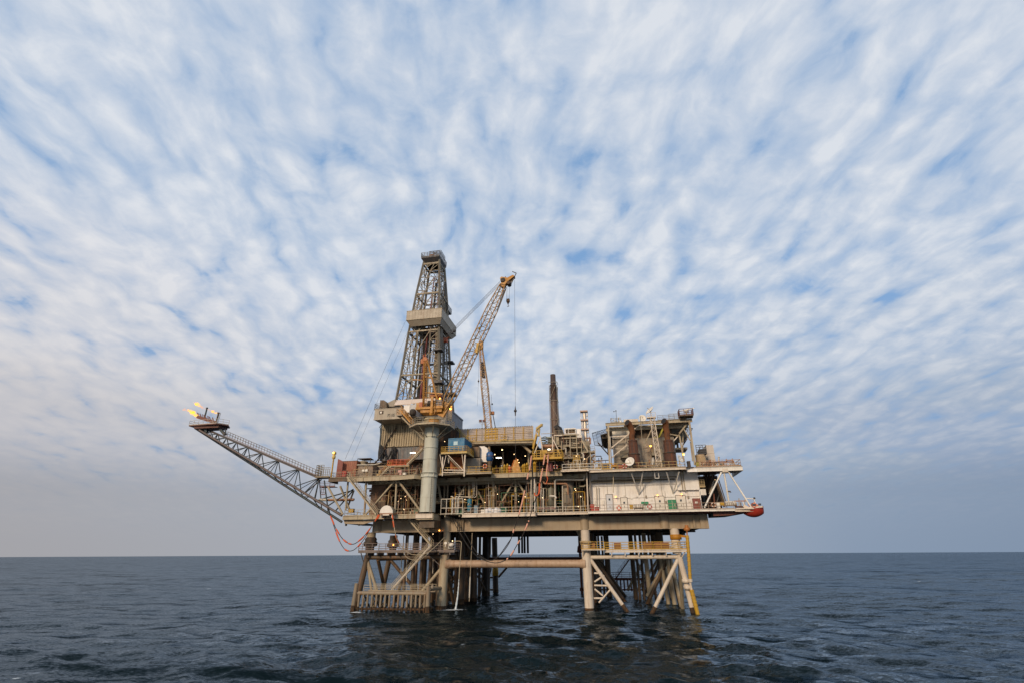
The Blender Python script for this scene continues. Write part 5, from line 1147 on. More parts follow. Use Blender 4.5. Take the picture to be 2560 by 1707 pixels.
for a, c in zip(us, us[1:]):
    n = 5
    for k in range(n): u = a+(c-a)*(k+.3)/n; b.box((u, 2.9, ft+.1), (u+.25, 3.05, ft+.2))
b.build('fence_studs', DARK, pk)
b = MB(); b.rail([W('E', 540, 485, 2.2), W('E', 620, 480, 2.2)], 1.2, .8, .045, 1); b.rail([(-26, 2.2, PZ), (-24, 2.2, PZ)], 1.2, .8, .045, 1); b.build('handrail', YEL, pk)
b = MB(); b.tube(W('E', 405, 540, 3.6), W('E', 408, 625, 3.6), .3, 12); b.tube(W('E', 800, 530, 4), W('E', 920, 640, 4), .32, 12); b.tube(W('E', 575, 630, 9), W('E', 575, 840, 9), .25, 10); b.tube(W('E', 890, 620, 8), W('E', 890, 840, 8), .25, 10); build_each(b, 'bay_column', STEEL, pk)
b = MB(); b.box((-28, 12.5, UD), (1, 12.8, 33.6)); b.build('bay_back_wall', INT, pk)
b = MB(); b.bar(W('E', 450, 545, 5), W('E', 900, 540, 5), .12); b.bar(W('E', 450, 530, 5.5), W('E', 780, 535, 5.5), .2); build_each(b, 'hoist_rail', STEEL, pk)
b = MB(); a, c = W('E', 30, 355, 2.8), W('E', 170, 520, 2.0); b.bar(a, c, .25, .1); b.bar(W('E', 0, 310, 2), W('E', 180, 500, 1.5), .1); b.bar(W('E', 0, 345, 2), W('E', 160, 520, 1.5), .1)
build_each(b, 'ramp', mat('olive_ramp', (.25, .2, .06), amt=.4), pk)
# machinery filling the bay, seen dimly
random.seed(21)
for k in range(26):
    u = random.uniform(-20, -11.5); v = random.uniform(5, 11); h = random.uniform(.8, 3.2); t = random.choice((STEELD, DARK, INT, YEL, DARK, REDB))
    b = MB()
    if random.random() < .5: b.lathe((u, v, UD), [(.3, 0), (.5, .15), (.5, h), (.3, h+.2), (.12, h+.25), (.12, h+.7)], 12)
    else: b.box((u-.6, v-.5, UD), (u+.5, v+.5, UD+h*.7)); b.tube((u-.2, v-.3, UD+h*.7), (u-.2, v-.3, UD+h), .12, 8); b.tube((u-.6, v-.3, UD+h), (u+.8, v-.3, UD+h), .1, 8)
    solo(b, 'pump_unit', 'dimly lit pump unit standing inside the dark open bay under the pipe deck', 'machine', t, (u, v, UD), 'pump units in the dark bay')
# white module, corrugated grey room, blue tank left of the bay
md = thing('wall_module', 'grey panelled room beneath the blue container with a pale rounded box beside it', 'module', (-23, 1, UD))
b = MB(); b.box((-28.2, -.5, UD+.02), (-21.9, 8, 29.5)); corrug(b, -25.3, -22, -.5, UD+.1, 29.4, .35, .05); b.build('wall', GREYW, md)
a, c = W('E', 182, 570, 0), W('E', 285, 690, 0); b = MB(); b.box((a.x, 0, c.z), (c.x, 4, a.z)); b.build('upper_box', STEELD, md)
b = MB(); a, c = W('E', 285, 562, 1), W('E', 390, 750, 1); b.wall([(a.x, c.z), (a.x, a.z), (c.x-.9, a.z), (c.x-.2, a.z-.4), (c.x, a.z-1.1), (c.x, c.z)], 1, 5); b.build('pale_box', WHITE, md)
a, c = W('D', 1503, 690, -1.2), W('D', 1655, 838, -1.2); b = MB(); b.box((a.x, -1.2, c.z), (c.x, -.55, a.z)); b.build('roller_door', mat('dull_orange_sheet', (.42, .115, .025), amt=.25), md, 'dull orange roller door')
b = MB()
for x in (480, 500, 520): b.tube(W('D', 1460, x+240, -1), W('D', 1465, x+300, -1), .1, 6)
b = MB(); b.tube(W('D', 1475, 700, -1), W('D', 1480, 760, -1), .18, 8); b.tube(W('D', 1480, 770, -.9), W('D', 1500, 680, -.9), .08, 8); build_each(b, 'vent_pipe', OFFW, md)
tk = thing('storage_tank', 'royal blue round tank beside the pale box at the left edge of the dark bay', 'tank', W('E', 412, 750, .6))
c = W('E', 412, 745, .6); zt2 = W('E', 412, 635, .6).z; r_ = (Wu('E', 455, 700, .6)-Wu('E', 370, 700, .6))/2
b = MB(); b.lathe((c.x, .6, c.z), [(r_*.6, 0), (r_, .25), (r_, zt2-c.z-.3), (r_*.7, zt2-c.z), (.15, zt2-c.z+.1)], 22); b.build('shell', BLUED, tk)
b = MB(); b.lathe((c.x, .6, c.z), [(r_+.03, 1.0), (r_+.05, 1.02), (r_+.05, 1.1), (r_+.03, 1.12)], 22); b.lathe((c.x, .6, UD), [(r_*.7, 0), (r_*.6, c.z-UD)], 12); b.build('skirt', STEELD, tk)
# platform with the blue container
ps = thing('container_platform', 'steel platform on struts with yellow rails holding up the blue container', 'platform', (-26.5, -4, UD))
b = MB(); b.box((-29.1, -6, 29.75), (-23.4, -.5, 29.9)); b.build('deck_plate', STEELD, ps)
b = MB(); b.bar((-29.1, -6, 29.75), (-23.4, -6, 29.75), .12, .3); b.bar((-23.4, -6, 29.75), (-23.4, -.6, 29.75), .12, .3); b.build('edge_beam', mat('ochre_edge', (.45, .33, .12), amt=.3), ps)
b = MB(); b.rail([(-29.1, -2, 29.9), (-29.1, -5.95, 29.9), (-23.4, -5.95, 29.9), (-23.4, -.6, 29.9)], 1.25, .95, .045, 2); b.build('handrail', YEL, ps)
for (x0, y0, x1, y1, w) in ((1405, 690, 1402, 925, .2), (1680, 665, 1668, 930, .24), (1470, 668, 1655, 852, .14), (1372, 660, 1402, 835, .12), (1448, 670, 1405, 850, .12), (1642, 660, 1665, 850, .12), (1402, 882, 1665, 884, .16), (1425, 850, 1680, 855, .16)):
    b = MB(); b.bar(W('D', x0, y0, -5.6), W('D', x1, y1, -5.6), w); b.build('strut', STEELW, ps)
ct = thing('shipping_container', 'bright cyan blue container with one small pale window on the railed platform', 'container', (-26, -3, 29.9))
b = MB(); U_0, U_1 = -27.8, -24.35; b.box((U_0, -5, 29.95), (U_1, .8, 33.05))
for i in range(13): u = U_0+.1+i*.27; b.box((u, -5.06, 30.1), (u+.12, -5, 32.9))
for i in range(20): v = -4.9+i*.29; b.box((U_1, v, 30.1), (U_1+.06, v+.13, 32.9))
for u in (U_0, U_1): b.box((u-.08, -5.09, 29.95), (u+.08, -4.9, 33.1))
b.box((U_0, -5.09, 32.95), (U_1, -4.95, 33.1)); b.box((U_1-.03, -5, 32.95), (U_1+.09, .8, 33.1)); b.build('body', BLUE, ct)
a, c = W('D', 1540, 503, -5.1), W('D', 1588, 545, -5.1); b = MB(); b.box((a.x, -5.14, c.z), (c.x, -5.07, a.z)); b.build('window', mat('pale_cyan_window', (.45, .62, .68), amt=.05), ct)
# hose station: yellow platform with white A frames and a folded arm
hs = thing('hose_station', 'yellow railed hose platform with white A frames and a folded yellow arm', 'hose station', (-6.5, -4, UD))
HZ = 28.0; b = MB(); b.box((-9.5, -6, HZ-.15), (-3.4, -2.5, HZ)); b.build('deck_plate', YEL, hs)
b = MB(); b.rail([(-9.45, -2.6, HZ), (-9.45, -5.95, HZ), (-3.45, -5.95, HZ), (-3.45, -2.6, HZ)], 1.5, .9, .06, 2); b.bar((-9.5, -6, HZ-.1), (-3.4, -6, HZ-.1), .1, .35); b.build('handrail', YEL, hs)
for x0, y0, x1, y1, w, m in ((962, 645, 1030, 462, .17, STEELW), (1030, 430, 1060, 610, .2, STEELW), (1180, 462, 1262, 622, .17, STEELW), (1183, 440, 1184, 620, .22, STEELW), (1045, 408, 1205, 402, .1, STEEL), (1250, 610, 1285, 690, .3, YEL), (1200, 430, 1300, 430, .2, STEELW), (1040, 620, 1040, 690, .3, YEL)):
    b = MB(); b.bar(W('E', x0, y0, -4.5), W('E', x1, y1, -4.5), w); b.build('frame', m, hs)
b = MB(); b.tube(W('E', 985, 352, -4), W('E', 1050, 300, -4), .32, 12); b.tube(W('E', 1048, 318, -4), W('E', 1052, 288, -4), .26, 10); b.tube(W('E', 985, 358, -4), W('E', 1012, 395, -4), .18, 10); b.tube(W('E', 1022, 345, -4), W('E', 1012, 440, -4), .2, 10); b.build('folded_arm', mat('mustard_arm', (.50, .36, .12), amt=.3), hs)
b = MB(); b.box(tuple(W('E', 1055, 690, -5.2)), tuple(W('E', 1120, 615, -4.2))); b.box(tuple(W('E', 1140, 700, -5.2)), tuple(W('E', 1215, 640, -4.2))); b.build('yellow_box', YEL, hs)
stairs(hs, W('E', 945, 595, -4), W('E', 990, 420, -4), 1.0, YEL, YEL)
b = MB(); b.tube(W('E', 1085, 655, -5.4), W('E', 1190, 635, -5.4), .22, 10); b.tube(W('E', 1060, 560, -3), W('E', 1210, 560, -3), .35, 12); b.build('hose_manifold', PIPEO, hs)
b = MB(); b.tube(W('E', 1025, 700, -5), W('E', 1025, 920, -5), .1, 6); b.tube(W('E', 1148, 720, -5), W('E', 1150, 860, -5), .1, 6); b.tube(W('E', 1210, 700, -5), W('E', 1215, 860, -5), .1, 6); b.tube(W('E', 935, 700, -4.8), W('E', 940, 1150, -4.8), .14, 6); build_each(b, 'drop_hose', BLK, hs)
b = MB(); b.box((-9.3, -2.4, UD), (-3.6, 2, HZ-.2)); b.build('plinth', INT, hs)
# stack of pale green wavy pipes behind it
pr = thing('pipe_rack', 'tangle of pale olive pipes stacked behind the white A frames', 'pipe rack', (-6.5, 0, 30)); PALEG = mat('pale_olive_pipe', (.36, .36, .24), amt=.3)
b = MB()
for k in range(9):
    y = 450+k*15; pts = [W('E', 1045+i*16, y+random.uniform(-8, 8), -1+k*.3) for i in range(10)]; b.path(pts, .11, 6)
b.build('pipes', PALEG, pr); b = MB(); a = W('E', 1050, 590, 0); b.box((a.x, 0, UD), (a.x+2.8, 4, a.z+1)); b.build('base', STEELD, pr)
# crowd of equipment between the hose station and the right building
pt_ = thing('process_tower', 'dense brown process equipment tower of platforms, ducts and pipes below the tall stack', 'process unit', (-1.5, 6, UD))
random.seed(4)
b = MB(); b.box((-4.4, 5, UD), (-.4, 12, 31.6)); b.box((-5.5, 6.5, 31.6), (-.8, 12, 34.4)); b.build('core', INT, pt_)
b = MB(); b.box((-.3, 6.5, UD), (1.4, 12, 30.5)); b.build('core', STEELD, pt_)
for (x0, y0, x1, y1, v, m) in ((400, 765, 700, 1000, 5.5, DARK), (410, 820, 560, 990, 5, REDB), (590, 860, 700, 1030, 4.5, STEELD), (720, 840, 830, 1000, 5, DARK), (410, 1030, 570, 1230, 4.5, mat('olive_brown_casing', (.20, .15, .09), amt=.5)), (840, 890, 1000, 1100, 5.5, STEELG), (720, 990, 820, 1120, 5, mat('ochre_casing', (.24, .16, .05), amt=.5)), (250, 780, 330, 960, 3, STEEL), (410, 1300, 620, 1500, 4, STEELG)):
    a, c = W('L', x0, y0, v), W('L', x1, y1, v); b = MB(); b.box((a.x, v, c.z), (c.x, v+2.5, a.z)); b.build('casing', m, pt_)
for k in range(30):
    x = random.uniform(240, 1000); y = random.uniform(760, 1200); v = random.uniform(2.5, 4.5); m = random.choice((PIPEW, STEELD, PIPEO, STEEL, REDB, DARK)); b = MB()
    if random.random() < .5: b.tube(W('L', x, y, v), W('L', x+random.uniform(-8, 8), y+random.uniform(120, 320), v), random.uniform(.05, .14), 8)
    else: p_ = [W('L', x, y, v), W('L', x+90, y-6, v), W('L', x+110, y, v), W('L', x+112, y+130, v)]; b.path(p_, random.uniform(.06, .14), 8)
    b.build('pipe', m, pt_)
for (x0, x1, y, v) in ((230, 700, 765, 2.6), (390, 720, 830, 3), (590, 830, 1030, 2.6), (400, 840, 1260, 2.4), (830, 1110, 1130, 2.6), (630, 770, 940, 2.7), (300, 700, 1000, 2.9)):
    a, c = W('L', x0, y, v), W('L', x1, y, v); b = MB(); b.box((a.x, v, a.z-.12), (c.x, v+2, a.z)); b.bar((a.x, v-.04, a.z), (c.x, v-.04, a.z), .06, .16); b.build('grating', STEEL, pt_); b = MB(); b.rail([(a.x, v+.05, a.z+.05), (c.x, v+.05, a.z+.05)], 1.1, 1.0, .035, 2); b.build('handrail', STEELG, pt_)
for (x0, y0, x1, y1, w) in ((570, 770, 575, 1240, .14), (705, 740, 728, 1400, .16), (230, 770, 240, 960, .16), (380, 880, 395, 1240, .14), (820, 830, 815, 1150, .12), (1110, 1050, 1118, 1400, .14), (1010, 1150, 1018, 1400, .18), (650, 1340, 440, 1490, .14), (1000, 1200, 890, 1300, .12)):
    b = MB(); b.bar(W('L', x0, y0, 2.4), W('L', x1, y1, 2.4), w); b.build('post', STEEL, pt_)
stairs(pt_, W('L', 830, 880, 2.2), W('L', 960, 1120, 2.2), .8, STEEL, STEELG)
for yy0, yy1, fl in ((1400, 1330, 0), (1330, 1265, 1), (1265, 1190, 0)): stairs(pt_, W('L', 1100 if fl else 1020, yy0, 3), W('L', 1020 if fl else 1100, yy1, 3), .7, STEELD, STEELG)
b = MB()
for x in (650, 770): b.ladder(W('L', x, 1500, 1.8), W('L', x, 1290, 1.8), .35)
b.rail([W('L', 640, 1300, 1.8), W('L', 780, 1295, 1.8)], 1.0, .5, .05, 2); b.build('yellow_ladder', YEL, pt_)
b = MB(); b.path([W('L', 820, 1150, 2), W('L', 850, 1160, 2), W('L', 862, 1190, 2), W('L', 868, 1480, 2)], .15, 8); b.tube(W('L', 735, 1150, 2), W('L', 740, 1500, 2), .13, 8); build_each(b, 'white_pipe', PIPEW, pt_)
pb = thing('intake_house', 'small pale boxy intake house with a dark opening on top of the brown equipment', 'intake house', W('L', 560, 740, 6))
a, c = W('L', 440, 608, 5.5), W('L', 800, 705, 5.5); b = MB(); e = Wu('L', 690, 650, 5.5)
b.box((a.x, 5.5, a.z-.2), (e, 9, a.z)); b.box((a.x, 5.5, c.z), (a.x+.3, 9, a.z-.2)); b.box((e-.15, 5.5, c.z), (e, 9, a.z-.2)); b.box((a.x, 5.5, c.z-.3), (c.x, 9, c.z)); b.box((e, 6.2, c.z), (c.x, 9, a.z-.1)); b.box((a.x+.9, 5.55, c.z), (a.x+1.0, 5.6, a.z-.2)); b.build('shell', WHITE, pb)
b = MB(); b.box((a.x+.3, 6.5, c.z+.01), (e-.15, 8.5, a.z-.21)); b.build('dark_louvre', mat('brown_louvre', (.14, .075, .03), amt=.3), pb)
b = MB(); b.box((a.x-.2, 5.3, c.z-1.9), (e, 9, c.z-.32)); b.build('base', STEELD, pb); b = MB(); b.box((e-.05, 5.2, c.z-1.2), (c.x+.3, 6.3, c.z-.6)); b.lathe((e+1, 5.4, c.z-.6), [(.3, 0), (.3, .8), (.1, .9)], 10); b.build('pale_unit', OFFW, pb)
# tall dark exhaust stack in its frame
es = thing('exhaust_stack', 'tall dark sooty exhaust stack in a thin lattice frame, left of the silver stack', 'exhaust stack', (-6.6, 12, 33))
top = W('S', 1383, 936, 12); bot = W('E', 1212, 480, 12); k2 = W('S', 1383, 985, 12)
ux = (top.x+bot.x)/2
b = MB(); b.tube((ux, 12, bot.z), (ux, 12, W('E', 1205, 0, 12).z), .86, 24, .8); b.build('lower_duct', mat('sooty_brown_duct', (.13, .085, .065), amt=.5, scale=.8), es)
z1 = W('E', 1205, 0, 12).z; b = MB(); b.lathe((ux, 12, z1), [(.8, 0), (.78, (top.z-z1)*.55), (.86, (top.z-z1)*.56), (.86, (top.z-z1)*.6), (.70, (top.z-z1)*.62), (.66, top.z-z1), (.5, top.z-z1)], 24); b.build('upper_duct', DARKX, es)
b = MB()
for i, j in ((-1, -1), (1, -1), (1, 1), (-1, 1)): b.bar((ux+.98*i, 12+.98*j, bot.z), (ux+.9*i, 12+.9*j, z1+(top.z-z1)*.55), .1)
zs = np.linspace(bot.z, z1+4.5, 4)
for k, (a, c) in enumerate(zip(zs, zs[1:])):
    for (i, j), (i2, j2) in (((-1, -1), (1, -1)), ((1, -1), (1, 1))):
        b.bar((ux+1.05*i, 12+1.05*j, c), (ux+1.05*i2, 12+1.05*j2, c), .08); 
        if k % 2: (i, j), (i2, j2) = (i2, j2), (i, j)
        b.bar((ux+1.05*i, 12+1.05*j, a), (ux+1.05*i2, 12+1.05*j2, c), .07)
b.build('frame', STEELG, es)
b = MB(); b.path([W('E', x, y, 10.5) for x, y in ((1290, 440), (1280, 400), (1262, 350), (1240, 332), (1215, 350))], lambda s: .8-.1*s, 16); b.build('black_elbow', BLK, es)
b = MB(); b.box((ux-1.6, 10.5, 31), (ux+1.8, 14, bot.z+.1)); b.build('base', DARK, es)
ss = thing('exhaust_stack', 'slim silver clad stack with ring platforms standing right of the tall dark stack', 'exhaust stack', (.8, 10, 32))
t1 = W('L', 870, 260, 10); b1 = W('L', 925, 900, 10); ux = t1.x+.05
b = MB(); b.tube((ux, 10, b1.z-2), (ux, 10, t1.z), .42, 18); b.build('duct', SILV, ss)
b = MB(); b.tube((ux-.55, 9.6, b1.z-2), (ux-.55, 9.6, t1.z-2), .1, 8); b.tube((ux-.8, 10, b1.z-2), (ux-.8, 10, t1.z), .07, 8); b.tube((ux+.75, 10, b1.z-2), (ux+.75, 10, t1.z), .06, 8)
for k in range(5): z = t1.z-1.0-k*2.0; b.path([V3((ux+.42, 9.8, z)), V3((ux+.7, 9.8, z+.1)), V3((ux+.72, 9.8, z+.7))], .12, 8)
b.build('side_pipe', SILV, ss)
for y in (245, 437, 640):
    z = W('L', 870, y, 10).z; b = MB(); b.box((ux-.95, 9.1, z-.1), (ux+.85, 10.9, z)); b.box((ux-.95, 9.05, z-.2), (ux+.85, 9.12, z+.1)); b.build('ring_platform', mat('pinkish_ring', (.50, .34, .26), amt=.4) if y == 245 else bpy.data.materials['pinkish_ring'], ss)
b = MB(); b.tube((ux+.1, 10, UD), (ux+.1, 10, b1.z-1.9), .65, 16); b.build('lower_casing', STEELD, ss)
# frames between tower and right building
gn = thing('pipe_gantry', 'small dark blue pipe gantry standing between the stair tower and the right framework', 'gantry', W('L', 1200, 1400, 6))
b = MB()
for x0, y0, x1, y1, w in ((1120, 1215, 1245, 1212, .18), (1245, 1212, 1245, 1400, .16), (1130, 1310, 1410, 1300, .16), (1190, 1250, 1195, 1400, .12), (1340, 1300, 1345, 1400, .12), (1240, 1265, 1270, 1265, .3)): b.bar(W('L', x0, y0, 6), W('L', x1, y1, 6), w)
b.box(tuple(W('L', 1190, 1500, 4)), tuple(W('L', 1430, 1410, 6))); b.build('frame', mat('dark_navy_steel', (.03, .045, .075), amt=.3), gn)
wn = thing('winch', 'yellow and rust coloured winch on the deck edge left of the first satellite dish', 'winch', W('L', 1530, 1500, -3.4))
c = W('L', 1530, 1430, -3.4); b = MB(); b.lathe(c-V3((.55, 0, 0)), [(.55, 0), (.6, .05), (.35, .1), (.35, 1.0), (.6, 1.05), (.55, 1.1)], 16, (1, 0, 0)); b.build('drum', ORY, wn)
b = MB()
for dx in (-.6, .6): b.bar((c.x+dx, -3.7, UD-.1), (c.x+dx, -3.4, c.z+.5), .14); b.bar((c.x+dx, -3.0, UD-.1), (c.x+dx, -3.4, c.z+.5), .14)
b.bar((c.x-.7, -3.4, c.z+.5), (c.x+.7, -3.4, c.z+.5), .1); b.build('frame', YEL, wn)
b = MB(); b.box((c.x+.8, -3.6, UD-.1), (c.x+2.0, -3, UD+.8)); b.build('motor', mat('rust_red_motor', (.32, .08, .03), amt=.5), wn)
a, c = W('L', 1185, 1500, -3.7), W('L', 1480, 1385, -3.7); b = MB(); b.rail([(a.x, -3.8, UD), (c.x, -3.8, UD)], 1.2, 1.0, .05, 1); b.box((a.x, -3.85, UD-.05), (c.x, -3.75, UD+.22)); solo(b, 'guard_rail', 'bright yellow guard rail on the deck edge left of the yellow winch', 'railing', YEL, (a.x, -3.8, UD))
# ------------------------------------------------------------------ right upper module: grey rooms in an open frame
rm = thing('machinery_house', 'grey two tone machinery house inside an open steel frame on the right upper deck', 'building', (14, 6, UD))
b = MB(); b.box((6.9, 5, UD), (20.1, 14, 33.4)); b.build('lower_wall', GREYW, rm)
b = MB(); b.box((7.0, 4.6, 33.45), (11.6, 14, 36.0)); corrug(b, 7.0, 11.6, 4.6, 33.5, 36, .35, .06); b.build('upper_room', mat('pale_grey_cladding', (.62, .57, .47), amt=.3), rm)
b = MB(); b.box((11.7, 7, 33.45), (20, 14, 36.0)); b.build('dark_room', STEELD, rm)
RZ = 36.1; b = MB(); b.box((5.8, 4.4, RZ-.15), (23.6, 14, RZ)); b.build('roof', STEEL, rm)
for u in (5.9, 11, 16, 20.5, 23.4): b = MB(); b.bar((u, .75, RZ-.3), (u, 4.4, RZ-.3), .2, .35); b.build('outrigger', STEEL, rm)
b = MB(); b.box((18.5, .8, RZ-.06), (23.5, 4.38, RZ-.01)); b.build('roof_grating', STEELG, rm)
b = MB(); b.ibeam((5.7, .6, RZ-.35), (23.7, .6, RZ-.35), .6, .35, .06); b.build('roof_beam', STEEL, rm)
b = MB(); b.ibeam((5.7, 2.4, RZ-1.1), (23.0, 2.4, RZ-1.1), .6, .3, .06); b.build('roof_beam', STEEL, rm)
for (x0, y0, x1, y1, v, w, m) in ((372, 285, 388, 745, .6, .34, STEEL), (392, 420, 410, 740, 2.4, .22, STEELW), (1305, 235, 1372, 745, .6, .36, STEEL), (1190, 390, 1245, 700, 2.4, .32, STEEL), (1232, 380, 1232, 700, 3, .18, STEEL), (1320, 480, 1345, 700, 2.4, .2, STEEL),
    (382, 422, 600, 408, 2.4, .26, STEELW), (395, 557, 612, 558, 2.4, .12, STEELW), (400, 552, 615, 382, 1.6, .26, STEELW), (590, 510, 405, 665, 1.6, .18, STEELW), (730, 285, 600, 385, 1.6, .2, STEELW), (885, 305, 780, 525, 1.6, .24, STEEL), (720, 290, 880, 292, 2.4, .2, STEEL), (1275, 275, 1190, 382, 1.6, .3, STEEL), (1240, 325, 1322, 470, 1.6, .2, STEEL), (1170, 418, 1122, 470, 1.6, .22, STEELW), (1060, 385, 1200, 412, 3, .25, STEEL), (740, 180, 775, 640, -1.0, .14, STEELG), (600, 400, 600, 560, 2.4, .12, STEELW), (780, 550, 850, 545, 3.5, .1, DARK), (460, 685, 640, 680, 3.5, .1, DARK), (570, 330, 580, 540, 4.6, .12, STEELW)):
    b = MB(); b.bar(W('F', x0, y0, v), W('F', x1, y1, v), w); b.build('frame_member', m, rm)
b = MB(); b.bar(W('F', 1010, 310, 1.5), W('F', 955, 425, 1.5), .3); b.bar(W('F', 880, 432, 1.5), W('F', 960, 425, 1.5), .18); b.bar(W('F', 930, 285, 1.5), W('F', 1070, 290, 1.5), .16); build_each(b, 'yellow_brace', mat('yellow_green_steel', (.42, .38, .03), amt=.4), rm)
for x0, y0, x1, y1, m in ((505, 575, 612, 665, STEELG), (862, 545, 930, 640, STEELG), (965, 550, 1010, 700, STEEL)):
    a, c = W('F', x0, y0, 4.2), W('F', x1, y1, 4.2); b = MB(); b.add([V3((a.x, 4.9, a.z)), V3((c.x, 4.9, a.z)), V3((c.x, 3.3, c.z+.5)), V3((a.x, 3.3, c.z+.5)), V3((a.x, 4.9, c.z)), V3((c.x, 4.9, c.z)), V3((c.x, 3.3, c.z)), V3((a.x, 3.3, c.z))], [(3, 2, 1, 0), (4, 5, 6, 7), (3, 7, 6, 2), (0, 4, 7, 3), (2, 6, 5, 1), (1, 5, 4, 0)]); b.build('hood', m, rm)
for x0, x1, y, h in ((940, 1200, 205, 1.1), (400, 520, 245, 1.0), (1075, 1190, 195, 1.3)): b = MB(); b.rail([(Wu('F', x0, y, .8), .8, RZ+.02), (Wu('F', x1, y, .8), .8, RZ+.02)], h, 1.2, .035, 2); b.build('handrail', STEELG, rm)
b = MB(); a, c = W('F', 550, 230, 3), W('F', 720, 252, 3); b.box((a.x, 3, RZ), (c.x, 6, a.z+.2)); b.build('roof_box', STEELW, rm)
b = MB(); b.bar(W('F', 400, 205, 1), W('F', 480, 255, 1), .12); b.bar(W('F', 400, 205, 1), W('F', 402, 262, 1), .14); b.lathe(W('F', 495, 262, 1), [(.12, 0), (.12, .9), (.22, 1), (.1, 1.3)], 8); b.lathe(W('F', 515, 262, 1), [(.3, 0), (.3, .5)], 8); build_each(b, 'roof_fitting', OFFW, rm)
a, c = W('F', 1195, 205, -.2), W('F', 1350, 175, -.2)
b = MB(); b.box((a.x, -1.0, RZ+.3), (c.x, 1.6, RZ+.5)); b.bar((a.x, .2, RZ), (c.x, .2, RZ+.25), .3, .3); b.build('radar_platform', STEELD, rm); b = MB(); b.rail([(a.x, 1.5, RZ+.5), (a.x, -1, RZ+.5), (c.x, -1, RZ+.5), (c.x, 1.5, RZ+.5)], 1.3, .8, .05, 2); b.build('radar_rail', REDB, rm)
b = MB(); b.box((20.2, 5, 30.6), (22.6, 9, 31.0)); b.box((20.6, 6, 33.4), (23.0, 12, 34.6)); b.build('side_duct', STEELG, rm)
rd = thing('radar_scanner', 'white bar radar scanner on the corner platform at the top right', 'radar', W('F', 1270, 160, .3))
b = MB(); c = W('F', 1270, 120, .3); b.lathe(V3((c.x, .3, RZ+.5)), [(.2, 0), (.2, c.z-RZ-1.0), (.38, c.z-RZ-.9), (.38, c.z-RZ-.4)], 12); b.build('pedestal', OFFW, rd); b = MB(); b.bar(W('F', 1195, 125, .6), W('F', 1365, 88, 0), .12, .16); b.build('scanner_bar', OFFW, rd)
an = thing('antenna_mast', 'thin wind vane and antenna mast on the left roof corner of the frame', 'antenna', W('F', 470, 255, 1))
b = MB(); b.tube(W('F', 470, 258, 1), W('F', 462, 130, 1), .05, 6); b.bar(W('F', 435, 130, 1), W('F', 470, 125, 1), .05); b.ball(W('F', 437, 128, 1), .14, 6); b.ball(W('F', 460, 118, 1), .12, 6); b.bar(W('F', 450, 118, 1), W('F', 468, 118, 1), .06); b.build('mast', CHARC, an)
# lattice mast in front
lm = thing('lattice_mast', 'slim white lattice mast rising in front of the grey house between the two rusty silencers', 'mast', W('F', 960, 765, -1.5))
p, q = W('F', 962, 765, -1.8), W('F', 905, 200, -1.8); q.x = p.x-.3
b = MB(); w = .48
cs = [(-w, -w), (w, -w), (w, w), (-w, w)]
for i, j in cs: b.bar(p+V3((i, j, 0)), q+V3((i*.85, j*.85, 0)), .12)
n = 9
for k in range(n):
    for m_ in range(4):
        i, j = cs[m_]; i2, j2 = cs[(m_+1) % 4]; a, c = p.lerp(q, k/n), p.lerp(q, (k+1)/n); b.bar(a+V3((i, j, 0)), c+V3((i2, j2, 0)), .07); b.bar(c+V3((i, j, 0)), c+V3((i2, j2, 0)), .09)
b.build('mast', STEELW, lm); b = MB(); b.box((q.x-1.1, -2.4, q.z-.1), (q.x+.7, -1.2, q.z)); b.rail([(q.x-1.1, -2.4, q.z), (q.x+.7, -2.4, q.z)], 1.0, .9, .04, 1); b.build('top_platform', STEELW, lm)
# silencers
for lab, xb, xt, xo, yo, x2, y2 in (('left rusty exhaust silencer with its bent orange pipe turned up left', 668, 662, 588, 262, 640, 350), ('right rusty exhaust silencer with its bent orange pipe near the white lattice mast', 1092, 1062, 1010, 245, 1040, 350)):
    bz = W('F', xb, 790, -1.6).z; c = W('F', (xb+xt)/2, 600, -1.6); tz = W('F', xt, 455, -1.6).z; t = thing('exhaust_silencer', lab, 'exhaust', (c.x, -1.6, UD))
    b = MB(); b.lathe((c.x, -1.6, UD), [(1.12, 0), (1.12, 3.2), (.98, 3.3), (.98, tz-UD-.7), (.9, tz-UD-.5), (.95, tz-UD-.4), (.95, tz-UD-.1), (.62, tz-UD)], 26); b.build('silencer_body', RUST, t)
    pp = [V3((c.x, -1.6, tz-.1)), V3((c.x-.02, -1.6, tz+.9)), W('F', x2+12, y2+15, -1.6), W('F', x2-6, y2-30, -1.7), W('F', xo+22, yo+8, -1.9), W('F', xo, yo-8, -2.3)]
    pp[1].x = pp[0].x-.05
    b = MB(); b.path(pp, lambda s: .56+.12*s, 20); b.build('bent_pipe', RUSTO, t)
    b = MB(); d = (pp[-1]-pp[-2]).normalized(); b.tube(pp[-1]-d*.1, pp[-1]+d*.03, .62, 20); b.build('pipe_mouth', BLK, t)
    b = MB(); b.lathe((c.x, -1.6, UD+3.0), [(1.0, 0), (1.2, .02), (1.2, .25), (1.0, .27)], 24); b.bar((c.x+.9, -.6, UD), (c.x+.95, -.6, tz-1), .2); b.build('band', DARK, t)
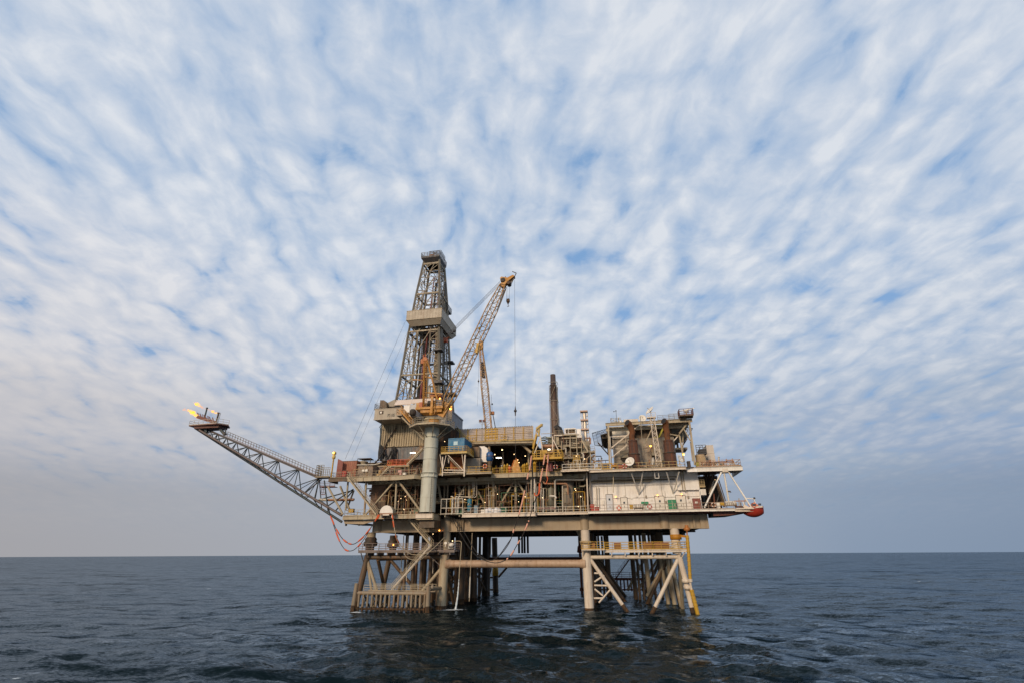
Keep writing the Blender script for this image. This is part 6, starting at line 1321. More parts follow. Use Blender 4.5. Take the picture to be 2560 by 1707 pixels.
# satellite dishes
def dish(lab, k, x, y, v, r, ax, zb, stem=True):
    c = W(k, x, y, v); ax = V3(ax).normalized(); t = thing('satellite_dish', lab, 'satellite dish', (c.x, v, zb))
    b = MB(); pr = [(r*i/6+.001, r*.35*(i/6)**2) for i in range(7)]; b.lathe(c, pr+[(r*.99, r*.35+.03)]+[(r*(6-i)/6*.97+.001, r*.35*((6-i)/6)**2+.05) for i in range(1, 6)], 24, ax)
    b.build('dish', OFFW, t); b = MB(); b.tube(c+ax*.05, c+ax*(r*.9), .035, 6); b.ball(c+ax*(r*.9), .1, 6); b.build('feed', STEEL, t)
    b = MB(); b.tube((c.x, v+.3, zb), (c.x, v+.3, c.z-.1), .09, 8); b.tube((c.x, v+.3, c.z-.1), c, .08, 8); b.bar((c.x-.5, v+.3, zb), (c.x, v+.3, zb+.9), .07); b.bar((c.x+.5, v+.3, zb), (c.x, v+.3, zb+.9), .07); b.build('stand', STEELW, t)
dish('large white dish on top of the lattice mast facing up left', 'F', 862, 125, .2, 1.05, (-.75, -.45, .75), 36.1)
dish('white drum like dish low on the roof left of the lattice mast top', 'F', 765, 212, 1, .8, (.1, -.9, .25), 36.1)
dish('tilted oval white dish on the deck rail before the left silencer', 'F', 627, 712, -3.7, .95, (-.35, -.9, .35), UD)
dish('narrow white dish seen edge on between the two rusty silencers', 'F', 900, 702, -3.7, .75, (-1, -.25, .15), UD)
dish('white dish turned right beside the right rusty silencer', 'F', 1192, 680, -3.5, .85, (.75, -.6, .35), UD)
# helideck behind
hd = thing('helideck', 'dark underside of an octagonal helideck with safety netting behind the machinery house', 'helideck', (14, 23.5, 36))
HZ_ = 37.2; cx, cy, r = 14.1, 23.0, 10.6
def cham(x0, x1, y0, y1, c): return [(x0, y0+c), (x0+c, y0), (x1-c, y0), (x1, y0+c), (x1, y1-c), (x1-c, y1), (x0+c, y1), (x0, y1-c)]
oc = cham(4.2, 24.0, 13, 34, 4); on_ = cham(2.2, 26.0, 11.4, 36, 4.6)
b = MB(); b.prism(oc, HZ_-.3, HZ_); b.build('deck_plate', mat('dark_green_brown_deck', (.055, .05, .032), amt=.4), hd)
b = MB()
for y in np.arange(13.6, 34, 1.2):
    hw = 9.6 - max(0, 17-y, y-30); b.box((cx-hw, y-.08, HZ_-.95), (cx+hw, y+.08, HZ_-.31))
b.build('deck_joists', mat('dark_olive_joist', (.075, .06, .035), amt=.4), hd)
b = MB()
for k in range(8):
    p0, p1, q0, q1 = oc[k], oc[(k+1) % 8], on_[k], on_[(k+1) % 8]
    b.bar((*q0, HZ_+.25), (*q1, HZ_+.25), .1); b.bar(((q0[0]+p0[0])/2, (q0[1]+p0[1])/2, HZ_+.05), ((q1[0]+p1[0])/2, (q1[1]+p1[1])/2, HZ_+.05), .06)
    for i in range(8): s = i/8; b.bar((p0[0]+(p1[0]-p0[0])*s, p0[1]+(p1[1]-p0[1])*s, HZ_-.15), (q0[0]+(q1[0]-q0[0])*s, q0[1]+(q1[1]-q0[1])*s, HZ_+.25), .09)
b.build('safety_net', CHARC, hd)
for u, v in ((9, 17), (19, 17), (9, 28), (19, 28), (22.8, 22), (5.8, 22)): b = MB(); b.tube((u, v, UD if 7 < u < 21 else 33), (u, v, HZ_-.9), .25, 10); b.tube((u, v, 33), (u+(2.5 if u > cx else -2.5), v, HZ_-.9), .15, 8); b.build('support_column', STEELD, hd)
# tanks at the far right of the upper deck
wt = thing('water_tank', 'tall pale beige square topped tank at the right end of the upper deck', 'tank', (27.8, 8, UD))
a, c = W('M', 478, 100, 7), W('M', 650, 410, 7); e = Wu('M', 590, 100, 7); b = MB()
b.box((a.x-.2, 7, UD), (c.x-.1, 11, a.z+.2)); b.box((a.x-1.1, 7.6, UD), (a.x-.2, 10.6, a.z-.5)); b.box((a.x-.23, 6.95, W('M', 560, 225, 7).z-.06), (c.x-.07, 7, W('M', 560, 225, 7).z)); b.build('shell', mat('pale_beige_tank', (.56, .50, .43), amt=.12), wt)
t2 = thing('round_tank', 'brown streaked round tank with a railed top left of the beige tank', 'tank', (25.3, 3, UD))
a, c = W('M', 280, 250, 3), W('M', 490, 480, 3); cx2 = (a.x+c.x)/2; r2 = (c.x-a.x)/2
b = MB(); b.lathe((cx2, 3+r2, UD), [(r2, 0), (r2, a.z-UD-.4), (r2*1.03, a.z-UD-.3), (r2*1.03, a.z-UD), (r2*.2, a.z-UD+.1)], 28)
b.build('shell', mat('brown_streaked_tank', (.42, .30, .17), amt=.7, scale=1.0), t2)
b = MB()
for k in range(12): an_ = R(200+k*12); b.bar((cx2+r2*1.02*math.cos(an_), 3+r2+r2*1.02*math.sin(an_), UD), (cx2+r2*1.02*math.cos(an_), 3+r2+r2*1.02*math.sin(an_), a.z-.4), .07)
b.build('ribs', mat('tan_rib', (.5, .38, .22)), t2)
b = MB(); d = W('M', 345, 235, 4); e = W('M', 470, 235, 4); b.box((d.x, 3.5, a.z+.1), (e.x, 6, a.z+1.2)); b.rail([(d.x-.6, 3.4, a.z+.1), (e.x, 3.4, a.z+.1)], 1.9, .7, .05, 3); b.bar((d.x-.8, 3.4, a.z), (d.x+.6, 3.4, a.z+2), .08); b.build('top_gallery', CHARC, t2)
for lab, x0, x1, y0, m in (('yellow green box on the right upper deck before the round tank', 285, 345, 390, mat('yellow_green_paint', (.33, .30, .03), amt=.3)), ('dark rounded unit on deck left of the round tank', 130, 200, 375, DARK), ('pale pink locker on the right deck edge before the beige tank', 545, 590, 425, WHITE), ('rust red locker beside the pale pink one', 600, 632, 415, PIPEO)):
    a, c = W('M', x0, y0, -1.5), W('M', x1, 500, -1.5); t = thing('deck_locker', lab, 'locker', ((a.x+c.x)/2, -1, UD)); b = MB(); b.box((a.x, -1.6, UD+.02), (c.x, -.4, a.z)); b.build('body', m, t); b = MB(); b.box((a.x-.05, -1.65, a.z), (c.x+.05, -.35, a.z+.08)); b.build('lid', STEELD, t)
# scatter pipework on the right deck edge
b = MB()
for x, y in ((690, 300), (735, 430), (760, 410), (655, 400), (380, 410), (420, 420), (455, 400)): b.tube(W('M', x, y, -1), W('M', x+4, 495, -1), .1 if x != 690 else .16, 8); b.lathe(W('M', x, y, -1), [(.12, -.1), (.24, 0), (.12, .15)], 8)
build_each(b, 'vent_post', PIPEW, dk)
# a-shaped white struts of the right wing
sw = thing('wing_brace', 'three long white struts fanning from the upper right deck corner to the lifeboat deck', 'brace', (28.5, -3, UD))
for x0, y0, x1, y1, v0, v1, r in ((738, 565, 435, 1200, -3, -3.6, .17), (782, 560, 870, 1085, -2.6, -2.0, .17), (845, 530, 1265, 1185, -2.6, -3.4, .15)):
    b = MB(); b.tube(W('M', x0, y0, v0), W('M', x1, y1, v1), r, 12); b.build('strut', OFFW, sw)
b = MB(); c = W('M', 830, 510, -2.8); b.box((c.x-.9, -3.1, c.z-.6), (c.x+.15, -2.4, c.z+.1)); b.tube(c-V3((0, 0, .3)), c+V3((0, 0, .55)), .2, 10); b.build('hinge_block', STEELW, sw)
fl = thing('floodlight', 'small grey floodlight clamped to the middle white strut of the right wing', 'floodlight', W('M', 880, 905, -2.2)); c = W('M', 880, 905, -2.3); b = MB(); b.add([c+V3(q_) for q_ in ((-.25, -.2, -.1), (.3, -.2, -.22), (.3, .2, -.22), (-.25, .2, -.1), (-.3, -.15, .1), (.15, -.15, .1), (.15, .15, .1), (-.3, .15, .1))], [(3, 2, 1, 0), (4, 5, 6, 7), (0, 1, 5, 4), (1, 2, 6, 5), (2, 3, 7, 6), (3, 0, 4, 7)]); b.build('housing', CHARC, fl); b = MB(); b.box((c.x-.45, -2.35, c.z-.04), (c.x-.25, -2.25, c.z+.04)); b.build('bracket', STEEL, fl)
# storey under the right wing
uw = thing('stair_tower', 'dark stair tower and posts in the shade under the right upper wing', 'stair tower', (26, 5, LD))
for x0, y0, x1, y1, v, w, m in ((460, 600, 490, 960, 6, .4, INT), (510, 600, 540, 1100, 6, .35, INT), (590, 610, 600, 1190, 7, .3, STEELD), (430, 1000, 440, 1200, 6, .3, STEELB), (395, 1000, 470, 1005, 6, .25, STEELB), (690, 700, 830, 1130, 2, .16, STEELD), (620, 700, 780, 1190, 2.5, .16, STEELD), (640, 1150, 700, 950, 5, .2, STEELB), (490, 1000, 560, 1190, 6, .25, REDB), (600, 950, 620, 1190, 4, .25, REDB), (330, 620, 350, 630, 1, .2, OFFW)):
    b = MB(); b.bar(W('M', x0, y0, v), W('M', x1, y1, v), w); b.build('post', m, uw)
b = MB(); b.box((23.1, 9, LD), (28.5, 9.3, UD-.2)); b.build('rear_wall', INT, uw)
stairs(uw, W('M', 800, 1180, 1), W('M', 660, 760, 1), .9, STEELD, STEELD); stairs(uw, W('M', 530, 950, 3), W('M', 600, 720, 3), .9, PIPEW, STEELD)
a, c = W('M', 355, 865, 0), W('M', 470, 970, 0); b = MB(); b.box((a.x, 0, c.z), (c.x, 3, a.z)); b.build('white_cabin', OFFW, uw)
b = MB(); b.box((a.x-.1, -.3, a.z+.3), (c.x, 3, a.z+.5)); b.rail([(a.x, -.25, a.z+.5), (c.x-.1, -.25, a.z+.5)], 1.3, .6, .05, 3); b.build('landing', mat('ochre_landing', (.40, .30, .15), amt=.4), uw)
# lifeboat
lb = thing('lifeboat', 'red hulled lifeboat hanging beyond the far right end of the lower deck', 'lifeboat', (32.5, -3, 17))
p0 = W('M', 1140, 1300, -2.6); cxx, zz0 = W('M', 1310, 1240, -2.6).x, W('M', 1310, 1240, -2.6).z
Lh = (W('M', 1475, 1210, -2.6).x-W('M', 1135, 1290, -2.6).x)/2; b = MB(); st_ = 14; hull = []
mx0 = W('M', 1135, 1290, -2.6).x
for i in range(st_+1):
    s = i/st_; u = mx0+2*Lh*s; w = 1.35*math.sin(math.pi*min(1, max(0, .06+s*.9)))**.4; dep = 1.75*(math.sin(math.pi*(.12+.68*s)))**.5
    top = zz0+.4+.3*s**2; hull.append([(u, -2.6+w*math.sin(a_), top-dep*math.cos(a_)) for a_ in np.linspace(-math.pi/2, math.pi/2, 9)])
vs = [p for h_ in hull for p in h_]; fs = [(i*9+j, i*9+j+1, (i+1)*9+j+1, (i+1)*9+j) for i in range(st_) for j in range(8)]
fs += [tuple(range(8, -1, -1)), tuple(st_*9+j for j in range(9))]; b.add(vs, fs, True); b.add(vs, [(i*9+8, i*9, (i+1)*9, (i+1)*9+8) for i in range(st_)]); b.build('hull', mat('lifeboat_red', (.38, .035, .02), amt=.25, rough=.45), lb)
b = MB(); b.bar((mx0-.1, -3.85, zz0+.25), (mx0+2*Lh-.3, -3.85, zz0+.5), .14, .28); b.build('rubbing_strake', STEELW, lb)
b = MB(); b.wall([(mx0+1.6, zz0+.5), (mx0+1.8, zz0+1.25), (mx0+2*Lh-1.5, zz0+1.35), (mx0+2*Lh-.8, zz0+.7)], -3.5, -1.7); b.build('canopy', mat('orange_pink_canopy', (.62, .20, .10), amt=.3), lb)
b = MB(); b.box((mx0+1.6, -3.55, zz0+.7), (mx0+2.2, -3.5, zz0+1.05)); b.box((mx0+2.6, -3.55, zz0+.75), (mx0+3.1, -3.5, zz0+1.1)); build_each(b, 'window', GLASS, lb)
dv = thing('davit', 'white and rust davit frame reaching over the red lifeboat', 'davit', (31, -3, LD))
for x0, y0, x1, y1, w, m in ((1160, 1030, 1340, 1040, .16, OFFW), (1310, 1030, 1345, 1115, .16, OFFW), (1130, 1160, 1310, 1260, .5, STEELW), (960, 1080, 1180, 1075, .18, PIPEO), (1050, 1030, 1055, 1190, .14, STEEL), (980, 1180, 1180, 1185, .3, RUST), (1110, 1080, 1170, 1200, .14, OFFW), (1215, 1130, 1260, 1190, .2, ORANGE), (1000, 1110, 1010, 1190, .2, STEELD), (1080, 1100, 1090, 1190, .2, STEELG), (1160, 1040, 1150, 1180, .12, STEEL)):
    b = MB(); b.bar(W('M', x0, y0, -3.2), W('M', x1, y1, -3.2), w); b.build('davit_member', m, dv)
b = MB(); c = W('M', 1325, 1030, -3.2); b.lathe(c-V3((0, .1, 0)), [(.12, 0), (.2, .05), (.2, .2), (.12, .25)], 12, (0, 1, 0)); b.build('sheave', BLK, dv)
b = MB(); a, c = W('M', 980, 1190, -3.4), W('M', 1300, 1215, -3.4); b.box((a.x, -4.2, c.z-.1), (c.x, -1.2, c.z+.12)); b.build('boat_deck', STEELW, dv)
# ================================================================== process storey: pipes and vessels between the decks
pw2 = thing('process_pipework', 'maze of tan and grey pipes running through the shaded middle storey', 'pipework', (-16, 4, LD))
def pipe(k, pts, v, r, m, n=10):
    b = MB(); q = [W(k, x, y, v) for x, y in pts]; out = [q[0]]
    for i in range(1, len(q)-1):
        a, c, d = q[i-1], q[i], q[i+1]; rr = min(.5, (a-c).length/2.2, (d-c).length/2.2)
        s0, s1 = c+(a-c).normalized()*rr, c+(d-c).normalized()*rr
        for t in (0, .25, .5, .75, 1): out.append(s0*(1-t)**2+c*2*t*(1-t)+s1*t*t)
    out.append(q[-1]); b.path(out, r, n); return b.build('pipe', m, pw2)
for pts, v, r, m in ((((0, 408), (1320, 402)), 3.2, .19, PIPEO), (((440, 350), (1320, 345)), 4, .09, PIPEW), (((720, 370), (1300, 368)), 3.6, .1, STEELW), (((340, 262), (1320, 255)), 3.8, .16, STEEL), (((420, 225), (700, 225)), 3, .08, PIPEW), (((0, 268), (260, 266)), 3, .13, STEEL),
    (((342, 155), (342, 430), (310, 475), (150, 470)), .2, .075, PIPEW), (((361, 155), (361, 440), (330, 480), (150, 480)), .0, .075, PIPEW), (((380, 155), (382, 450), (345, 488), (150, 488)), -.2, .075, PIPEW), (((415, 155), (415, 460), (380, 490), (130, 472)), -.4, .08, PIPEW),
    (((-20, 470), (15, 470), (8, 740)), -2.6, .09, OFFW), (((95, 472), (60, 470), (55, 740)), -2.6, .09, OFFW), (((140, 470), (110, 475), (103, 740)), -2.7, .1, OFFW),
    (((1333, 130), (1322, 720)), -2, .12, PIPEW), (((1352, 130), (1345, 720)), -2.1, .08, PIPEW), (((1384, 135), (1395, 720)), -2.2, .14, OFFW), (((1405, 200), (1440, 700)), -1, .16, STEELW), (((1440, 300), (1440, 720)), -.8, .14, PIPEW), (((1320, 215), (1120, 215)), .8, .1, PIPEW), (((1370, 140), (1372, 560)), 0, .12, STEEL),
    (((2225, 110), (2222, 190), (1730, 185), (1735, 745)), -1.5, .2, PIPEW), (((1530, 205), (1550, 255), (1925, 255), (1945, 300), (1950, 440)), -1.2, .19, PIPEO), (((1495, 250), (1492, 700)), 0, .22, SILV), (((1536, 330), (1536, 740)), -1.8, .13, PIPEW), (((1640, 462), (1730, 462), (1752, 500)), -2, .17, OFFW), (((1450, 672), (1740, 668)), -1.8, .16, mat('pink_pipe', (.50, .30, .24), amt=.3)), (((1855, 290), (1862, 740)), -2.3, .12, PIPEW),
    (((2140, 300), (2225, 300), (2240, 270)), 0, .15, STEEL), (((2140, 280), (2560, 285)), 3, .1, STEEL), (((2160, 450), (2165, 700)), -1, .05, STEEL), (((2090, 210), (2105, 700)), -1.4, .05, STEELD), (((720, 550), (1010, 550)), 2, .09, STEEL), (((860, 560), (850, 660)), 1.5, .14, PIPEW), (((730, 570), (725, 650)), 1.5, .1, PIPEW), (((440, 580), (440, 660)), 1.2, .2, PIPEW), (((995, 430), (1000, 520), (1130, 520)), 1.8, .07, PIPEW), (((1000, 458), (1125, 458)), 1, .1, OFFW), (((1005, 300), (1120, 300)), .4, .07, STEEL), (((1110, 410), (1320, 412)), 2.5, .15, STEEL), (((1110, 470), (1300, 480)), 3.5, .13, PIPEO)):
    pipe('K', pts, v, r, m)
for pts, v, r, m in ((((510, 1105), (800, 1095)), 4, .3, PIPEO), (((510, 1165), (760, 1160)), 4.6, .25, PIPEO), (((520, 1140), (1120, 1130)), 6, .15, STEEL), (((480, 1080), (1130, 1065)), 6, .12, STEELD), (((905, 1050), (900, 1390)), 4, .22, STEEL), (((935, 1090), (925, 1330)), 3, .1, PIPEW), (((570, 1000), (570, 1120)), 4, .15, STEEL), (((455, 1030), (455, 1200)), 0, .12, PIPEW), (((460, 1200), (440, 1400)), -.5, .1, PIPEW), (((690, 1010), (690, 1090)), 5, .1, STEELG), (((735, 1120), (735, 1300)), 5, .08, STEELG), (((865, 1230), (855, 1390)), 1, .09, OFFW), (((1330, 1235), (1680, 1235)), .5, .12, STEEL), (((1430, 950), (1420, 1330)), 2, .2, STEEL), (((1520, 1030), (1700, 1030)), 2, .1, STEEL), (((0, 1218), (320, 1212)), .5, .25, PIPEO)):
    pipe('D', pts, v, r, m)
random.seed(11)
for i in range(46):
    u = random.uniform(-45, .5); v = random.uniform(5, 12.5); z = random.uniform(LD+.5, UD-1.4); L_ = random.uniform(2, 8); m = random.choice((STEELD, STEELD, PIPEO, STEEL, STEELG, DARK)); b = MB(); r = random.uniform(.06, .2)
    if random.random() < .55: b.path([V3(q) for q in ((u, v, z), (min(u+L_, .6), v, z), (min(u+L_, .6)+.05, v, z-.3), (min(u+L_, .6)+.05, v, LD))], r, 8)
    else: b.tube((u, v, LD), (u, v, UD-.3), r, 8); b.lathe((u, v, z), [(r, 0), (r*1.9, .02), (r*1.9, .12), (r, .14)], 8)
    b.build('pipe_run', m, pw2)
for i in range(5):
    z = (LD+2.7, UD-1.6, LD+5.2, LD+1.9, UD-2.2)[i]; u0 = random.uniform(-45, -30); b = MB(); b.box((u0, 8+i*.6, z), (u0+random.uniform(10, 22), 9+i*.6, z+.15)); b.build('cable_tray', STEELD, pw2)
b = MB(); b.box((-44.5, 4, LD+2.9), (-30.5, 8, LD+3.05)); b.build('mezzanine', STEELD, pw2); b = MB(); b.rail([(-44.5, 4, LD+3.05), (-30.5, 4, LD+3.05)], 1.1, 1.3, .04, 2); b.rail([(-44.5, 5, LD+5.2), (-32.5, 5, LD+5.2)], 1.1, 1.3, .04, 2); b.build('handrail', STEELG, pw2)
# crowd of smaller lines, valves and ducts close to the front of the storey and on the decks above
OCH = mat('ochre_pipe_paint', (.42, .28, .12), amt=.5); RB = mat('red_brown_lagging', (.24, .11, .06), amt=.5)
def clutter(n, us_, vs_, z0, z1, seed, mats, tag_):
    random.seed(seed)
    for i in range(n):
        u = random.uniform(*us_); v = random.uniform(*vs_); z = random.uniform(z0+.3, z1-.3); m = random.choice(mats); b = MB(); k = random.random(); r = random.uniform(.035, .11)
        if k < .45:
            e = min(u+random.uniform(1, 4), us_[1]); b.path([V3(q) for q in ((u, v, z0), (u, v, z), (u+.08, v, z+.08), (e, v, z+.08), (e+.08, v, z), (e+.08, v, z0 if random.random() < .5 else min(z1, z+1.2)))], r, 7); nm = 'small_pipe'
        elif k < .7:
            b.lathe((u, v, z0), [(r, 0), (r, z-z0), (r*2.6, z-z0+.02), (r*2.6, z-z0+.16), (r, z-z0+.18), (r, z-z0+.45), (r*3.2, z-z0+.47), (r*3.2, z-z0+.53), (r*.4, z-z0+.55)], 9); nm = 'valve'
        elif k < .88:
            w, h = random.uniform(.3, .9), random.uniform(.5, 1.6); b.box((u, v, z0), (u+w, v+.5, z0+h)); b.box((u-.04, v-.04, z0+h), (u+w+.04, v+.54, z0+h+.06)); b.box((u+.08, v-.03, z0+h*.3), (u+w-.08, v, z0+h*.8)); nm = 'skid_box'
        else: b.bar((u, v, z0), (u+random.uniform(-.6, .6), v, z1), .09); b.bar((u-.8, v, z), (u+1.2, v, z), .07); nm = 'pipe_support'
        b.build(nm, m, tag_)
clutter(120, (-28.5, .3), (-1.5, 4), LD, UD-1.4, 3, (PIPEW, OCH, PIPEO, STEEL, STEELG, RB, GRND, STEELD, YEL), pw2)
clutter(60, (-46, -34.5), (-2, 3.5), LD, UD-1.6, 5, (STEEL, RB, PIPEO, STEELD, STEELG, OCH), pw2)
dc = thing('deck_pipework', 'low pipes, valves and cabinets crowding the left upper deck beneath the corrugated wall', 'pipework', (-43, 0, UD))
clutter(70, (-50, -34.5), (-4.3, 2.8), UD, UD+2.6, 8, (STEEL, RB, PIPEO, STEELD, STEELG, OCH, DARK, MAROON), dc)
de = thing('deck_pipework', 'small pipes and cabinets along the white railed deck edge left of the yellow winch', 'pipework', (0, -2, UD))
clutter(34, (-3.4, 4.5), (-3.6, 1.5), UD, UD+2.4, 9, (STEEL, PIPEW, PIPEO, STEELG, OCH, YEL), de)
df_ = thing('deck_pipework', 'small pipes, valves and boxes at the foot of the grey machinery house', 'pipework', (14, 2, UD))
clutter(40, (6.5, 20), (-2.6, 3.5), UD-.1, UD+1.7, 12, (STEEL, PIPEW, PIPEO, STEELG, GRND, STEELD), df_)
dg = thing('deck_pipework', 'pale and rusty small fittings crowding the far right upper deck edge', 'pipework', (27, 0, UD))
clutter(30, (23.2, 30), (-2.4, 4), UD, UD+1.6, 14, (PIPEW, PIPEO, STEELW, STEELG, RB), dg)
# vessels
def vessel(name, lab, k, x, y0, y1, v, r, m, cat='vessel', legs=True, noz=True):
    c0, c1 = W(k, x, y1, v), W(k, x, y0, v); t = thing(name, lab, cat, (c0.x, v, LD)); h = c1.z-c0.z; b = MB()
    b.lathe((c0.x, v, c0.z), [(r*.3, 0), (r*.8, r*.12), (r, r*.35), (r, h-r*.35), (r*.8, h-r*.12), (r*.3, h)], 24); b.build('shell', m, t)
    b = MB(); b.lathe((c0.x, v, LD), [(r*.85, 0), (r*.85, max(.1, c0.z-LD+.3))], 20); b.build('skirt', STEELD, t)
    if noz: b = MB(); b.tube((c0.x, v, c1.z-.1), (c0.x, v, c1.z+.5), r*.25, 10); b.tube((c0.x, v-r, c0.z+h*.6), (c0.x, v-r-.3, c0.z+h*.6), r*.25, 10); b.lathe((c0.x, v, c0.z+h*.5), [(r, 0), (r*1.06, .02), (r*1.06, .14), (r, .16)], 24); build_each(b, 'nozzle', STEEL, t)
    return t
vessel('pressure_vessel', 'slim teal blue upright vessel on the lower deck near the white pipe loops', 'K', 292, 505, 735, -1.5, .48, TEAL)
vessel('pressure_vessel', 'grey green bulbous vessel behind the short curved white pipe', 'K', 1675, 320, 640, -.2, .72, mat('grey_green_vessel', (.20, .20, .15), amt=.4))
vessel('process_column', 'wide grey tan column with a brown top section right of the bulbous vessel', 'K', 1965, 170, 720, 1.2, 1.35, mat('grey_tan_column', (.27, .23, .18), amt=.45, scale=.8), 'column')
c = W('K', 575, 600, 3); hv = thing('pressure_vessel', 'horizontal dull grey vessel with its round end facing out behind the white sacks', 'vessel', (c.x, 4, LD))
b = MB(); b.lathe((c.x, 3, c.z), [(.3, -.5), (.8, -.35), (1.05, 0), (1.05, 5)], 24, (0, 1, 0)); b.build('shell', STEELG, hv); b = MB(); b.box((c.x-.7, 3.6, LD), (c.x+.7, 3.9, c.z-.6)); b.build('saddle', STEELD, hv)
# sacks, green skip, drums on the lower deck
for i, x in enumerate((585, 635, 690, 745, 790)):
    c = W('K', x, 712+(i % 2)*8, -3.2+.3*(i % 3)); b = MB(); o = V3((c.x, c.y, LD+.02)); pr = [(.45, 0), (.56, .12), (.58, .5), (.5, .85), (.3, 1.0), (.15, 1.02)]; b.lathe(o, [(a_*random.uniform(.92, 1.08), h_*(1.0+.15*(i % 2))) for a_, h_ in pr], 12)
    t = solo(b, 'bulk_sack', ('first white sack from the left, slumped beside the cream box', 'second white sack in the row on the lower deck, the one right of the first', 'white sack in the middle of the row of five on the lower deck', 'white sack second from the right in the row of five', 'rightmost white sack, beside the green skip')[i], 'sack', CLOTH, o, 'white sacks on the lower deck')
def boxthing(name, lab, cat, k, x0, y0, x1, y1, v, dep, m, z0=None, lid=None):
    a, c = W(k, x0, y0, v), W(k, x1, y1, v); zb_ = c.z if z0 is None else z0; t = thing(name, lab, cat, ((a.x+c.x)/2, v, zb_)); b = MB(); b.box((a.x, v, zb_), (c.x, v+dep, a.z))
    n = max(2, int((c.x-a.x)/.4))
    for i in range(n): u = a.x+(c.x-a.x)*(i+.5)/n; b.box((u-.04, v-.04, zb_+.08), (u+.04, v, a.z-.08))
    b.build('body', m, t); b = MB(); b.box((a.x-.04, v-.05, a.z), (c.x+.04, v+dep+.04, a.z+.08)); b.build('lid', lid or STEELD, t); return t
L2 = LD+.02
boxthing('crate', 'cream box at the left of the white sacks on the lower deck', 'crate', 'K', 485, 690, 560, 745, -3.6, 1, OFFW, L2)
boxthing('skip', 'dark green skip right of the white sacks', 'skip', 'K', 830, 655, 920, 745, -3.3, 1.4, mat('dark_green_skip', (.015, .10, .045), amt=.3), L2)
boxthing('machine_skid', 'dull green machine skid on deck under the white pipe loops', 'machine', 'K', 60, 690, 190, 750, -2.4, 1.5, GRND, L2)
boxthing('machine_skid', 'pale blue grey unit between the teal vessel and the cream box', 'machine', 'K', 370, 620, 425, 740, -2.8, 1, mat('pale_blue_unit', (.16, .24, .29), amt=.3), L2)
boxthing('machine_skid', 'green machine seen through the truss left of the crane pedestal', 'machine', 'D', 1050, 1335, 1105, 1380, -2, 1.2, GRND)
boxthing('equipment_box', 'small bright yellow box at the left end of the lower deck', 'box', 'D', 255, 1330, 305, 1370, -3.5, .7, YEL)
boxthing('cabin', 'small open shelter with an ochre roof below the long diagonal truss brace', 'cabin', 'D', 615, 1235, 695, 1330, -1, 1.6, STEELD, None, mat('ochre_roof', (.5, .40, .2)))
boxthing('shipping_container', 'rusty red brown open container at the left end of the upper deck', 'container', 'A', 1700, 795, 1855, 905, -3, 3, mat('rust_pink_container', (.30, .10, .055), amt=.5), UD+.02)
a, c = W('A', 1695, 775, -3.2), W('A', 1735, 905, -3.2); b = MB(); b.wall([(a.x, UD), (a.x, a.z), (c.x, a.z-.6), (c.x, UD)], -4.2, -4.1); solo(b, 'container_door', 'dark red open door standing against the rusty container', 'door', MAROON, (a.x, -4.1, UD))
boxthing('equipment_box', 'bright red orange box in front of the rusty container', 'box', 'A', 1718, 892, 1752, 940, -4.3, .7, RED, UD+.02)
boxthing('cabin_locker', 'pale pink tall locker on the upper deck left of the crane pedestal', 'locker', 'D', 858, 848, 895, 935, -4, .9, mat('pale_pink_locker', (.58, .33, .28), amt=.2), UD+.02)
boxthing('cabin_locker', 'cream low locker right of the pale pink one near the crane pedestal', 'locker', 'D', 912, 880, 950, 935, -4, .9, OFFW, UD+.02)
boxthing('equipment_box', 'pink box under the yellow hose platform beside the red life ring', 'box', 'E', 1125, 765, 1180, 848, -4.3, .8, mat('faded_pink_box', (.48, .16, .15), amt=.2), UD+.02)
boxthing('mud_pump_unit', 'long dull machinery skid below the corrugated wall on the upper deck', 'machine', 'D', 560, 820, 800, 925, 0, 3, mat('mauve_brown_machinery', (.17, .12, .10), amt=.6), UD+.02)
boxthing('mud_pump_unit', 'brown pipe framed machinery skid right of the rusty container', 'machine', 'D', 345, 800, 540, 925, -2.5, 3, mat('tan_brown_machinery', (.26, .20, .15), amt=.6), UD+.02)
for x, y, lab in ((430, 860, 'small cream control box on the brown skid, the left of two'), (468, 860, 'small cream control box on the brown skid, the right of two')):
    c = W('D', x, y, -2.8); b = MB(); b.box((c.x-.3, -2.8, c.z-.25), (c.x+.3, -2.55, c.z+.3)); b.box((c.x-.34, -2.84, c.z+.3), (c.x+.34, -2.5, c.z+.36)); solo(b, 'control_box', lab, 'box', OFFW, c)
sf = thing('roof_frame', 'flat dark canopy on four posts over a round tank beside the rusty container', 'canopy', W('A', 1940, 815, -1)); a, c = W('A', 1872, 765, -2), W('A', 2005, 805, -2)
b = MB(); b.prism([(a.x, -2), (c.x, -2), (c.x-.4, .5), (a.x+.4, .5)], a.z-.08, a.z+.05); b.build('canopy', DARK, sf)
b = MB()
for u in (a.x+.05, c.x-.05): b.bar((u, -1.95, a.z-2), (u, -1.95, a.z), .08); b.bar((u, .4, a.z-2), (u, .4, a.z), .08)
b.build('posts', DARK, sf); b = MB(); c0 = W('A', 1937, 800, -.8); b.lathe((c0.x, -.8, c0.z-.9), [(.9, 0), (.9, .8), (1.0, .85), (1.0, 1.0), (.2, 1.1)], 18); b.build('tank', STEEL, sf)
b = MB(); c0 = W('D', 440, 790, -1); b.path([W('D', x, y, -2.8) for x, y in ((330, 925), (335, 805), (360, 790), (560, 788), (640, 770))], .12, 8); solo(b, 'pipe_loop', 'tan pipe loop rising over the brown skid near the rusty container', 'pipe', PIPEW, (c0.x, -2.8, UD))
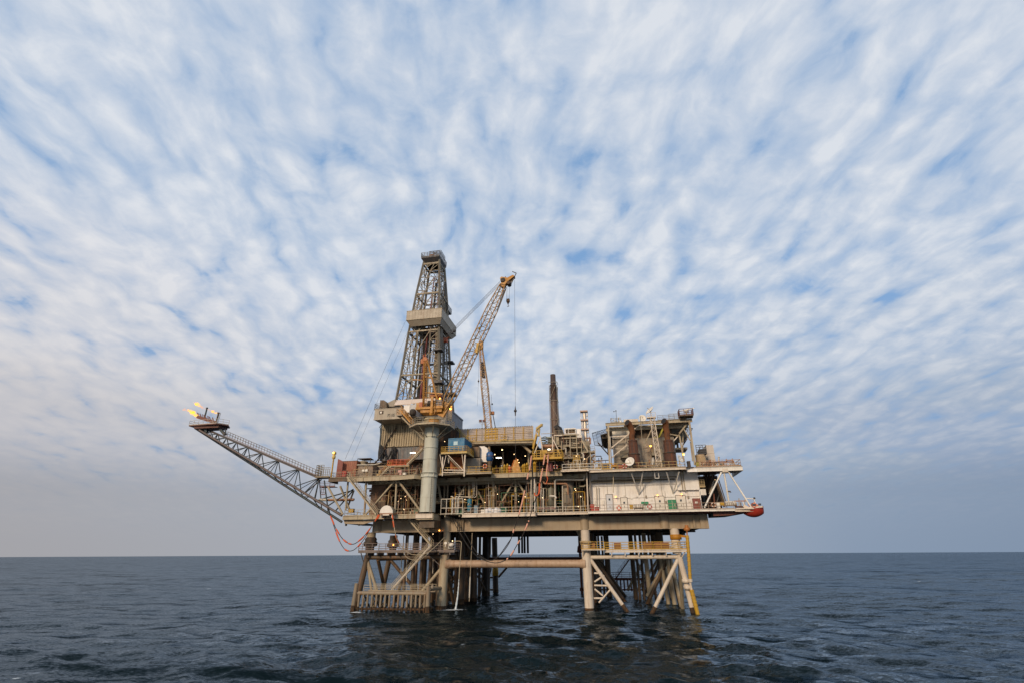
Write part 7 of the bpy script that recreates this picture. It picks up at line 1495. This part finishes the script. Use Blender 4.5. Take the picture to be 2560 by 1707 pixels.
# poles
yp = thing('beacon_post', 'bright yellow post with a lamp head at the left end of the upper deck', 'post', (-55.2, -4, UD)); p, q = W('A', 1603, 940, -4), W('A', 1612, 770, -4)
b = MB(); b.tube((p.x, -4, UD), (p.x, -4, q.z), .16, 10); b.build('post', YEL, yp); b = MB(); b.lathe((p.x, -4, q.z), [(.2, 0), (.38, .15), (.38, .7), (.25, .9), (.45, 1.1), (.45, 1.5), (.2, 1.7)], 12); b.build('head', mat('pale_yellow_head', (.7, .5, .15), amt=.3), yp); b = MB(); b.ball((p.x, -4.3, q.z+1.3), .24, 8); b.build('lamp', LAMPO, yp)
fp_ = thing('floodlight_pole', 'thin pole with a crossbar of two floodlights in front of the fence wall', 'floodlight', W('E', 320, 500, 1.5)); p, q = W('E', 318, 500, 1.5), W('E', 320, 270, 1.5)
b = MB(); b.tube(p, q, .06, 8); b.bar(W('E', 278, 270, 1.5), W('E', 360, 268, 1.5), .08); b.bar(W('E', 285, 272, 1.5), W('E', 320, 300, 1.5), .05); b.bar(W('E', 350, 272, 1.5), W('E', 320, 300, 1.5), .05); b.build('pole', STEELG, fp_)
for x in (300, 342): c = W('E', x, 250, 1.5); b = MB(); b.box((c.x-.28, 1.2, c.z-.2), (c.x+.28, 1.7, c.z+.2)); b.build('floodlight', REDB, fp_)
# ------------------------------------------------------------------ hose saddle and hoses
hs2 = thing('hose_saddle', 'white half round hose saddle hanging on the lower deck edge left of the crane pedestal', 'hose saddle', W('J', 1040, 740, -7))
a, c, tp_ = W('J', 918, 722, -6.9), W('J', 1152, 722, -6.9), W('J', 1035, 585, -6.9); r = (c.x-a.x)/2; cxs = (a.x+c.x)/2
arc = [(cxs+r*math.cos(t), a.z+(tp_.z-a.z)*math.sin(t)) for t in np.linspace(0, math.pi, 22)]
b = MB(); b.wall(arc, -6.9, -6.85); b.build('front_plate', OFFW, hs2); b = MB(); b.wall([(cxs+(x-cxs)*.96, a.z+(z-a.z)*.96) for x, z in arc], -6.84, -5.2); b.build('drum', STEEL, hs2)
b = MB(); b.wall([(x, z-.02) for x, z in [(cxs-r, a.z), (cxs+r, a.z), (cxs+r, a.z-.25), (cxs-r, a.z-.25)]], -6.9, -5.2); b.build('brown_rim', PIPEO, hs2)
b = MB(); b.box((cxs-1.2, -6.5, LD-.6), (cxs-1.0, -5, a.z-.2)); b.box((cxs+1.0, -6.5, LD-.6), (cxs+1.2, -5, a.z-.2)); b.box((cxs-.7, -6.95, a.z-.5), (cxs+.7, -6.7, a.z-.22)); b.build('bracket', STEELW, hs2)
def cr_(pts, n=8):
    P_ = [pts[0]*2-pts[1]]+pts+[pts[-1]*2-pts[-2]]; out = []
    for i in range(1, len(P_)-2):
        for k in range(n):
            t = k/n; a, b_, c, d = P_[i-1:i+3]; out.append(.5*((2*b_)+(c-a)*t+(2*a-5*b_+4*c-d)*t*t+(3*b_-a-3*c+d)*t**3))
    return out+[pts[-1]]
def hose(lab, sight, r, floats, fm, base, hm=None, fr_=2.1):
    pts = cr_([W(k, x, y, v) for k, x, y, v in sight]); t = thing('bunkering_hose', lab, 'hose', pts[0]); b = MB(); b.path(pts, r, 8); b.build('hose', hm or BLK, t)
    n = len(pts)-1
    for s0, s1 in floats:
        i0, i1 = int(s0*n), max(int(s0*n)+1, int(s1*n)); seg = pts[i0:i1+1]; b = MB(); b.path(seg, lambda s: r*fr_*(.75+.25*min(1, 6*s, 6*(1-s))), 10); b.build('float_sleeve', fm, t)
vh = -7.1
hose('hose with bright orange sleeves looping from the saddle to the flare boom, upper of two', [('J', 905, 735, vh), ('J', 850, 850, vh), ('J', 720, 1040, vh), ('J', 590, 1185, vh), ('J', 440, 1278, vh), ('J', 290, 1210, vh), ('J', 170, 1050, vh+1), ('J', 80, 860, vh+2), ('J', 20, 700, vh+4), ('A', 1570, 1250, -1.5)], .075, ((.02, .13), (.20, .27), (.30, .38), (.46, .50), (.52, .57), (.64, .70), (.74, .84)), ORANGE, None)
hose('hose with bright orange sleeves looping from the saddle to the flare boom, lower of two', [('J', 925, 740, vh), ('J', 880, 830, vh), ('J', 760, 990, vh), ('J', 640, 1190, vh), ('J', 540, 1310, vh), ('J', 430, 1392, vh), ('J', 310, 1375, vh), ('J', 210, 1230, vh), ('J', 120, 1000, vh+1), ('J', 50, 780, vh+3), ('A', 1580, 1290, -1.5)], .07, ((.02, .10), (.36, .42), (.55, .62), (.70, .78)), ORANGE, None)
hose('grey hose with orange sleeves dropping from the saddle and rising to the walkway lamp', [('J', 1145, 735, vh), ('J', 1162, 880, vh), ('J', 1198, 1080, vh), ('J', 1250, 1230, vh+1), ('J', 1400, 1410, vh+2), ('J', 1560, 1468, vh+2), ('J', 1750, 1440, vh+2), ('J', 1900, 1330, vh+3), ('J', 2080, 1150, -2)], .07, ((.02, .1), (.11, .19), (.27, .33), (.34, .4)), ORANGE, None, STEEL)
hose('second grey hose hanging lower beside the sleeved one, ending near the stair', [('J', 1150, 740, vh+.2), ('J', 1175, 900, vh), ('J', 1205, 1100, vh), ('J', 1260, 1290, vh+1), ('J', 1340, 1420, vh+2), ('J', 1430, 1530, vh+2), ('J', 1600, 1560, vh+2), ('J', 1720, 1500, vh+3), ('J', 1980, 1250, -2)], .055, (), ORANGE, None, STEEL)
v5 = -6.3
hose('faded pink sleeved hose from the yellow hose platform hanging in a long loop, left one', [('E', 925, 675, v5), ('E', 905, 830, v5), ('K', 1275, 120, v5), ('K', 1250, 260, v5), ('K', 1200, 480, v5), ('K', 1155, 660, v5), ('K', 1110, 820, v5), ('K', 1030, 1060, v5), ('H', 690, 280, v5), ('H', 630, 430, v5), ('H', 520, 580, v5), ('H', 390, 668, v5), ('H', 240, 620, v5), ('H', 110, 460, v5+1), ('H', 10, 290, v5+2), ('G', 1640, 170, -2)], .075, ((.0, .09), (.11, .17), (.24, .39), (.45, .485), (.49, .53)), PINK, None)
hose('faded pink sleeved hose from the yellow hose platform hanging in a long loop, right one', [('E', 1092, 665, v5), ('E', 1070, 790, v5), ('E', 1040, 950, v5), ('K', 1465, 330, v5), ('K', 1410, 490, v5), ('K', 1335, 730, v5), ('K', 1285, 900, v5), ('H', 905, 120, v5), ('H', 830, 300, v5), ('H', 750, 440, v5), ('H', 650, 605, v5), ('H', 560, 675, v5), ('H', 430, 705, v5), ('H', 260, 655, v5), ('H', 100, 530, v5+1), ('G', 1700, 330, v5+2), ('G', 1620, 170, -2)], .075, ((.0, .07), (.08, .15), (.40, .44), (.46, .49), (.54, .57), (.60, .63), (.65, .67)), PINK, None)
hose('short faded pink hose hanging right of the long loops with a curled orange end', [('E', 1128, 660, v5), ('E', 1125, 740, v5), ('E', 1112, 860, v5), ('E', 1112, 925, v5), ('E', 1122, 960, v5), ('E', 1105, 1020, v5)], .09, ((.0, .25), (.28, .6)), PINK, None, ORANGE, 1.7)
hose('orange bent hose end hanging between the white pipe bundle and the pink hoses', [('E', 1025, 1010, v5), ('E', 1020, 1120, v5), ('E', 1000, 1160, v5), ('E', 970, 1165, v5), ('E', 962, 1130, v5)], .12, ((.0, .4),), ORANGE, None, ORANGE, 1.6)
hose('thin straight grey hose hanging to the sea left of the tie pipe middle', [('G', 1885, 370, -5), ('G', 1875, 600, -5), ('G', 1860, 900, -5), ('G', 1845, 1265, -5)], .06, ((.72, .98),), PIPEW, None, STEEL)
hose('grey discharge pipe with a small elbow ending above the falling water', [('G', 1650, 480, -3), ('G', 1735, 485, -3), ('G', 1740, 560, -3), ('G', 1725, 760, -3), ('G', 1712, 975, -3)], .08, (), PIPEW, None, STEEL)
WTR = bpy.data.materials.new('falling_white_water'); WTR.use_nodes = True; bb_ = WTR.node_tree.nodes['Principled BSDF']; bb_.inputs['Base Color'].default_value = (.75, .82, .85, 1); bb_.inputs['Roughness'].default_value = .4; bb_.inputs['Alpha'].default_value = .75
b = MB(); b.path(cr_([W('G', x, y, -3) for x, y in ((1711, 975), (1705, 1080), (1690, 1230), (1667, 1370))], 6), lambda s: .05+.16*s+.03*math.sin(40*s), 10); solo(b, 'water_jet', 'thin white stream of water falling from the discharge pipe into foam', 'water jet', WTR, W('G', 1667, 1370, -3))
# ------------------------------------------------------------------ life rings
def ring(lab, k, x, y, v, m=ORANGE):
    c = W(k, x, y, v); t = thing('life_ring', lab, 'life ring', c, 'life rings'); R_, r_ = .37, .11; n, q = 18, 8
    def tor(a0, a1, rr, name, mm):
        vs = []; m_ = max(3, int(n*(a1-a0)/6.283)+1)
        for i in range(m_):
            a = a0+(a1-a0)*i/(m_-1); vs += [(c.x+(R_+rr*math.cos(2*math.pi*j/q))*math.cos(a), c.y+rr*math.sin(2*math.pi*j/q), c.z+(R_+rr*math.cos(2*math.pi*j/q))*math.sin(a)) for j in range(q)]
        b = MB(); b.add(vs, [(i*q+j, i*q+(j+1) % q, (i+1)*q+(j+1) % q, (i+1)*q+j) for i in range(m_-1) for j in range(q)], True); b.build(name, mm, t)
    tor(0, 2*math.pi, r_, 'ring', m)
    for k_2 in range(4): tor(k_2*math.pi/2+.6, k_2*math.pi/2+.95, r_*1.1, 'white_band', OFFW)
for a in (('orange life ring on the rail below the royal blue tank', 'E', 355, 805, -5.1, ORANGE), ('red life ring on the rail beside the pink box under the hose platform', 'E', 1220, 812, -4.7, RED), ('red life ring on the rail between the yellow winch and the oval dish', 'F', 560, 757, -4.1, RED), ('pale orange life ring on the rail left of the canister pair at the white wall', 'F', 495, 1238, -4.0, ORANGE), ('deep red life ring on the rail right of the canister pair at the white wall', 'F', 850, 1225, -4.0, RED), ('brown orange life ring under the right wing beside the white strut foot', 'F', 1587, 1203, -3.9, PIPEO)): ring(*a)
for x in (770, 815): c = W('F', x, 1188, -2.5); b = MB(); b.lathe(c-V3((.3, 0, 0)), [(.3, 0), (.36, .05), (.36, .6), (.3, .65)], 12, (1, 0, 0)); b.bar((c.x-.2, -2.5, LD), (c.x-.2, -2.5, c.z), .06); b.bar((c.x+.2, -2.5, LD), (c.x+.2, -2.5, c.z), .06); solo(b, 'hose_reel', 'green hose reel before the white wall, the %s of the two' % ('left' if x < 800 else 'right'), 'hose reel', GREEN, (c.x, -2.5, LD))
# yellow box and cream boxes on right lower deck edge
boxthing('equipment_box', 'yellow tilted box near the stair foot under the right wing', 'box', 'M', 715, 1095, 790, 1155, -3, .6, YEL)
boxthing('equipment_box', 'white box between the brown life ring and the yellow box under the right wing', 'box', 'M', 640, 1105, 720, 1195, -2.6, .6, OFFW, L2)
# ------------------------------------------------------------------ lamps that are lit
def lamp(k, x, y, v, lab, m=LAMPM, r=.13, hood=None):
    c = W(k, x, y, v); t = thing('work_lamp', lab, 'lamp', c, 'lit work lamps'); r *= .6; b = MB(); b.ball(c, r, 8); b.build('bulb', m, t); b = MB(); b.lathe(c+V3((0, 0, r*.7)), [(r*1.4, 0), (r*1.2, r*.6), (r*.3, r*.9)], 8); b.bar(c+V3((0, 0, r*1.4)), c+V3((0, .5, r*1.6)), .05); b.build('housing', hood or STEELD, t)
for k, x, y, v, lab, *o in (('K', 217, 517, -3, 'lamp above the teal vessel'), ('K', 547, 452, 4, 'small lamp in the storey above the horizontal vessel, upper left'), ('K', 555, 568, 2, 'warm lamp on the horizontal vessel'), ('K', 765, 430, 4, 'lamp on the brown pipe right of the thick column'), ('K', 862, 452, 5, 'small lamp right of the thick column, near the long pipes'), ('K', 1228, 473, 3, 'lamp on the left of the left pink hose at mid height'), ('K', 1118, 556, 2, 'reddish warm lamp beside the upright column left of the pink hose'), ('K', 1522, 490, -1.2, 'lamp left of the curved white pipe'), ('K', 1798, 395, 4, 'small cool lamp between the two right vessels'), ('K', 2066, 340, -1.6, 'upper of two close lamps right of the wide column'), ('K', 2079, 366, -1.6, 'lower of two close lamps right of the wide column'), ('K', 2162, 470, -1.2, 'lamp above the yellow ladder cage at the white wall'), ('K', 2122, 638, -1.8, 'lamp low at the railing left of the white wall'),
    ('D', 790, 1172, 3, 'small lamp left of the upright truss column, high'), ('D', 893, 1200, 3, 'small lamp right of the upright truss column, high'), ('D', 862, 1232, 1, 'lamp on the thin white post behind the saddle'), ('D', 945, 1175, 3, 'faint lamp near the crossing truss brace'), ('D', 960, 1218, 3, 'lamp just left of the long diagonal brace'), ('D', 930, 1333, 0, 'low lamp beside the orange ladder'), ('D', 1430, 502, -1, 'lamp on the dark wall left of the cyan container'),
    ('E', 565, 605, 4, 'large lamp hanging in the dark bay, upper left', .24), ('E', 475, 662, 3, 'lamp in the dark bay just right of the blue tank', .17), ('E', 848, 680, 5, 'lamp in the dark bay near its right side', .17), ('E', 712, 658, 6, 'small slanted lamp in the middle of the dark bay', .14), ('E', 756, 728, 5, 'lamp just right of the yellow cone in the bay', .16), ('E', 772, 760, 5, 'lower lamp right of the yellow cone in the bay', .15), ('E', 1473, 680, 1.5, 'lamp on the white post above the white railing'), ('E', 1575, 715, 2, 'lamp near the stair tower left of the frame'),
    ('G', 1372, 385, -2, 'lamp on a red post over the left walkway stair'), ('G', 1627, 476, -2, 'lamp above the white ball float at the walkway end', .17), ('F', 55, 1105, -1, 'lamp beside the truss column left of the white wall'), ('F', 1604, 915, 3, 'lamp high under the right wing'), ('F', 25, 1222, -2, 'low lamp at the railing beside the red box')):
    lamp(k, x, y, v, lab, LAMPM, o[0] if o else .12)
for k, x, y, v, lab, r in (('G', 855, 525, 16.5, 'amber lamp glowing on the rear leg collar of the left jacket', .26), ('G', 1455, 338, -1, 'yellow lamp under the lower deck beside the pedestal foot', .2), ('F', 457, 1110, -.4, 'amber bulkhead lamp right of the pale bluish door', .2), ('F', 940, 1090, -.5, 'amber lamp with a yellow hood over the left double door', .2), ('F', 1217, 1080, -.5, 'amber lamp with a yellow hood over the right double door', .2), ('F', 860, 525, 4, 'orange lamp on the grey house wall between the silencers', .3), ('F', 1240, 622, .5, 'orange lamp on the frame post left of the tall right post', .32), ('N', 1400, 950, PV-1.7, 'orange lamp on top of the crane cab', .24), ('N', 1625, 1110, 3, 'upper bright lamp at the edge of the drill floor right of the boom foot', .3), ('N', 1618, 1165, 3, 'lower bright lamp at the edge of the drill floor right of the boom foot', .36)):
    lamp(k, x, y, v, lab, LAMPO, r, YEL)
for k, x0, x1, y, v, lab in (('D', 1008, 1068, 642, 1.5, 'lit tube lamp on the corrugated wall above the orange gallery'), ('E', 492, 556, 703, 3.5, 'lit tube lamp low in the dark bay'), ('E', 1125, 1155, 600, -3.5, 'short lit tube lamp on the hose platform manifold')):
    a, c = W(k, x0, y, v), W(k, x1, y, v); t = thing('tube_lamp', lab, 'lamp', a, 'lit tube lamps'); b = MB(); b.tube(a, c, .07, 8); b.build('tube', LAMPC, t); b = MB(); b.box((a.x-.1, v-.12, a.z+.07), (c.x+.1, v+.12, a.z+.16)); b.build('fitting', STEELW, t)
# lettering free sign plates and boxes on the white wall
b = MB()
for x, y in ((640, 1130), (700, 1105), (870, 1150), (1310, 1160), (560, 1095)): c = W('F', x, y, .1); b.box((c.x-.18, .16, c.z-.14), (c.x+.18, .235, c.z+.14))
build_each(b, 'wall_plate', OFFW, pw)
b = MB()
for x, y in ((808, 1110), (1040, 1170), (1295, 1115)): c = W('F', x, y, .1); b.box((c.x-.16, .08, c.z-.25), (c.x+.16, .235, c.z+.25)); b.bar((c.x, .18, c.z+.25), (c.x, .18, c.z+2.2), .05)
build_each(b, 'switch_box', GREYW, pw)
# float ball and small panels at the left walkway end
c = W('G', 1615, 528, -1.9); b = MB(); b.ball(c, .5, 14, (1.1, 1, .85)); b.bar(c+V3((-.6, 0, -.6)), c+V3((-.6, 0, .6)), .07); b.bar(c+V3((-.8, 0, -.6)), c+V3((.4, 0, -.6)), .07); solo(b, 'float_ball', 'white oval float at the right end of the left walkway', 'float', OFFW, c)
a, c = W('G', 1520, 490, -1.9), W('G', 1555, 517, -1.9); b = MB(); b.box((a.x, -1.95, c.z), (c.x, -1.85, a.z)); b.box((a.x+.2, -1.88, c.z-.5), (a.x+.3, -1.8, c.z)); solo(b, 'sign_plate', 'small plain white plate on the railing left of the white float', 'sign', OFFW, a)
# yellow cone shaped hood and rails in the bay front
c = W('E', 735, 850, -1); p = W('E', 732, 728, -1); t = thing('yellow_hood', 'yellow tapered spreader frame standing on the deck at the front of the dark bay', 'lifting frame', c)
b = MB(); w0 = 1.3
b.add([V3((c.x-w0, -1.6, UD)), V3((c.x+w0, -1.6, UD)), V3((c.x+w0*.8, .2, UD)), V3((c.x-w0*.8, .2, UD)), V3((c.x-.35, -1.0, p.z)), V3((c.x+.35, -1.0, p.z)), V3((c.x+.35, -.5, p.z)), V3((c.x-.35, -.5, p.z))], [(3, 2, 1, 0), (4, 5, 6, 7), (0, 1, 5, 4), (1, 2, 6, 5), (2, 3, 7, 6), (3, 0, 4, 7)]); b.build('cone', ORY, t)
b = MB(); b.tube((c.x, -.75, p.z), (c.x, -.75, p.z+.4), .12, 8); b.bar((c.x-w0, -1.62, UD), (c.x-.4, -1.1, p.z), .12); b.build('lifting_eye', mat('orange_paint', (.6, .16, .02)), t)
for i, (x, y0, y1) in enumerate(((595, 800, 850), (630, 790, 850), (840, 790, 850), (870, 780, 850), (960, 765, 850), (985, 765, 850), (820, 800, 850))):
    a = W('E', x, y0, -.5-(i % 3)*.4); b = MB(); b.lathe((a.x, a.y, UD), [(.25, 0), (.28, .1), (.28, a.z-UD-.3), (.4, a.z-UD-.25), (.1, a.z-UD+.3)], 10); solo(b, 'valve_post', 'one of several yellow valve posts standing along the rail of the dark bay', 'valve', YEL, (a.x, a.y, UD), 'yellow valve posts')
# ------------------------------------------------------------------ two workers on the main deck
COV = mat('orange_coverall', (.62, .12, .03), amt=.1); COY = mat('olive_yellow_coverall', (.40, .30, .07), amt=.1); HAT = mat('white_helmet', (.75, .75, .72), amt=0)
def person(lab, k, x, v, cov, face):
    c = W(k, x, 840, v); base = V3((c.x, v, UD)); nodes = {'pel': (0, 0, .95, .16), 'sp': (0, .01, 1.2, .15), 'ch': (0, 0, 1.4, .17), 'nk': (0, 0, 1.53, .065), 'hd': (0, -.02, 1.64, .095), 'tp': (0, 0, 1.74, .08)}
    for s, n_ in ((-1, 'l'), (1, 'r')):
        nodes.update({n_+'h': (.1*s, 0, .88, .11), n_+'k': (.12*s, -.04, .48, .08), n_+'a': (.12*s, .02, .09, .055), n_+'t': (.13*s, -.17, .04, .045), n_+'s': (.2*s, 0, 1.43, .075), n_+'e': (.27*s, .03, 1.15, .055), n_+'w': (.25*s, -.15, .95, .04), n_+'f': (.24*s, -.22, .88, .035)})
    ed = [('pel', 'sp'), ('sp', 'ch'), ('ch', 'nk'), ('nk', 'hd'), ('hd', 'tp')]+[e for n_ in 'lr' for e in (('pel', n_+'h'), (n_+'h', n_+'k'), (n_+'k', n_+'a'), (n_+'a', n_+'t'), ('ch', n_+'s'), (n_+'s', n_+'e'), (n_+'e', n_+'w'), (n_+'w', n_+'f'))]
    ks = list(nodes); me = bpy.data.meshes.new('person'); me.from_pydata([nodes[q][:3] for q in ks], [(ks.index(a), ks.index(b)) for a, b in ed], []); o = bpy.data.objects.new('person', me); C.objects.link(o)
    sk = o.modifiers.new('s', 'SKIN'); 
    for i, q in enumerate(ks): me.skin_vertices[0].data[i].radius = (nodes[q][3],)*2
    me.skin_vertices[0].data[0].use_root = True; su = o.modifiers.new('u', 'SUBSURF'); su.levels = su.render_levels = 1
    bpy.context.view_layer.update(); m2 = bpy.data.meshes.new_from_object(o.evaluated_get(bpy.context.evaluated_depsgraph_get())); o.modifiers.clear(); o.data = m2; m2.materials.clear(); m2.materials.append(cov); m2.materials.append(SKIN)
    for p_ in m2.polygons:
        p_.use_smooth = True; zc = p_.center.z
        if zc > 1.56 or (zc < 1.0 and abs(p_.center.x) > .2 and p_.center.y < -.12): p_.material_index = 1
    o.location = world_of(base); o.rotation_euler = (0, 0, -AL+face); o['label'] = lab; o['category'] = 'person'
    b = MB(); b.lathe((0, 0, 1.70), [(.145, 0), (.13, .02), (.115, .09), (.05, .14), (.01, .145)], 14); h = b.build('helmet', HAT, None); h.parent = o
person('person in an orange coverall and helmet on the deck before the dark bay', 'E', 655, -2.2, COV, .3); person('person in an olive yellow coverall at the left of the dark bay', 'E', 560, -2.2, COY, -.4)
